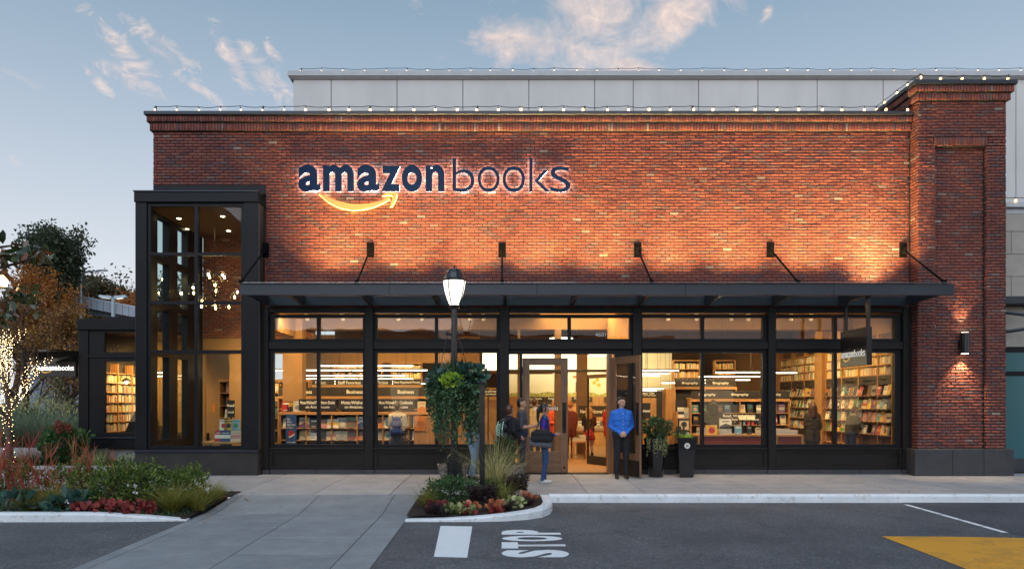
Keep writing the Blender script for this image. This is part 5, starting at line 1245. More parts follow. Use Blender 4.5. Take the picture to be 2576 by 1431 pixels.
area((wl+wr)/2+.2, 4.6, 3.2, 1.0, .6, 70, (-.5,.4,-1)); area((wl+wr)/2+.3, 6.2, 3.2, 1.0, .6, 60, (-.8,.3,-1))
for v in (936, 945): linear(WX(242), WX(330), 5.6, Z(v,5.6), 'short linear lamp glowing in the side wing', group='wing linear lamps')
arm = thing('armchair', 'dark upholstered armchair back behind the side wing window', 'chair', (WX(322), 4.1, WZ(1112)))
MB().prism([(-.35,0),(.40,0),(.42,.55),(.25,.85),(0,.9),(-.15,.62),(-.3,.3)], -.25, .25, 'y').build('backrest', M_BLACK, arm); MB().cbox(-.36,.42,.2501,.7,.1,.42,.04).build('seat', M_BLACK, arm)
# ================================================================== street furniture
lamp = thing('street_lamp', 'black cast lamp post with glowing acorn lantern in the island bed', 'street lamp', (X(1143,-2.6), -2.6, gz(-2.6)))
M_CAST = PM('black_cast_iron', (.010,.010,.011), .28, coat=.4, var=.2)
def lz(v): return Z(v, -2.6)-gz(-2.6)
b = MB(); n = 20; prof = [(.175,-.12),(.175,.10),(.15,.14),(.138,.18),(.138,lz(1160)),(.15,lz(1158)),(.15,lz(1152)),(.135,lz(1150)),(.145,lz(1147)),(.12,lz(1144)),(.075,lz(1141))]
b.lathe(prof, 24)
for k in range(10):
    t = 2*math.pi*k/10; b.tube([(.136*math.cos(t), .136*math.sin(t), .18), (.136*math.cos(t), .136*math.sin(t), lz(1163))], .016, 6)
b.build('fluted_base', M_CAST, lamp)
MB().lathe([(.068,lz(1141)-.002),(.064,lz(900)),(.060,lz(795)),(.072,lz(794)),(.072,lz(791)),(.058,lz(790)),(.058,lz(778)),(.085,lz(776)),(.10,lz(772)),(.105,lz(768)),(.06,lz(767))], 20).build('pole', M_CAST, lamp, smooth=False)
M_GLOBE = EM('lantern_glow', (1,.93,.82), 2.4)
gp = [(.09,lz(767)+.002),(.115,lz(760)),(.15,lz(748)),(.18,lz(735)),(.20,lz(722)),(.215,lz(708))]
MB().lathe(gp, 24).build('lantern_glass', M_GLOBE, lamp, smooth=True)
for k in range(4):
    t = math.pi/4+k*math.pi/2+.3; MB().tube([((r+.012)*math.cos(t), (r+.012)*math.sin(t), z) for r, z in gp], .013, 6).build('rib', M_CAST, lamp)
MB().lathe([(.23,lz(708)+.002),(.245,lz(704)),(.225,lz(702)),(.20,lz(696)),(.175,lz(688)),(.14,lz(681)),(.135,lz(679)),(.06,lz(675)),(.02,lz(674)),(.014,lz(672))], 24).build('dome', M_CAST, lamp)
uvsphere(MB(), (0,0,lz(670)), .026, 10, 8).build('finial', M_CAST, lamp)
for k in range(4):
    t = math.pi/4+k*math.pi/2+.3; uvsphere(MB(), (.25*math.cos(t), .25*math.sin(t), lz(704)), .02, 8, 6).build('lug', M_CAST, lamp)
MB().tube([(-.07,0,lz(842)),(-.13,-.02,lz(840))], .02, 8).build('hook', M_CAST, lamp)
uvsphere(MB(), (-.14,-.02,lz(838)), .035, 10, 8).build('hook_ball', M_CAST, lamp)
for s in (-1, 1): MB().tube([(-.13*(s < 0)+.07*(s > 0),-.03,lz(842)),(s*.24,-.2,lz(915))], .006, 4).build('chain', M_CAST, lamp)
# plain sign post
sp = thing('sign_post', 'square black steel post with small cap in the island bed', 'post', (X(1213,-4.0), -4.0, gz(-4.0,-.06)))
zt_ = Z(967,-4.0)-gz(-4.0,-.06)
MB().cbox(-.047,.047,-.047,.047,-.1,zt_,.006).build('shaft', M_CAST, sp); MB().cbox(-.06,.06,-.06,.06,zt_+.001,zt_+.02,.004).cbox(-.068,.068,-.068,.068,zt_+.021,zt_+.045,.006).build('cap', M_CAST, sp)
# granite bowls
M_GRAN = bpy.data.materials.new('pebble_concrete'); M_GRAN.use_nodes = True
def _gran():
    n = N(M_GRAN.node_tree); p = M_GRAN.node_tree.nodes['Principled BSDF']; t = n('ShaderNodeTexCoord')
    v = n('ShaderNodeTexVoronoi', inp={'Vector': t.outputs['Object'], 'Scale': 30.0})
    c = n.ramp(v.outputs['Distance'], [(.15, (.42,.36,.30)), (.5, (.20,.16,.13)), (.7, (.07,.055,.045))])
    n.link(c, p.inputs['Base Color']); p.inputs['Roughness'].default_value = .6
    bn = n('ShaderNodeBump', inp={'Height': v.outputs['Distance'], 'Strength': .8, 'Distance': .02}); bn.invert = True; n.link(bn.outputs[0], p.inputs['Normal'])
_gran()
bowls = []
for u, lab in ((1140, 'round pebbled concrete planter bowl behind the street lamp'), (1286, 'round pebbled concrete planter bowl behind the tall blond grass')):
    y = -1.45
    t = thing('planter_bowl', lab, 'planter', (X(u,y), y, gz(y)+.001), 0, 'pebbled planter bowls'); bowls.append(t)
    MB().lathe([(.20,0),(.25,.02),(.29,.18),(.325,.33),(.335,.345),(.335,.375),(.30,.375),(.285,.32)], 28).build('bowl', M_GRAN, t, smooth=False); MB().lathe([(.286,.30),(.286,.31)], 20).build('soil', M_SOIL, t)
# tall black glazed planters by the door
M_GLAZE = PM('black_glaze', (.010,.009,.010), .10, coat=.6, bump=.05, bscale=6)
vz = thing('tall_planter', 'tall round black glazed planter with trailing plants by the open door', 'planter', (X(1650,-.55), -.55, gz(-.55)+.001))
MB().lathe([(.155,0),(.165,.01),(.19,.30),(.225,.60),(.26,.80),(.27,.83),(.265,.845),(.24,.845),(.23,.78)], 32).build('pot', M_GLAZE, vz, smooth=True); MB().lathe([(.232,.76),(.232,.77)], 20).build('soil', M_SOIL, vz)
vs_ = thing('square_planter', 'square black glazed planter with white round label and lime grass', 'planter', (X(1723,-.6), -.6, gz(-.6)+.001))
sq = [(.135,0),(.15,.02),(.175,.45),(.205,.83),(.215,.85),(.215,.875),(.19,.875),(.185,.82)]
MB().lathe([(r*1.414, z) for r, z in sq], 4, ang=math.pi/4).build('pot', M_GLAZE, vs_); MB().lathe([(.18*1.414,.80),(.18*1.414,.81)], 4, ang=math.pi/4).build('soil', M_SOIL, vs_)
MB().tube([(0,-.202,.70),(0,-.208,.70)], .062, 24).build('label', CM['white'], vs_)
MB().tube([(0,-.2082,.70),(0,-.2095,.70)], .030, 16).build('label_print', CM['grey'], vs_)
# distant street lights and viaduct
via = thing('viaduct', 'grey concrete road viaduct beyond the side wing', 'bridge')
yv = 45.0; M_VIA = PM('viaduct_concrete', (.34,.37,.42), .85, var=.2, vscale=.5)
def vq(u, v): return (X(u,yv), Z(v,yv))
for k in range(14):
    u0, u1 = 180+16*k, 180+16*(k+1); f = lambda u: 752+(u-235)*.19
    MB().prism([vq(u0+.5,f(u0)+26),vq(u1-.5,f(u1)+26),vq(u1-.5,f(u1)),vq(u0+.5,f(u0))], yv, yv+.4, 'y').build('parapet_panel', M_VIA, via)
MB().prism([vq(180,768),vq(410,812),vq(410,826),vq(180,782)], yv+.41, yv+9, 'y').build('deck', PM('viaduct_deck', (.08,.10,.11), .9), via)
for u in (215, 300, 390): MB().box(X(u,yv)-.7, X(u,yv)+.7, yv+2, yv+3.5, -.1, Z(800+(u-235)*.1,yv)).build('pier', M_VIA, via)
MB().tube([(X(180,yv),yv+.2,Z(741,yv)),(X(410,yv),yv+.2,Z(785,yv))], .06, 5).build('rail', M_TRIMG, via)
M_POLE = PM('galvanised', (.36,.42,.46), .45, metal=.4)
sl = thing('parking_light', 'grey twin headed parking lot light behind the side wing', 'street lamp', (X(285,24), 24, -.06))
zs2 = Z(747,24); MB().tube([(0,0,0),(0,0,zs2)], .10, 10).build('pole', M_POLE, sl)
for s in (-1, 1):
    MB().add([(s*.05,-.10,zs2-.06),(s*.05,.10,zs2-.06),(s*.75,.16,zs2+.04-.02*s),(s*.75,-.16,zs2+.04-.02*s),(s*.08,-.1,zs2+.12),(s*.08,.1,zs2+.12),(s*.70,.12,zs2+.16),(s*.70,-.12,zs2+.16)], [(0,1,2,3),(4,7,6,5),(0,3,7,4),(1,5,6,2),(3,2,6,7),(0,4,5,1)]).build('lamp_head', M_POLE, sl)
    MB().quad((s*.2,-.1,zs2-.05),(s*.2,.1,zs2-.05),(s*.68,.12,zs2+.015),(s*.68,-.12,zs2+.015)).build('lens', EM('parking_lens', (1,.95,.85), 1.2) if 'parking_lens' not in MATS else MATS['parking_lens'], sl)
s2_ = thing('highway_light', 'thin pale highway light pole with curved arm among the autumn trees', 'street lamp', (X(203,44), 44, -.06))
zt2 = Z(682,44); MB().tube([(0,0,0),(0,0,zt2-.6),(.1,0,zt2-.2),(.5,0,zt2),(1.6,0,zt2+.1)], [.14,.09,.08,.07,.06], 8).build('pole', M_POLE, s2_); MB().cbox(1.5,2.2,-.12,.12,zt2+.05,zt2+.18,.04).build('lamp_head', M_POLE, s2_)
# utility lantern hanging in the magnolia
mlt = thing('lantern', 'small glowing lantern hanging among the magnolia leaves', 'lantern', (X(4,-6), -6, Z(722,-6)))
MB().lathe([(.07,0),(.085,.16)], 8).build('glass', EM('lantern_glass_glow', (1,.66,.30), 7.0), mlt); MB().lathe([(.09,-.02),(.09,-.001)], 8).lathe([(.11,.161),(.02,.24)], 8).build('frame', M_BLACK, mlt); MB().tube([(0,0,.23),(0,0,.6)], .006, 4).build('cord', M_BLACK, mlt)
# ------------------------------------------------------------------ cars in the lot
def car(name, label, loc, rz, paint, L=4.7, W=1.86, H=1.72, suv=True):
    t = thing(name, label, 'car', loc, rz)
    # body: length along -y (front at y=-L/2)
    hw = W/2; st = [(-L/2, .45,.62,.80), (-L/2+.06,.34,.80,.92), (-L*.42,.26,.94,.97), (-L*.22,.24,1.02,1.0), (L*.1,.24,1.02,1.0), (L*.36,.26,1.02,.99), (L/2-.05,.36,.98,.95), (L/2,.46,.86,.88)]
    m = MB()
    for y, zl, zh, k in st:
        w_ = hw*k; m.v += [(-w_*.86,y,zl),(-w_,y,zl+.14),(-w_,y,zh-.12),(-w_*.92,y,zh),(w_*.92,y,zh),(w_,y,zh-.12),(w_,y,zl+.14),(w_*.86,y,zl)]
    for i in range(len(st)-1):
        for k in range(8): m.face((i*8+k, i*8+(k+1)%8, (i+1)*8+(k+1)%8, (i+1)*8+k))
    m.face([k for k in range(7,-1,-1)]); m.face([(len(st)-1)*8+k for k in range(8)])
    m.build('body', paint, t)
    c = MB(); y0, y1, y2, y3 = -L*.22, -L*.06, L*.34, L*.46
    top, bot = H, 1.02
    v = [(-hw*.90,y0,bot),(hw*.90,y0,bot),(hw*.90,y3,bot),(-hw*.90,y3,bot),(-hw*.72,y1,top),(hw*.72,y1,top),(hw*.72,y2,top),(-hw*.72,y2,top)]
    c.quad(v[4],v[5],v[6],v[7]); c.build('roof', paint, t)
    g = MB(); g.quad(v[0],v[1],v[5],v[4]); g.build('windshield', M_CARG, t)
    for f in ((1,2,6,5),(3,0,4,7)): MB().quad(*[v[i] for i in f]).build('side_window', M_CARG, t)
    MB().quad(v[2],v[3],v[7],v[6]).build('rear_window', M_CARG, t)
    for x in (-1, 1):
        for y in (-L*.31, L*.30):
            w_ = MB().tube([(x*(hw-.22),y,.34),(x*(hw+.005),y,.34)], .34, 18).build('wheel', M_TYRE, t); MB().tube([(x*(hw+.006),y,.34),(x*(hw+.014),y,.34)], .21, 12).build('rim', M_TRIMG, w_)
        MB().cbox(x*hw*.72-.17, x*hw*.72+.17, -L/2-.02, -L/2+.12, .66, .82, .03).build('headlight', CM['white'], t)
        MB().cbox(x*hw*.80-.10, x*hw*.80+.10, L/2-.10, L/2+.02, .72, .92, .03).build('tail_light', CM['red'], t)
        MB().cbox(x*(hw+.10)-.10, x*(hw+.10)+.10, -L*.17, -L*.17+.08, 1.0, 1.14, .03).build('mirror', paint, t)
    MB().box(-hw*.46, hw*.46, -L/2-.015, -L/2+.05, .60, .80).build('grille', M_BLACK, t); MB().box(-hw*.6, hw*.6, -L/2-.01, -L/2+.05, .42, .54).build('bumper_intake', M_BLACK, t)
    return t
M_CARG = PM('car_glass', (.03,.045,.05), .06, spec=.9); M_TYRE = PM('tyre', (.015,.015,.015), .8)
car('parked_car', 'silver suv parked beyond the ornamental grass', (X(180,15), 15, -.12), R(-28), PM('silver_paint', (.55,.58,.60), .3, metal=.4, coat=.6))
car('parked_car', 'dark grey car parked in front of the silver suv', (X(205,10.5), 11.5, -.25), R(160), PM('grey_paint', (.16,.17,.19), .3, metal=.5, coat=.6), H=1.4)
car('parked_car', 'white car parked behind the fairy light tree', (X(45,20), 20, -.12), R(60), PM('white_car_paint', (.6,.62,.64), .3, coat=.6), H=1.5)
# low grey building and fence beyond the lot
lb = thing('grey_warehouse', 'low blue grey building behind the parking lot', 'building', (0,0,0))
yy = 36
MB().box(X(70,yy), X(150,yy), yy, yy+8, -.06, Z(930,yy)).build('wall', PM('blue_grey_wall', (.20,.24,.30), .8, var=.15), lb); MB().box(X(155,yy), X(215,yy), yy+1, yy+8, -.06, Z(955,yy)).build('wing_wall', PM('pale_grey_wall', (.42,.45,.48), .8, var=.1), lb)
MB().box(X(68,yy), X(217,yy), yy-.1, yy+.3, Z(930,yy), Z(927,yy)).build('roof_edge', M_TRIMG, lb)
# the row of shops across the drive (seen mirrored in the glass)
for i, (xa, xb, h, col, lab) in enumerate(((-46,-24,17.5,(.20,.10,.075),'brick shop row across the drive at the far corner'), (-22,-6,7.0,(.22,.20,.18),'grey stucco shop across the drive with striped awning'), (-4,14,6.6,(.16,.085,.065),'dark brick shop across the drive with pale cornice'), (16,44,6.0,(.26,.22,.18),'beige shop block across the drive'))):
    t = thing('opposite_shop', lab, 'building'); yo = -44.0; zb = gz(yo, RD)
    MB().box(xa, xb, yo-12, yo, zb-.2, h).build('wall', PM('opposite_wall', col, .85, var=.2), t); MB().box(xa-.2, xb+.2, yo-12.2, yo+.35, h, h+.5).build('cornice', M_NST, t)
    k = int((xb-xa)/3.4)
    for q in range(k):
        x = xa+(xb-xa)*(q+.5)/k
        MB().box(x-1.2, x+1.2, yo-.05, yo+.03, zb+.6, 3.0).build('shop_window', M_CARG if q % 3 else EM('opposite_lit', (1,.75,.45), 1.2) if 'opposite_lit' not in MATS else MATS['opposite_lit'], t)
        if h > 7.2: MB().box(x-.6, x+.6, yo-.05, yo+.03, 4.4, 6.2).build('window', M_CARG, t)
    if i == 1:
        for q in range(20): MB().add([(xa+q*.8,yo+.03,3.9),(xa+q*.8+.8,yo+.03,3.9),(xa+q*.8+.8,yo+1.3,3.1),(xa+q*.8,yo+1.3,3.1)], [(0,1,2,3)]).build('awning_stripe', CM['white'] if q % 2 else CM['orange'], t)
# ================================================================== vegetation
pr = np.random.RandomState(21)
def leaves_np(C, size, Dn=None, aspect=.5, up=.35, sz_var=.4, shape=4):
    n = len(C); D_ = pr.normal(size=(n,3)) if Dn is None else Dn+pr.normal(size=(n,3))*.55
    D_[:,2] += up*0; D_ /= np.linalg.norm(D_, axis=1)[:,None]+1e-9
    Rn = pr.normal(size=(n,3)); S = np.cross(D_, Rn); S /= np.linalg.norm(S, axis=1)[:,None]+1e-9
    Nn = np.cross(D_, S); L = size*(1+sz_var*pr.uniform(-1,1,n))[:,None]; Wd = L*aspect*.5
    base = C; tip = C+D_*L; mid = C+D_*L*.45
    if aspect >= .7 and size >= .055:   # broad rounded leaf
        pts = [base]
        for a_, w_ in ((.12,.75),(.5,1.05),(.86,.70)): pts.append(base+D_*L*a_+S*Wd*w_+Nn*Wd*.30)
        pts.append(tip-Nn*Wd*.15)
        for a_, w_ in ((.86,.70),(.5,1.05),(.12,.75)): pts.append(base+D_*L*a_-S*Wd*w_+Nn*Wd*.30)
        return np.stack(pts, 1).reshape(-1,3), np.arange(n*8).reshape(-1,8)
    if size >= .045:
        l1 = base+D_*L*.28+S*Wd*.85+Nn*Wd*.3; l2 = base+D_*L*.66+S*Wd*.85+Nn*Wd*.3; r1 = base+D_*L*.28-S*Wd*.85+Nn*Wd*.3; r2 = base+D_*L*.66-S*Wd*.85+Nn*Wd*.3
        return np.stack([base, l1, l2, tip, r2, r1], 1).reshape(-1,3), np.arange(n*6).reshape(-1,6)
    l = mid+S*Wd+Nn*Wd*.35; r = mid-S*Wd+Nn*Wd*.35
    V_ = np.stack([base, l, tip, r], 1).reshape(-1,3); F_ = np.arange(n*4).reshape(-1,4); return V_, F_
def foliage(name, parent, mat, C, size, Dn=None, aspect=.5, rnd=None, sz_var=.4):
    V_, F_ = leaves_np(np.asarray(C, float), size, Dn, aspect, sz_var=sz_var)
    o = wall_from_np(name, V_, F_, pr.rand(len(C)) if rnd is None else rnd, mat, parent); o['kind'] = 'stuff'; return o
def blades(name, parent, mat, bases, length, width, lean, droop=.6, lv=.35):
    n = len(bases); B = np.asarray(bases, float); a = pr.uniform(0, 2*np.pi, n); ln = length*(1+lv*pr.uniform(-1,.6,n))
    le = lean*np.sqrt(pr.rand(n)); H = np.stack([np.cos(a), np.sin(a), np.zeros(n)], 1); S = np.stack([-np.sin(a), np.cos(a), np.zeros(n)], 1)
    Vs, K = [], 5
    for k in range(K):
        s = k/(K-1); hz = ln*(le*s+droop*le*s**2.2*.9); vt = ln*(s*np.sqrt(np.maximum(0, 1-le**2*.5))-droop*le*s**2.4*.55)
        P = B+H*hz[:,None]+np.array([0,0,1.])*vt[:,None]; w_ = width*(1-s**1.5)*.5+.0006
        Vs += [P-S*w_, P+S*w_]
    V_ = np.stack(Vs, 1); F_ = []
    idx = np.arange(n)*2*K
    Fq = np.concatenate([np.stack([idx+2*k, idx+2*k+1, idx+2*k+3, idx+2*k+2], 1) for k in range(K-1)])
    o = wall_from_np(name, V_.reshape(-1,3), Fq, np.tile(pr.rand(n), K-1), mat, parent); o['kind'] = 'stuff'; return o
def ell(n, c, r, shell=.55, bottom=-1.0):
    d = pr.normal(size=(int(n*1.9),3)); d /= np.linalg.norm(d, axis=1)[:,None]
    lump = 1+.22*np.sin(d[:,0]*7+c[0]*3)*np.cos(d[:,1]*6+c[1]*5)+.16*np.sin(d[:,2]*9+d[:,0]*5)
    k = shell+(1-shell)*pr.rand(len(d))**.5
    P = d*(k*lump)[:,None]; P = P[P[:,2] > bottom][:n]; nn = P/np.linalg.norm(P, axis=1)[:,None]
    return P*np.array(r)+np.array(c), nn
M_LDARK = leaf_mat('leaf_dark', [(0.029,0.074,0.033),(0.057,0.123,0.050),(0.083,0.165,0.057),(0.132,0.198,0.050)], .35)
M_LBOX = leaf_mat('leaf_evergreen', [(0.055,0.104,0.027),(0.104,0.165,0.037),(0.183,0.244,0.049),(0.293,0.317,0.061)], .5)
M_LLIME = leaf_mat('leaf_lime', [(0.270,0.432,0.041),(0.432,0.608,0.068),(0.567,0.700,0.108)], .45)
M_LBLUE = leaf_mat('leaf_bluegreen', [(0.027,0.074,0.061),(0.047,0.115,0.088),(0.095,0.176,0.121)], .3)
M_LOLIVE = leaf_mat('blade_olive', [(0.165,0.182,0.033),(0.281,0.264,0.050),(0.395,0.329,0.066)], .5)
M_LBLOND = leaf_mat('blade_blond', [(0.362,0.346,0.116),(0.560,0.494,0.198),(0.758,0.659,0.329)], .55)
M_LGREY = leaf_mat('blade_greygreen', [(0.135,0.189,0.121),(0.230,0.284,0.176),(0.378,0.392,0.243)], .55)
M_LRED = leaf_mat('leaf_heuchera', [(0.189,0.027,0.034),(0.324,0.054,0.054),(0.486,0.108,0.081)], .45)
M_LORANGE = leaf_mat('leaf_orange', [(0.540,0.149,0.068),(0.700,0.257,0.108),(0.700,0.324,0.189)], .45)
M_LPURP = leaf_mat('leaf_purple', [(0.022,0.014,0.018),(0.047,0.024,0.030),(0.068,0.047,0.041)], .45)
M_LVAR = leaf_mat('leaf_variegated', [(0.135,0.216,0.068),(0.378,0.405,0.135),(0.675,0.648,0.338)], .45)
M_LAUT = leaf_mat('leaf_autumn', [(0.216,0.074,0.020),(0.351,0.121,0.024),(0.513,0.189,0.027),(0.270,0.135,0.041)], .6)
M_LRUST = leaf_mat('leaf_rust', [(0.135,0.068,0.034),(0.243,0.095,0.041),(0.405,0.203,0.041),(0.567,0.338,0.068)], .6)
M_LFAR = leaf_mat('leaf_far', [(0.041,0.057,0.032),(0.061,0.078,0.041),(0.081,0.092,0.047)], .6)
M_LHILL = leaf_mat('leaf_hill', [(0.041,0.054,0.027),(0.081,0.068,0.030),(0.135,0.081,0.030)], .6)
M_LMAG = leaf_mat('leaf_magnolia', [(0.034,0.061,0.024),(0.068,0.095,0.027),(0.162,0.068,0.027),(0.203,0.081,0.034)], .22, .1, .6)
M_LIVY = leaf_mat('leaf_ivy', [(.035,.09,.045),(.065,.15,.07),(.11,.21,.09),(.22,.32,.16)], .4, .3)
M_BARK = PM('bark', (.09,.065,.05), .9, var=.4, vscale=9, bump=.5, bscale=30)
M_TWIGR = leaf_mat('twig_red', [(.40,.035,.03),(.48,.08,.04),(.42,.16,.06),(.34,.03,.035)], .5, 0)
M_FLW = PM('white_flower', (.75,.72,.70), .6)
# ------------------------------------------------------------------ trees
def skeleton(rr, base, h, spread, levels=3, kids=(5,5,4), lean=(0,0), first=.35, up=.5):
    segs, tips = [], []
    def grow(p, d, ln, r, lev):
        pts = [p]; q = p.copy(); dd = d.copy(); k = 5
        for i in range(k):
            dd = (dd+Vector((rr.normal()*.10, rr.normal()*.10, rr.normal()*.06+(.05 if lev else 0)))).normalized(); q = q+dd*ln/k; pts.append(q.copy())
        segs.append((pts, [r*(1-.62*i/k) for i in range(k+1)], lev))
        if lev >= levels: tips.extend([(pts[-1], dd), (pts[-3], dd)]); return
        for j in range(kids[lev]):
            s = first+(1-first)*(j+.6)/kids[lev] if lev == 0 else .3+.7*(j+.5)/kids[lev]
            i = min(k-1, int(s*k)); pp = pts[i].lerp(pts[i+1], s*k-i)
            a = rr.uniform(0, 6.283); side = Vector((math.cos(a), math.sin(a), 0)); nd = (dd*up+side*spread+Vector((0,0,.15))).normalized()
            grow(pp, nd, ln*(.62 if lev == 0 else .6)*rr.uniform(.8,1.15)*(1.15-.5*s if lev == 0 else 1), r*(1-.62*s)*.55, lev+1)
        tips.append((pts[-1], dd))
    grow(Vector(base), Vector((lean[0], lean[1], 1)).normalized(), h, h*.035, 0)
    return segs, tips
def tree(name, label, loc, h, spread, mat, nleaf, lsize, jit, seed, levels=3, kids=(6,5,4), group=None, first=.35, up=.5, rad=1.0, aspect=.6, lean=(0,0), Rm=None):
    rr = np.random.RandomState(seed); t = thing(name, label, 'tree', loc, 0, group)
    segs, tips = skeleton(rr, (0,0,0), h, spread, levels, kids, first=first, up=up, lean=lean)
    mz = max(p.z for p, d in tips); mr = np.percentile([math.hypot(p.x, p.y) for p, d in tips], 95); kz = h/mz; kr = (Rm or h*.3)/mr
    fxp = lambda p: Vector((p.x*kr, p.y*kr, p.z*kz))
    segs = [([fxp(p) for p in pts], [q*min(1, kz*1.1) for q in rad_], lev) for pts, rad_, lev in segs]; tips = [(fxp(p), d) for p, d in tips]
    tb_ = MB(); lb_ = MB()
    for pts, rad_, lev in segs: (tb_ if lev == 0 else lb_).tube(pts, [max(.006, q*rad) for q in rad_], 7 if lev < 2 else 4, False)
    tb_.build('trunk', M_BARK, t, smooth=True); lb_.build('limbs', M_BARK, t)
    if nleaf:
        T = np.array([tuple(p) for p, d in tips]); k = rr.randint(len(T), size=nleaf); C = T[k]+rr.normal(size=(nleaf,3))*jit
        foliage('crown', t, mat, C, lsize, None, aspect, rnd=np.clip(rr.rand(len(T))[k]*.6+.4*rr.rand(nleaf), 0, 1))
    return t, segs, tips
tree('poplar_tree', 'tall dark green tree standing above the autumn trees', (X(168,43), 43, -.1), 15.7, .62, M_LFAR, 26000, .25, .33, 5, kids=(13,6,4), first=.62, up=.8, Rm=2.6)
for u, v, y, sd, m, lab in ((262,690,60,3,M_LHILL,'dark rounded tree on the hillside next to the highway light'), (300,712,62,4,M_LHILL,'low brownish tree on the hillside beside the glass tower'), (225,690,66,8,M_LHILL,'olive tree on the hillside behind the autumn maple'), (345,728,58,9,M_LAUT,'small rust tree on the hillside at the viaduct')):
    hh = Z(v,y); tree('hill_tree', lab, (X(u,y), y, -.1), hh, .95, m, 15000, .30, .5, sd, kids=(11,6,4), first=.25, group='trees on the hillside', up=.4, Rm=2.6)
tree('hill_tree', 'leafy green tree seen through the tower glass', (-20.3, 30, -.1), 10.5, .8, M_LFAR, 7000, .2, .3, 17, kids=(8,5,4), first=.25, group='trees on the hillside', Rm=2.2)
tree('hill_tree', 'dark bushy tree behind the grey warehouse', (X(30,50), 50, -.1), 12.0, .8, M_LHILL, 9000, .26, .45, 18, kids=(9,5,4), first=.2, group='trees on the hillside', Rm=3.6)
tree('maple_tree', 'broad orange autumn maple below the tall green tree', (X(140,33), 33, -.1), 10.8, .85, M_LAUT, 14000, .15, .28, 11, kids=(11,6,4), first=.30, up=.45, Rm=2.3)
tree('autumn_tree', 'bare rust brown tree with sparse yellow leaves behind the side sign', (X(165,12), 12, -.06), 5.6, 1.0, M_LRUST, 7000, .085, .16, 12, kids=(11,6,5), first=.12, up=.4, Rm=1.35)
tree('autumn_tree', 'grey twiggy tree with few leaves behind the fairy light tree', (X(60,13), 13, -.06), 6.2, .95, M_LRUST, 4200, .085, .18, 14, kids=(11,6,5), first=.12, up=.4, Rm=1.6)
tree('small_tree', 'thin young tree with yellow leaves behind the side sign', (X(160,8), 8, -.06), 2.6, .95, M_LVAR, 500, .06, .10, 15, kids=(7,5,4), first=.3, Rm=.8)
ft, fsegs, ftips = tree('fairy_light_tree', 'tree wrapped in tiny warm fairy lights beside the walkway', (X(24,1.6), 1.6, -.02), 3.8, .75, M_LRUST, 260, .06, .12, 41, levels=3, kids=(6,4,3), first=.3, rad=.8, Rm=1.2)
fl_ = thing('fairy_lights', 'string of tiny warm fairy lights wound round the tree trunk and limbs', 'string lights', ft.location)
lp = []
for pts, rad_, lev in fsegs:
    if lev > 2: continue
    nn_ = int({0: 70, 1: 40, 2: 24}[lev])
    for k in range(nn_):
        s = k/nn_*(len(pts)-1); i = int(s); p = pts[i].lerp(pts[i+1], s-i); a = k*1.9; r_ = rad_[i]*.8+.03+.025*lev; lp.append((p.x+r_*math.cos(a), p.y+r_*math.sin(a), p.z))
lm = MB()
for p in lp: r_ = .008; lm.add([(p[0]+r_,p[1],p[2]),(p[0]-r_,p[1],p[2]),(p[0],p[1]+r_,p[2]),(p[0],p[1]-r_,p[2]),(p[0],p[1],p[2]+r_),(p[0],p[1],p[2]-r_)], [(0,2,4),(2,1,4),(1,3,4),(3,0,4),(2,0,5),(1,2,5),(3,1,5),(0,3,5)])
o = lm.build('light_points', EM('fairy_glow', (1,.70,.34), 10.0), fl_); o['kind'] = 'stuff'
# magnolia reaching in from outside the frame
mg = thing('magnolia_tree', 'magnolia with large glossy bronze leaves reaching over the bed', 'tree', (-9.4, -5.6, -.1))
def mw_(u, v, y=-6.0): return Vector((X(u,y)+9.4, y+5.6, Z(v,y)+.1))
MB().tube([(0,0,0),(.05,0,1.2),(.1,-.1,2.4),(.2,-.2,4.4)], [.12,.10,.08,.04], 10).build('trunk', M_BARK, mg)
br1 = [Vector((.1,-.1,2.6)), mw_(-60,690), mw_(20,668), mw_(60,658), mw_(95,640), mw_(118,628)]; br2 = [Vector((.08,-.1,2.2)), mw_(-60,790), mw_(0,760), mw_(45,752), mw_(90,760)]; br3 = [Vector((.1,-.1,2.9)), mw_(-40,630), mw_(0,622), mw_(30,618)]
for b_ in (br1, br2, br3): MB().tube(b_, [.05,.03,.02,.014,.009,.006][:len(b_)], 6).build('limb', M_BARK, mg)
C = []; Dn = []
for u, v, n_, su_, sv_ in ((30,632,26,26,14),(75,640,26,24,12),(108,632,18,14,10),(10,665,14,14,14),(55,740,46,34,26),(20,770,44,22,26),(85,765,20,16,18),(0,640,16,10,14),(0,800,14,10,22)):
    for k in range(n_):
        p = mw_(u+pr.normal()*su_*.6, v+pr.normal()*sv_*.6, -6+pr.normal()*.18); C.append(tuple(p)); Dn.append((pr.normal()*.7, pr.normal()*.5, -.5+pr.normal()*.6))
foliage('crown', mg, M_LMAG, C, .17, np.array(Dn), .48)
# ------------------------------------------------------------------ hanging basket on the lamp post
hb = thing('hanging_basket', 'overflowing hanging flower basket of ivy on the lamp post', 'hanging basket', (X(1143,-2.6), -2.6, gz(-2.6)))
hz_ = lambda v: Z(v,-2.6)-gz(-2.6)
MB().lathe([(.10,hz_(1010)),(.26,hz_(990)),(.34,hz_(962)),(.36,hz_(950)),(.34,hz_(950))], 20).build('basket', PM('coir', (.08,.05,.03), .95), hb)
P, nn = ell(1400, (0,0,hz_(968)), (.50,.45,.30), .55); foliage('foliage', hb, M_LIVY, P, .095, nn, .62)
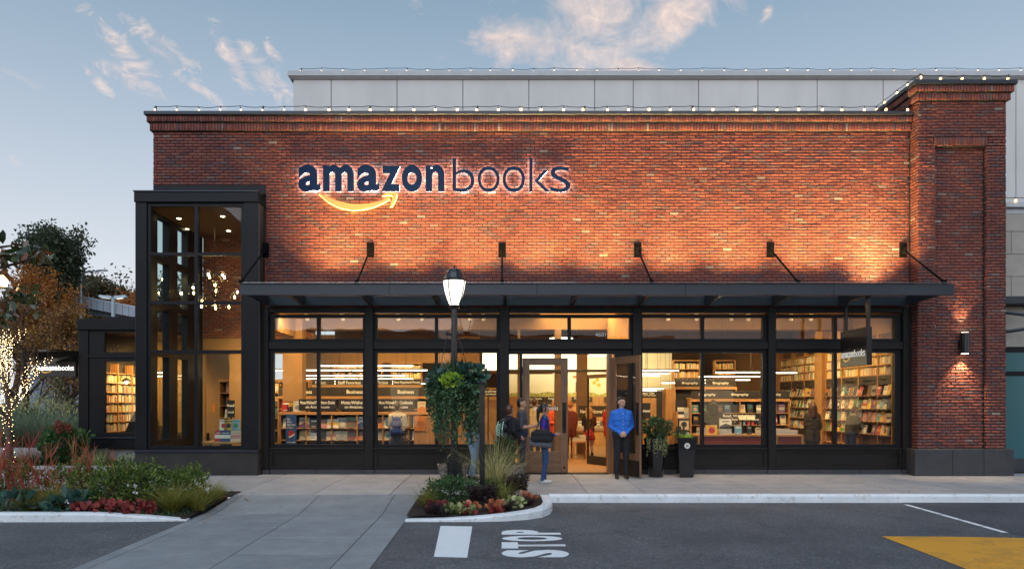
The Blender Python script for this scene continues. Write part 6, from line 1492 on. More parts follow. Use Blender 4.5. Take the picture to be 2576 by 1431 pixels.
# trailing strands
C = []; Dn = []; st = MB()
for k in range(250):
    a = pr.uniform(0, 6.283); r_ = .54*math.sqrt(pr.uniform(.15,1)); x, y = r_*math.cos(a), r_*math.sin(a)*.9; z0 = hz_(975)+.05*pr.normal(); ln = (.2+1.0*pr.rand()**.9)*(.90+.10*math.sin(3*a+1.0))
    px_ = lambda q: x*(1-.30*q*q)+.035*math.sin(5*q+k); py_ = lambda q: y*(1-.30*q*q)+.035*math.cos(4*q+k)
    if k % 3 == 0: st.tube([(px_(s/8), py_(s/8), z0-ln*s/8) for s in range(9)], .0025, 3, False)
    for s in range(int(ln*30)):
        q = pr.rand(); C.append((px_(q)+pr.normal()*.02, py_(q)+pr.normal()*.02, z0-ln*q)); Dn.append((math.cos(a)*.8, math.sin(a)*.8, -.35))
foliage('trailing_ivy', hb, M_LIVY, C, .048, np.array(Dn), .8); st.build('strands', PM('vine_stem', (.20,.20,.09), .7), hb)['kind'] = 'stuff'
P, nn = ell(420, (-.03,-.36,hz_(958)), (.20,.12,.10), .5); foliage('lime_leaves', hb, M_LLIME, P, .062, nn, .95)
blades('grass_tuft', hb, M_LDARK, [(-.10+pr.normal()*.05, pr.normal()*.05, hz_(955)) for _ in range(170)], .50, .014, .75)
P, nn = ell(240, (.28,-.12,hz_(945)), (.25,.22,.16), .6); foliage('large_leaves', hb, M_LBLUE, P, .15, nn, .6); P, nn = ell(110, (-.30,-.15,hz_(948)), (.20,.2,.12), .6); foliage('large_leaves', hb, M_LBLUE, P, .12, nn, .6)
# ------------------------------------------------------------------ builders for bed plants (local origin at the foot)
def shrub(name, label, x, y, z, r, h, n, size, mat, stem=True, aspect=.5, twigs=0, group=None, cat='shrub'):
    t = thing(name, label, cat, (x, y, z), 0, group)
    if stem:
        m = MB()
        for k in range(9): a = pr.uniform(0,6.28); q = pr.uniform(.2,.7); m.tube([(0,0,-.03),(r*q*.5*math.cos(a), r*q*.5*math.sin(a), h*.4),(r*q*math.cos(a), r*q*math.sin(a), h*.85)], [.010,.007,.003], 4, False)
        m.build('stems', M_BARK, t)
    P, nn = ell(n, (0,0,h*.52), (r, r*.85, h*.52), .45); nn[:,2] += .5
    if twigs:
        for k in range(twigs):
            a = pr.uniform(0,6.28); q = pr.uniform(.1,.8); bx, by = r*q*math.cos(a), r*q*math.sin(a); hh = h*pr.uniform(.95,1.3)
            zz_ = np.linspace(h*.6, hh, 22); P = np.vstack([P, np.stack([bx+pr.normal(size=22)*.018, by+pr.normal(size=22)*.018, zz_], 1)]); nn = np.vstack([nn, np.stack([pr.normal(size=22)*.6, pr.normal(size=22)*.6, np.full(22,.7)], 1)])
    foliage('foliage', t, mat, P, size, nn, aspect); return t
def tuft(name, label, x, y, z, h, n, mat, spread=.06, lean=.8, w_=.006, group=None, droop=.6):
    t = thing(name, label, 'grass', (x, y, z), 0, group)
    a = pr.uniform(0,6.28,n); r_ = spread*np.sqrt(pr.rand(n)); blades('foliage', t, mat, np.stack([r_*np.cos(a), r_*np.sin(a), np.zeros(n)-.02], 1), h, w_, lean, droop); return t
def rosette(name, label, x, y, z, r, n, size, mat, aspect=.9, group=None):
    t = thing(name, label, 'plant', (x, y, z), 0, group); P, nn = ell(n, (0,0,r*.45), (r, r*.9, r*.5), .5, -.4); nn[:,2] += .35
    foliage('foliage', t, mat, P, size, nn, aspect, sz_var=.3); return t
def bz(y): return gz(y, RD)+.09+(y+5.36)/2.46*.06
def twiggy(name, label, x, y, h, n, seed, group):
    rr = np.random.RandomState(seed); t = thing(name, label, 'shrub', (x, y, bz(y)), 0, group); mb = MB()
    for k in range(n):
        mb.cr = rr.rand(); a = rr.uniform(0,6.28); r0 = .10*rr.rand(); p = Vector((r0*math.cos(a), r0*math.sin(a), -.02)); d = Vector((math.cos(a)*.35*rr.rand(), math.sin(a)*.35*rr.rand(), 1)).normalized(); hh = h*rr.uniform(.5,1.1)
        pts = [p]
        for i in range(4): d = (d+Vector((rr.normal()*.12, rr.normal()*.12, 0))).normalized(); p = p+d*hh/4; pts.append(p)
        mb.tube(pts, [.0075,.006,.005,.0045,.0022], 4, False)
        for j in range(6):
            i = rr.randint(1,4); q = pts[i]; e = (d+Vector((rr.normal()*.6, rr.normal()*.6, .2))).normalized(); l_ = hh*rr.uniform(.15,.4); q2 = q+e*l_*.5; q3 = q2+(e+Vector((rr.normal()*.2, rr.normal()*.2, .25))).normalized()*l_*.5
            mb.tube([q, q2, q3], [.005,.004,.002], 3, False)
    o = mb.build('stems', M_TWIGR, t); o['kind'] = 'stuff'; return t
TG = 'red twigged dogwoods'
for k, (u, y, h, lab) in enumerate(((-25,-4.2,1.35,'tallest bare red dogwood stems before the fairy light tree'),(28,-3.9,1.1,'bare red dogwood stems behind the broad hellebore'),(70,-4.4,1.3,'bare orange dogwood stems behind the shorter olive tuft'),(112,-3.7,1.25,'bare red dogwood stems in front of the hydrangea'),(150,-4.3,1.0,'bare orange dogwood stems behind the bright olive tuft'),(196,-3.8,1.1,'bare red dogwood stems before the side wing base'),(235,-4.2,.9,'short red dogwood stems among the evergreen shrubs'),(290,-3.8,.8,'lowest red dogwood stems before the concrete foundation'),(-70,-4.0,1.3,'bare red dogwood stems at the far end of the bed'))):
    twiggy('dogwood_shrub', lab, X(u,y), y, h, 8, 50+k, TG)
SG = 'small leaved evergreen shrubs'
for k, (u, y, r, h, n, lab) in enumerate(((215,-4.3,.34,.62,900,'upright evergreen shrub behind the small red heuchera'),(275,-4.6,.40,.62,1200,'full evergreen shrub behind the heuchera clump'),(335,-4.4,.40,.66,1200,'tallest evergreen shrub with white flowers'),(392,-4.0,.38,.58,1100,'glossy evergreen shrub below the corner tower base'),(440,-4.1,.36,.50,950,'low evergreen shrub behind the largest olive mound'),(478,-3.6,.30,.52,800,'evergreen shrub nearest the sidewalk corner'),(150,-3.5,.32,.5,700,'small evergreen shrub under the orange dogwood'),(60,-3.6,.35,.55,800,'evergreen shrub behind the shorter olive tuft'),(10,-3.4,.35,.6,700,'evergreen shrub below the fairy light tree'),(300,-3.5,.4,.6,900,'evergreen shrub before the concrete foundation'))):
    shrub('evergreen_shrub', lab, X(u,y), y, bz(y)-.02, r, h, n, .052, M_LBOX, aspect=.55, twigs=9, group=SG)
for k, (u, y, h, n, lab) in enumerate(((432,-4.9,.42,420,'largest olive grass mound at the end of the bed'),(520,-4.1,.36,260,'olive grass tuft against the crossing edge'),(75,-4.95,.36,260,'olive grass tuft between dark hellebores'),(142,-4.8,.42,300,'bright olive grass tuft under the dogwoods'),(480,-4.4,.34,220,'olive grass tuft behind the largest mound'),(500,-4.75,.3,200,'small olive grass tuft at the point of the bed'),(545,-3.7,.3,160,'small olive grass tuft near the sidewalk corner'))):
    tuft('sedge_grass', lab, X(u,y), y, bz(y)-.02, h*1.25, n, M_LOLIVE, .10, .85, .007, 'olive grasses')
for u, y, r, lab in ((205,-5.15,.13,'small dark red heuchera at the kerb'),(262,-5.2,.17,'clump of dark red heuchera leaves at the kerb'),(300,-5.1,.13,'dark red heuchera next to the olive mound'),(345,-5.2,.16,'large red heuchera with pale veins'),(372,-5.1,.12,'red heuchera touching the olive grass mound')):
    rosette('heuchera', lab, X(u,y), y, bz(y)-.02, r*1.15, 42, .085, M_LRED, .95, 'heuchera along the bed kerb')
for u, y, r, lab in ((18,-5.1,.26,'dark hellebore with broad leaves at the bed corner'),(165,-5.05,.22,'dark hellebore with pale buds beside the red heuchera'),(205,-4.85,.2,'blue green hellebore behind the red heuchera')):
    rosette('hellebore', lab, X(u,y), y, bz(y)-.02, r*1.2, 60, .17, M_LBLUE, .5, 'hellebores in the bed')
for u, y, z in ((520*0+521*0+522*0+521,-4.4,.22),(536*0+540*0+532*0+520,-4.5,.2)): pass
for u, v, y in ((521*0+522,1232,-4.6),(538*0+521*0+540*0+340,1222,-4.75),(323,1218,-4.8),(341,1238,-4.85),(168,1262,-5.2)):
    fw = thing('white_flower', 'small white flower open on the evergreen shrub', 'flower', (X(u,y), y, Z(v,y)), 0, 'white flowers'); P, nn = ell(14, (0,0,0), (.02,.012,.02), .3); foliage('petals', fw, M_FLW, P, .03, nn, .8)
gy_ = pr.uniform(-5.3,-3.0,5200); gcv = blades('ground_cover', None, M_LDARK, [(pr.uniform(-12.5,-5.0), yy_, bz(yy_)-.03) for yy_ in gy_], .09, .014, 1.0); tag(gcv, 'low mossy ground cover tufts in the long bed', kind='stuff')
# island bed
def iz(y): return gz(y, RD)+.07+.03*(y+5.4)
ish = shrub('island_shrub', 'rounded dark evergreen shrub at the foot of the lamp post', X(1135,-4.3), -4.3, iz(-4.3), .44, .43, 1900, .052, M_LDARK, twigs=4)
shrub('island_shrub', 'low dark shrub behind the square post', X(1235,-3.7), -3.7, iz(-3.7), .34, .30, 800, .055, M_LDARK, group=None)
tuft('sedge_grass', 'olive grass tuft at the crossing side of the island', X(1076,-4.6), -4.6, iz(-4.6), .5, 240, M_LOLIVE, .09, .95, .006)
tuft('blond_grass', 'tall blond feather grass behind the square post', X(1243,-3.55), -3.55, iz(-3.55), 1.12, 480, M_LBLOND, .12, .55, .005, None, .9)
tuft('sedge_grass', 'yellow green grass tuft below the blond grass', X(1262,-4.3), -4.3, iz(-4.3), .5, 200, M_LOLIVE, .08, .7, .006)
for u, y, h, lab in ((1196,-4.6,.34,'dark purple spurge in front of the square post'),(1232,-4.5,.34,'dark purple spurge beside the square post'),(1290,-3.9,.42,'dark purple spurge under the planter bowl'),(1315,-3.75,.42,'dark purple spurge nearest the island curb')):
    t = thing('spurge', lab, 'plant', (X(u,y), y, iz(y)), 0, 'purple spurges'); m = MB(); C = []; Dn = []
    for k in range(13):
        a = pr.uniform(0,6.28); q = pr.uniform(0,.12); top = Vector((q*1.6*math.cos(a), q*1.6*math.sin(a), h*pr.uniform(.75,1.05))); m.tube([(q*.4*math.cos(a), q*.4*math.sin(a), -.02), tuple(top)], [.006,.005], 4, False)
        for s in range(42): f = .45+.55*s/42; b_ = s*2.4; C.append((top.x*f, top.y*f, top.z*f)); Dn.append((math.cos(b_)*1.2, math.sin(b_)*1.2, -.15+.6*(f > .9)))
    m.build('stems', PM('spurge_stem', (.10,.04,.03), .7) if 'spurge_stem' not in MATS else MATS['spurge_stem'], t); foliage('foliage', t, M_LPURP, C, .075, np.array(Dn)*2.2, .22)
for u, y, r, m_, lab in ((1183,-5.0,.15,M_LORANGE,'orange heuchera left of the square post foot'.replace('left of','beside')),(1240,-4.95,.15,M_LORANGE,'orange pink heuchera below the purple spurge'),(1178,-5.15,.10,M_LRED,'dark red heuchera under the orange heuchera'),(1322,-4.1,.16,M_LORANGE,'coral heuchera by the island curb'),(1095,-4.9,.15,M_LRED,'dark red heuchera at the crossing edge'),(1165,-5.15,.15,M_LVAR,'variegated pale green plant at the island front'),(1130,-5.1,.12,M_LVAR,'variegated plant under the dark shrub'),(1290,-4.6,.16,M_LVAR,'variegated mound beside the coral heuchera'),(1250,-5.1,.08,M_LRED,'small dark red heuchera at the island curb')):
    rosette('heuchera', lab, X(u,y), y, iz(y)-.01, r*.92, 36, .085, m_, .95)
for u, y, lab in ((1088,-5.15,'black mondo grass at the island tip'),(1115,-5.2,'black mondo grass next to the variegated plant'),(1270,-4.85,'black mondo grass by the variegated mound'),(1325,-4.4,'black mondo grass inside the curved curb')):
    tuft('mondo_grass', lab, X(u,y), y, iz(y), .26, 150, M_LPURP, .10, .95, .008, 'black mondo grasses')
# plants in the pots
P, nn = ell(900, (0,0,1.06), (.30,.26,.24), .4); foliage('foliage', vz, M_LDARK, P, .07, nn, .55)
blades('dark_blades', vz, M_LPURP, [(pr.normal()*.05, pr.normal()*.05, .8) for _ in range(60)], .62, .012, .85)
C = []; Dn = []
for k in range(34):
    a = pr.uniform(-2.6,-.5); x, y = .27*math.cos(a), .27*math.sin(a); ln = pr.uniform(.15,.42)
    for s in range(int(ln*60)): q = pr.rand(); C.append((x+pr.normal()*.008, y-.01+pr.normal()*.008, .86-ln*q)); Dn.append((0,-.5,-.6))
foliage('trailing_stems', vz, M_LVAR, C, .028, np.array(Dn), .5)
blades('lime_grass', vs_, M_LLIME, [(pr.uniform(-.16,.16), pr.uniform(-.16,.16), .81) for _ in range(320)], .16, .008, .5)
P, nn = ell(200, (-.1,.05,.95), (.12,.1,.1), .4); foliage('foliage', vs_, M_LDARK, P, .05, nn, .5)
for k, x in enumerate((-.13,-.06,.01)): MB().tube([(x,.05,.8),(x-.04,.02,1.12)], .022, 8).build('log', M_BARK, vs_)
for t_, up_ in ((bowls[1], 1.0),):
    P, nn = ell(700, (-.12,0,.62), (.24,.22,.30), .4); foliage('foliage', t_, M_LDARK, P, .06, nn, .55); blades('dark_blades', t_, M_LPURP, [(-.12+pr.normal()*.06, pr.normal()*.05, .3) for _ in range(80)], 1.0, .014, .45)
P, nn = ell(120, (0,0,.38), (.22,.2,.08), .4); foliage('foliage', bowls[0], M_LDARK, P, .05, nn, .55)
# plants behind the walkway, left of the wing
for k, (u, y, h, lab) in enumerate(((45,5.5,1.6,'tall grey green ornamental grass beside the fairy light tree'),(95,6.0,1.75,'widest grey green ornamental grass below the sign'),(140,5.2,1.6,'grey green ornamental grass in front of the silver suv'),(185,7.0,1.3,'shorter ornamental grass next to the wing'),(10,6.5,1.5,'ornamental grass behind the fairy light trunk'))):
    t = tuft('ornamental_grass', lab, X(u,y), y, 0, h, 800, M_LGREY, .32, .75, .014, 'ornamental grasses', .8)
    P = np.stack([pr.normal(size=160)*.45, pr.normal(size=160)*.3, h*.92+pr.normal(size=160)*.12], 1); foliage('plumes', t, M_LBLOND, P, .12, np.tile([0,0,1.], (160,1)), .16)
hy = shrub('hydrangea', 'dark hydrangea bush with dusky pink flower heads by the wing', X(160,2.4), 2.4, 0, .55, .95, 1100, .12, M_LDARK, aspect=.65)
for u, v in ((157,1063),(165,1068),(150,1067),(161,1082),(175,1072),(181,1080),(146,1075)):
    p = (X(u,2.1)-hy.location.x, -.4+pr.normal()*.05, Z(v,2.1)); P, nn = ell(60, p, (.07,.06,.06), .7); foliage('flower_head', hy, M_LRED, P, .035, nn, .9)
for k, (u, y, wh) in enumerate(((20,2.0,'at the foot of the fairy light tree'),(70,2.1,'before the low seat wall'),(120,2.2,'beside the hydrangea'),(170,2.3,'in front of the hydrangea'),(215,2.6,'under the side wing base'),(100,3.2,'behind the low seat wall'),(190,3.4,'behind the hydrangea'))):
    tuft('lilyturf', 'dark green lilyturf mound '+wh, X(u,y), y, 0, .5, 260, M_LDARK, .25, .95, .014, 'lilyturf mounds')
for k, (u, y) in enumerate(((240,1.5),(255,1.9))): tuft('lilyturf', ('bright striped lilyturf before the concrete foundation', 'dark lilyturf against the concrete foundation')[k], X(u,y), y, 0, .48, 300, M_LVAR if k == 0 else M_LDARK, .2, .95, .014, 'striped lilyturf')
for k, (u, y, r, h, lab) in enumerate(((30,9,1.2,1.3,'dark hedge shrub behind the ornamental grasses'),(110,10,1.2,1.25,'second dark hedge shrub behind the ornamental grasses'),(185,9.5,.8,1.0,'dark hedge shrub before the silver suv'))): shrub('hedge_shrub', lab, X(u,y), y, -.05, r, h, 1500, .13, M_LDARK, aspect=.6)
MB().box(-19, X(150,2.8), 2.75, 2.95, -.05, .42).build('low_wall', M_CONC); tag(bpy.data.objects['low_wall'], 'low brown concrete seat wall behind the walkway', 'wall')

# fallen leaves along the beds and the walkway
fx_ = np.concatenate([pr.uniform(-5.3,-4.3,60), pr.uniform(-1.9,1.2,40), pr.uniform(-12,8,50)]); fy_ = np.concatenate([pr.uniform(-5.6,-3.0,60), pr.uniform(-6.0,-3.2,40), pr.uniform(-3.3,-.2,50)])
def ground_z(x, y):
    if -4.9 < x < -1.5: return cz(y) if y < -3.36 else gz(y)
    if y > -3.4: return gz(y)
    if x <= -4.9 and y > -5.36: return bz(y)+.005
    if x < .7 and y > -5.3: return iz(y)+.005
    return gz(y, RD)
FC = np.array([(a, b, ground_z(a, b)+.008) for a, b in zip(fx_, fy_)]); FD = np.stack([pr.normal(size=150), pr.normal(size=150), pr.normal(size=150)*.05], 1)
V_, F_ = leaves_np(FC, .05, FD*4, .65); V_[:,2] = np.repeat(FC[:,2], len(V_)//150)+pr.uniform(0,.012,len(V_))
fo_ = wall_from_np('fallen_leaves', V_, F_, pr.rand(150), M_LRUST); tag(fo_, 'scattered fallen autumn leaves on the pavement and beds', kind='stuff')
# ================================================================== people
M_SKIN = PM('skin', (.48,.27,.19), .5); M_SKIN2 = PM('skin_warm', (.40,.21,.14), .5)
def cloth(name, c, var=.18, sc=9.0): return PM(name, c, .85, var=var, vscale=sc, bump=.9, bscale=7, bdist=.035)
M_HAIRK = PM('hair_black', (.012,.010,.010), .4); M_HAIRB = PM('hair_brown', (.06,.022,.014), .45); M_HAIRL = PM('hair_blond', (.34,.17,.05), .5, var=.3, vscale=30)
M_SHOEK = PM('shoe_black', (.012,.012,.012), .35)
_tmp = bpy.data.collections.new('tmp')
scene.collection.children.link(_tmp)
def blob(name, caps, mats, parent, voxel=.013, smooth=4, loc=None):
    """one continuous surface grown round tapered capsules: (p0, p1, r0, r1, material)"""
    mb = MB()
    for p0, p1, r0, r1, m in caps:
        p0, p1 = Vector(p0), Vector(p1); d = p1-p0
        if d.length < 1e-5: d = Vector((0,0,1e-3)); p1 = p0+d
        dn = d.normalized(); pts, rad = [], []
        for k in range(5): a = k/4*math.pi/2; pts.append(p0-dn*r0*math.cos(a)); rad.append(max(.001, r0*math.sin(a)))
        for k in range(5): a = k/4*math.pi/2; pts.append(p1+dn*r1*math.sin(a)); rad.append(max(.001, r1*math.cos(a)))
        mb.tube(pts, rad, 12)
    me = mb.mesh(name, [M_SKIN]); o = bpy.data.objects.new(name, me); _tmp.objects.link(o)
    r = o.modifiers.new('r', 'REMESH'); r.mode = 'VOXEL'; r.voxel_size = voxel; r.use_smooth_shade = True
    s = o.modifiers.new('s', 'SMOOTH'); s.factor = .5; s.iterations = smooth
    dg = bpy.context.evaluated_depsgraph_get(); m2 = bpy.data.meshes.new_from_object(o.evaluated_get(dg)); m2.name = name
    bpy.data.objects.remove(o); m2.materials.clear()
    for m in mats: m2.materials.append(m)
    n = len(m2.polygons); c = np.empty(n*3, np.float32); m2.polygons.foreach_get('center', c); c = c.reshape(-1,3)
    best = np.full(n, 1e9); mi = np.zeros(n, np.int32)
    for p0, p1, r0, r1, m in caps:
        a = np.array(p0); b_ = np.array(p1)-a; L = (b_*b_).sum()+1e-9; t = np.clip(((c-a)@b_)/L, 0, 1); dist = np.linalg.norm(c-(a+t[:,None]*b_), axis=1)-(r0+(r1-r0)*t)
        k = dist < best; best[k] = dist[k]; mi[k] = m
    m2.polygons.foreach_set('material_index', mi); m2.polygons.foreach_set('use_smooth', [True]*n); m2.update()
    return link(bpy.data.objects.new(name, m2), parent, loc)
def hand(wrist, direction, palm, side, sk, s=1.0, curl=.5):
    # palm capsule, four fingers of unequal length and a thumb from the side of the palm
    w_ = Vector(wrist); d = Vector(direction).normalized(); pn = Vector(palm).normalized(); sd = d.cross(pn).normalized()*side; caps = []
    k = w_+d*.085*s
    for q in (-.024, 0, .024): caps.append((tuple(w_+sd*q*.6*s), tuple(k+sd*q*s), .017*s, .015*s, sk))
    for q, ln in ((-.033,.060), (-.011,.074), (.012,.070), (.034,.055)):
        a = k+sd*q*s; b1 = a+(d+pn*curl*.6).normalized()*ln*.55*s; c1 = b1+(d*.6+pn*curl*1.6).normalized()*ln*.5*s
        caps += [(tuple(a), tuple(b1), .0105*s, .0095*s, sk), (tuple(b1), tuple(c1), .0095*s, .008*s, sk)]
    a = w_+d*.03*s-sd*.03*s; b1 = a+(d*.6-sd*.8+pn*.4).normalized()*.04*s; c1 = b1+(d*.9+pn*.5).normalized()*.03*s
    caps += [(tuple(a), tuple(b1), .014*s, .012*s, sk), (tuple(b1), tuple(c1), .012*s, .0095*s, sk)]
    return caps
def person(label, loc, rz, H, mats, arms, legs=None, headturn=0.0, bulk=1.0, hair=None, group=None, skirt=None, sleeve=True, coat=0.0, hat=None, torso_lean=0.0, collar=False):
    """mats: 0 skin, 1 top, 2 bottom, 3 shoes.  arms: per side (elbow, wrist, hand dir, palm)"""
    s = H/1.75; t = thing('person', label, 'person', loc, rz, group)
    def S(p): return (p[0]*s, (p[1]-torso_lean*max(0, p[2]-.9)*.6)*s, p[2]*s)
    b = bulk; c = []
    c += [((-.075,0,.95),(.075,0,.95),.118*b,.118*b,2 if not coat else 1), ((-.065,0,1.07),(.065,0,1.07),.118*b,.118*b,1), ((-.075,.0,1.16),(.075,.0,1.16),.116*b,.116*b,1), ((-.09,.0,1.27),(.09,.0,1.27),.112*b,.112*b,1), ((-.135,.008,1.395),(.135,.008,1.395),.074,.074,1), ((0,0,1.0),(0,0,1.38),.125*b,.11*b,1)]+[((sg*.12,.004,1.37),(sg*.085,.0,1.10),.086*b,.092*b,1) for sg in (-1,1)]+[((sg*.03,.012,1.455),(sg*.14,.01,1.415),.050,.055,1) for sg in (-1,1)]
    c += [((0,.01,1.44),(0,-.005,1.55),.052,.050,0)]
    ct, st_ = math.cos(headturn), math.sin(headturn)
    def hd(p): return (p[0]*ct-p[1]*st_, p[0]*st_+p[1]*ct, p[2])
    head = [((0,.008,1.625),(0,.012,1.665),.078,.082,0), ((0,-.025,1.585),(0,-.02,1.62),.056,.062,0), ((0,-.052,1.555),(0,-.055,1.56),.026,.026,0), ((0,-.085,1.632),(0,-.103,1.606),.009,.014,0), ((-.03,-.082,1.568),(.03,-.082,1.568),.007,.007,0)]
    head += [((sg*.080,.012,1.605),(sg*.083,.016,1.635),.013,.016,0) for sg in (-1,1)]+[((sg*.03-.015,-.080,1.652),(sg*.03+.015,-.080,1.652),.010,.010,0) for sg in (-1,1)]
    c += [(hd(p), hd(q), a, e, m) for p, q, a, e, m in head]
    legs = legs or {-1: ((-.095,-.012,.50), (-.10,.01,.09), (-.05,-1,0)), 1: ((.095,-.012,.50), (.10,.01,.09), (.05,-1,0))}
    for sg in (-1, 1):
        kn, an, fd = legs[sg]; f = Vector(fd).normalized(); lm = 2 if not skirt else 0
        c += [((sg*.085,0,.92), kn, .092*b, .063*b, lm), (kn, an, .061*b, .046 if lm == 2 else .036, lm)]
        toe = Vector(an)+f*.15; heel = Vector(an)-f*.045; c += [((heel.x,heel.y,.042),(an[0]+f.x*.05,an[1]+f.y*.05,.048),.040,.042,3), ((an[0]+f.x*.05,an[1]+f.y*.05,.042),(toe.x,toe.y,.032),.042,.030,3)]
        if skirt: c += [((an[0],an[1],.08),(an[0],an[1],.16),.05,.05,3)]
        el, wr_, hdr, pal = arms[sg]; sh = (sg*.178,.005,1.40); sm = 1
        c += [(sh, el, .057*b, .045*b, sm), (el, wr_, .043*b if sleeve else .040, .034 if sleeve else .028, sm if sleeve else 0)]
        c += hand(wr_, hdr, pal, sg, 0)
    if coat: c += [((-.09,.0,.95),(-.10,0,.95-coat),.12*b,.115*b,1), ((.09,0,.95),(.10,0,.95-coat),.12*b,.115*b,1)]
    body = blob('body', [(S(p), S(q), a*s, e*s, m) for p, q, a, e, m in c], mats, t, .0125, 7)
    if skirt:
        m = MB(); prof = [(.125,1.0),(.15,.92),(.19,.78),(.215,.62)]; m.lathe([(r*s, z*s) for r, z in prof], 22); m.build('skirt', skirt, t, smooth=True)
    if collar:
        MB().lathe([(.066*s,1.435*s),(.070*s,1.47*s),(.064*s,1.505*s),(.058*s,1.505*s),(.060*s,1.44*s)], 18, (0,.004*s)).build('collar', mats[1], t, smooth=True)
        MB().cbox(-.175*s*b/1.12*.95, .175*s*b/1.12*.95, -.128*s*b, .118*s*b, .985*s, 1.015*s, .05*s).build('belt', M_SHOEK, t)
        for k in range(5): MB().tube([(0,-(.134+.004*math.sin(k))*s*b,(1.09+.075*k)*s),(0,-.142*s*b,(1.09+.075*k)*s)], .006*s, 8).build('button', M_LETTER, t)
    # eyes
    for sg in (-1, 1): p = S(hd((sg*.031,-.083,1.635))); uvsphere(MB(), p, .0065*s, 8, 6).build('eye', M_HAIRK, t)
    if hair:
        kind, hm = hair; hc = []
        hc += [((0,.024,1.655),(0,.016,1.690),.084,.080,0), ((0,.055,1.60),(0,.05,1.66),.058,.07,0)]
        if kind == 'bob': hc += [((sg*.065,.02,1.66),(sg*.072,.022,1.575),.036,.032,0) for sg in (-1,1)]+[((0,-.035,1.70),(0,-.065,1.685),.045,.03,0), ((-.05,.06,1.64),(-.05,.06,1.56),.045,.04,0), ((.05,.06,1.64),(.05,.06,1.56),.045,.04,0)]
        if kind == 'pony': hc += [((0,-.03,1.705),(0,-.05,1.70),.045,.035,0), ((0,.10,1.67),(0,.14,1.60),.035,.045,0), ((0,.14,1.60),(0,.15,1.40),.045,.03,0), ((0,.15,1.40),(0,.13,1.28),.03,.012,0), ((-.066,-.01,1.66),(-.07,-.015,1.58),.025,.015,0), ((.066,-.01,1.66),(.07,-.015,1.58),.025,.015,0)]
        if kind in ('long', 'curly'):
            hc += [((sg*.07,.02,1.66),(sg*.09,.03,1.42),.042,.045,0) for sg in (-1,1)]+[((0,.07,1.64),(0,.09,1.36),.07,.055,0), ((-.05,.07,1.6),(-.06,.09,1.36),.05,.04,0), ((.05,.07,1.6),(.06,.09,1.36),.05,.04,0)]
            if kind == 'curly':
                rr = random.Random(4)
                for k in range(46): a = rr.uniform(-.2,3.34); z_ = rr.uniform(1.36,1.70); r_ = .10+.03*rr.random(); hc.append(((r_*math.cos(a), .02+r_*math.sin(a)*.9, z_),)*2+(.024,.02,0))
        if kind == 'short': hc += [((0,-.015,1.705),(0,-.038,1.702),.042,.028,0)]
        blob('hair', [(S(hd(p)), S(hd(q)), a*s, e*s, m) for p, q, a, e, m in hc], [hm], t, .012, 3)
    if hat: blob('hat', [(S(p), S(q), a*s, e*s, 0) for p, q, a, e, _ in [((0,.012,1.67),(0,.02,1.73),.094,.07,0), ((0,-.02,1.66),(0,.04,1.66),.092,.09,0)]], [hat], t, .012, 3)
    return t
# -- greeter in the blue shirt
W_ = lambda x, y, z: (x, y, z)
person('man in a bright blue shirt and black trousers with clasped hands at the open door', (X(1563,-.9), -.9, gz(-.9)), R(4), 1.77, [M_SKIN, cloth('blue_shirt', (.018,.135,.56)), cloth('black_trousers', (.012,.012,.015)), M_SHOEK],
       {-1: ((-.248,.03,1.12), (-.065,-.15,.975), (.75,-.35,-.35), (.3,1,0)), 1: ((.248,.03,1.12), (.07,-.16,.975), (-.75,-.3,-.35), (-.3,1,0))}, headturn=R(38), bulk=1.12, hair=('short', M_HAIRK), collar=True)
gr = bpy.data.objects[-1] if False else None
# -- woman with shoulder bags
M_SWEAT = bpy.data.materials.new('patchwork_knit'); M_SWEAT.use_nodes = True
def _sw():
    n = N(M_SWEAT.node_tree); p = M_SWEAT.node_tree.nodes['Principled BSDF']; t = n('ShaderNodeTexCoord'); v = n('ShaderNodeTexVoronoi', inp={'Vector': t.outputs['Object'], 'Scale': 7.0})
    c = n.ramp(v.outputs['Color'], [(0,(.02,.02,.22)),(.4,(.06,.03,.30)),(.55,(.02,.16,.20)),(.72,(.22,.03,.14)),(1,(.03,.03,.30))], 'CONSTANT'); n.link(c, p.inputs['Base Color']); p.inputs['Roughness'].default_value = .9
_sw()
M_JEAN = cloth('denim', (.025,.065,.17), .3, 14); M_JEANL = cloth('pale_denim', (.22,.33,.50), .2, 12); M_JEAND = cloth('dark_denim', (.012,.022,.06), .3)
M_SHOEW = PM('shoe_piebald', (.55,.52,.48), .6, var=.9, vscale=16)
wl_ = {-1: ((-.09,-.03,.50), (-.09,.05,.09), (-.05,-1,0)), 1: ((.09,-.01,.50), (.085,.0,.09), (.05,-1,0))}
wom = person('woman in colourful knit jumper and jeans with bags on her shoulder', (X(1370,-1.7), -1.7, gz(-1.7)), R(88), 1.64, [M_SKIN2, M_SWEAT, M_JEAN, M_SHOEW],
       {-1: ((-.22,.03,1.12), (-.14,-.21,1.06), (.1,-1,.1), (.8,0,.3)), 1: ((.22,.03,1.12), (.14,-.21,1.05), (-.1,-1,.1), (-.8,0,.3))}, wl_, hair=('pony', M_HAIRK), bulk=.98, coat=.06)
def bag(name, label, cat, loc, rz, caps, mats, straps=(), strapm=None):
    t = thing(name, label, cat, loc, rz); blob('bag_body', caps, mats, t, .014, 4)
    for k, p in enumerate(straps): MB().tube(p, .010, 6).build('strap', strapm or mats[0], t)
    return t
bx, by = X(1370,-1.7), -1.7
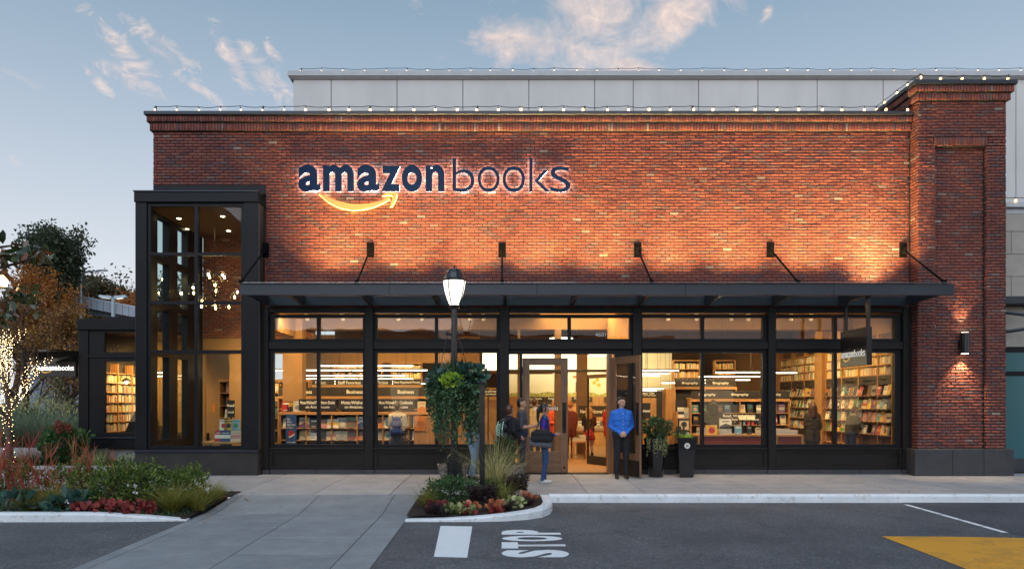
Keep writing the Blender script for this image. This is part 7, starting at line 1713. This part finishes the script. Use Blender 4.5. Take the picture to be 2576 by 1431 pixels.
bag('shoulder_bag', 'black shoulder bag carried by the woman in the knit jumper', 'bag', (bx-.07, by-.27, 0), 0, [((-.16,0,.90),(.16,0,.90),.075,.075,0),((-.17,0,1.0),(.17,0,1.0),.06,.06,0),((-.12,0,1.05),(.12,0,1.05),.045,.045,0)], [cloth('black_leather', (.012,.012,.013))], [[(-.13,.02,1.05),(-.02,.07,1.28),(.06,.10,1.40),(.12,.06,1.28),(.15,.02,1.05)]])
bag('tote_bag', 'grey patterned tote bag hanging below the black shoulder bag', 'bag', (bx-.08, by-.26, 0), R(4), [((-.19,.02,.80),(.17,.02,.76),.055,.055,0),((-.20,.02,.86),(.17,.02,.84),.05,.05,0)], [PM('net_weave', (.10,.10,.12), .8, var=.8, vscale=60)], [[(-.15,.03,.88),(-.06,.09,1.2),(.05,.11,1.38),(.14,.03,.88)]])
# -- person with the backpack
bp_loc = (X(1283,-1.05), -1.05, gz(-1.05))
person('person in black hooded jacket wearing a grey backpack', bp_loc, R(118), 1.60, [M_SKIN, cloth('black_jacket', (.010,.012,.018)), M_JEAND, M_SHOEK],
       {-1: ((-.25,.04,1.13), (-.22,-.14,.98), (0,-1,-.2), (1,0,0)), 1: ((.25,.04,1.13), (.22,-.14,.98), (0,-1,-.2), (-1,0,0))}, hair=('bob', M_HAIRB), bulk=1.12, coat=.05)
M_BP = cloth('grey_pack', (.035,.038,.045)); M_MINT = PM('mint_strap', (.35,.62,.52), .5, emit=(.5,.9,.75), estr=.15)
def backpack(label, loc, rz, body, strapc, H):
    t = thing('backpack', label, 'backpack', loc, rz); s = H/1.75
    blob('pack', [((-.09*s,.20*s,1.02*s),(.09*s,.20*s,1.02*s),.09*s,.09*s,0),((-.08*s,.20*s,1.22*s),(.08*s,.20*s,1.22*s),.085*s,.085*s,0),((-.06*s,.18*s,1.36*s),(.06*s,.18*s,1.36*s),.06*s,.06*s,0),((-.08*s,.26*s,1.02*s),(.08*s,.26*s,1.02*s),.06*s,.06*s,0)], [body], t, .014, 4)
    for k in range(5): 
        z0 = (1.02+.06*k)*s; MB().tube([(-.08*s,.315*s-.004*k,z0),(.08*s,.315*s-.006*k,z0+.055*s)], .006, 5).build('lace', strapc, t); MB().tube([(.08*s,.315*s-.004*k,z0),(-.08*s,.315*s-.006*k,z0+.055*s)], .006, 5).build('lace', strapc, t)
    for x in (-1, 1):
        MB().tube([(x*.12*s,.24*s,1.36*s),(x*.15*s,.29*s,1.2*s),(x*.14*s,.28*s,.98*s)], .010, 5).build('edge_strap', strapc, t)
        MB().tube([(x*.12*s,.14*s,1.40*s),(x*.13*s,.02*s,1.475*s),(x*.13*s,-.12*s,1.40*s),(x*.14*s,-.14*s,1.2*s),(x*.17*s,.12*s,1.0*s)], .016, 6).build('shoulder_strap', body, t)
    MB().tube([(.13*s,.26*s,1.0*s),(.17*s,.27*s,.86*s),(.16*s,.27*s,.70*s)], .012, 5).build('loose_strap', strapc, t)
    return t
backpack('grey backpack with mint green laces and straps', bp_loc, R(118), M_BP, M_MINT, 1.60)
# -- man in the grey t-shirt with a phone
gt_loc = (X(1313,-.75), -.75, gz(-.75))
person('man in a dark grey t-shirt looking at a phone beside the backpack wearer', gt_loc, R(88), 1.74, [M_SKIN, cloth('grey_tee', (.055,.058,.075)), M_JEAND, cloth('grey_shoe', (.10,.10,.11))],
       {-1: ((-.23,.02,1.11), (-.12,-.24,1.13), (.15,-1,.1), (.3,0,1)), 1: ((.23,.02,1.11), (.10,-.25,1.13), (-.15,-1,.1), (-.3,0,1))}, hair=('short', M_HAIRK), bulk=1.08, sleeve=False)
ph = thing('phone', 'dark phone held by the man in the grey t-shirt', 'phone', (gt_loc[0]+.37, gt_loc[1], gt_loc[2]+1.17)); MB().cbox(-.07,.07,-.037,.037,-.004,.004,.003).build('case', M_BLACK, ph); MB().box(-.062,.062,-.033,.033,.0042,.0048).build('screen', EM('phone_screen', (.6,.75,1), .8), ph)
# -- passer-by behind the lamp post
lw_ = {-1: ((-.09,-.08,.51), (-.10,-.06,.09), (-.1,-1,0)), 1: ((.09,.0,.50), (.095,.12,.09), (.1,-1,0))}
person('person in pale jeans and dark jacket standing behind the lamp post', (X(1190,-1.0), -1.0, gz(-1.0)), R(60), 1.76, [M_SKIN, cloth('navy_jacket', (.012,.014,.025)), M_JEANL, cloth('brown_shoe', (.08,.05,.035))],
       {-1: ((-.24,.03,1.12), (-.20,-.12,.92), (0,-.6,-1), (1,0,0)), 1: ((.24,.03,1.12), (.20,-.12,.92), (0,-.6,-1), (-1,0,0))}, lw_, hair=('short', M_HAIRB), bulk=1.08)
DOWN = {-1: ((-.22,.03,1.12), (-.21,-.06,.88), (0,-.2,-1), (1,0,0)), 1: ((.22,.03,1.12), (.21,-.06,.88), (0,-.2,-1), (-1,0,0))}
REACH = {-1: ((-.22,-.04,1.13), (-.14,-.26,1.10), (.1,-1,.1), (0,0,-1)), 1: ((.22,-.04,1.13), (.14,-.26,1.10), (-.1,-1,.1), (0,0,-1))}
# -- inside the shop
py = .95; pl_ = (X(1000,py), py, .012)
person('customer in cream jumper and dark skirt browsing the front shelf', pl_, R(178), 1.62, [M_SKIN, cloth('cream_jumper', (.60,.50,.36)), cloth('dark_bottom', (.02,.02,.03)), M_SHOEK], REACH, hair=('short', M_HAIRK), bulk=1.12, skirt=cloth('dark_skirt', (.03,.03,.04), .9, 30))
backpack('small blue backpack worn by the customer in the cream jumper', pl_, R(178), cloth('blue_pack', (.03,.06,.22), .4, 20), cloth('blue_pack_trim', (.10,.16,.35)), 1.58)
M_PLAID = bpy.data.materials.new('red_plaid'); M_PLAID.use_nodes = True
def _pl():
    n = N(M_PLAID.node_tree); p = M_PLAID.node_tree.nodes['Principled BSDF']; t = n('ShaderNodeTexCoord'); s = n('ShaderNodeSeparateXYZ', inp={0: t.outputs['Object']})
    a = n.m('LESS_THAN', n.m('FRACT', n.m('MULTIPLY', s.outputs[0], 11.0)), .35); b_ = n.m('LESS_THAN', n.m('FRACT', n.m('MULTIPLY', s.outputs[2], 11.0)), .35)
    c = n.mix(n.m('MULTIPLY', n.m('ADD', a, b_), .45), (.50,.02,.025), (.05,.012,.02)); n.link(c, p.inputs['Base Color']); p.inputs['Roughness'].default_value = .9
_pl()
yq = 4.55
person('girl with curly blond hair, black top and red plaid skirt just inside the door', (X(1482,yq), yq, .013), R(172), 1.50, [M_SKIN, cloth('black_top', (.012,.012,.012)), M_JEAND, M_SHOEK], REACH, hair=('curly', M_HAIRL), skirt=M_PLAID)
person('customer in an orange red coat seen through the closed door', (X(1396,3.1), 3.1, .013), R(35), 1.66, [M_SKIN, cloth('orange_coat', (.60,.07,.02)), cloth('grey_trousers', (.06,.055,.05)), M_SHOEK], REACH, hair=('bob', M_HAIRL), coat=.12)
person('customer in a beige coat facing away behind the closed door', (X(1345,3.6), 3.6, .013), R(160), 1.72, [M_SKIN, cloth('beige_coat', (.42,.33,.22)), M_JEAND, M_SHOEK], DOWN, hair=('short', M_HAIRB), coat=.2, bulk=1.1)
person('customer in a dark red coat and knitted brown hat by the sale table', (X(1434,4.6), 4.6, .013), R(200), 1.62, [M_SKIN, cloth('maroon_coat', (.14,.025,.015)), M_JEAND, M_SHOEK], DOWN, coat=.2, hat=cloth('rust_hat', (.32,.12,.035), .3, 30))
person('customer in a red coat beyond the inner door', (X(1536,4.4), 4.4, .013), R(150), 1.66, [M_SKIN, cloth('red_coat', (.40,.02,.02)), M_JEAND, M_SHOEK], DOWN, hair=('short', M_HAIRK), coat=.2)
person('customer in a dark jacket browsing the biography shelf', (X(1795,2.15), 2.15, .013), R(165), 1.68, [M_SKIN, cloth('charcoal_jacket', (.015,.014,.014)), M_JEAND, M_SHOEK], REACH, hair=('long', M_HAIRK), coat=.1, bulk=1.1)
person('customer with long brown hair and patterned coat by the wall bookcase', (X(2043,1.5), 1.5, .013), R(188), 1.62, [M_SKIN, cloth('tweed_coat', (.035,.025,.018), .8, 60), M_JEAND, M_SHOEK], DOWN, hair=('long', M_HAIRB), coat=.22, bulk=1.1)
person('customer in dark clothes leaning toward the wall bookcase', (X(2138,1.9), 1.9, .013), R(110), 1.52, [M_SKIN, cloth('dark_jumper', (.02,.018,.016)), M_JEAND, M_SHOEK], REACH, hair=('short', M_HAIRB), bulk=1.05, torso_lean=.4)
bpy.data.collections.remove(_tmp)
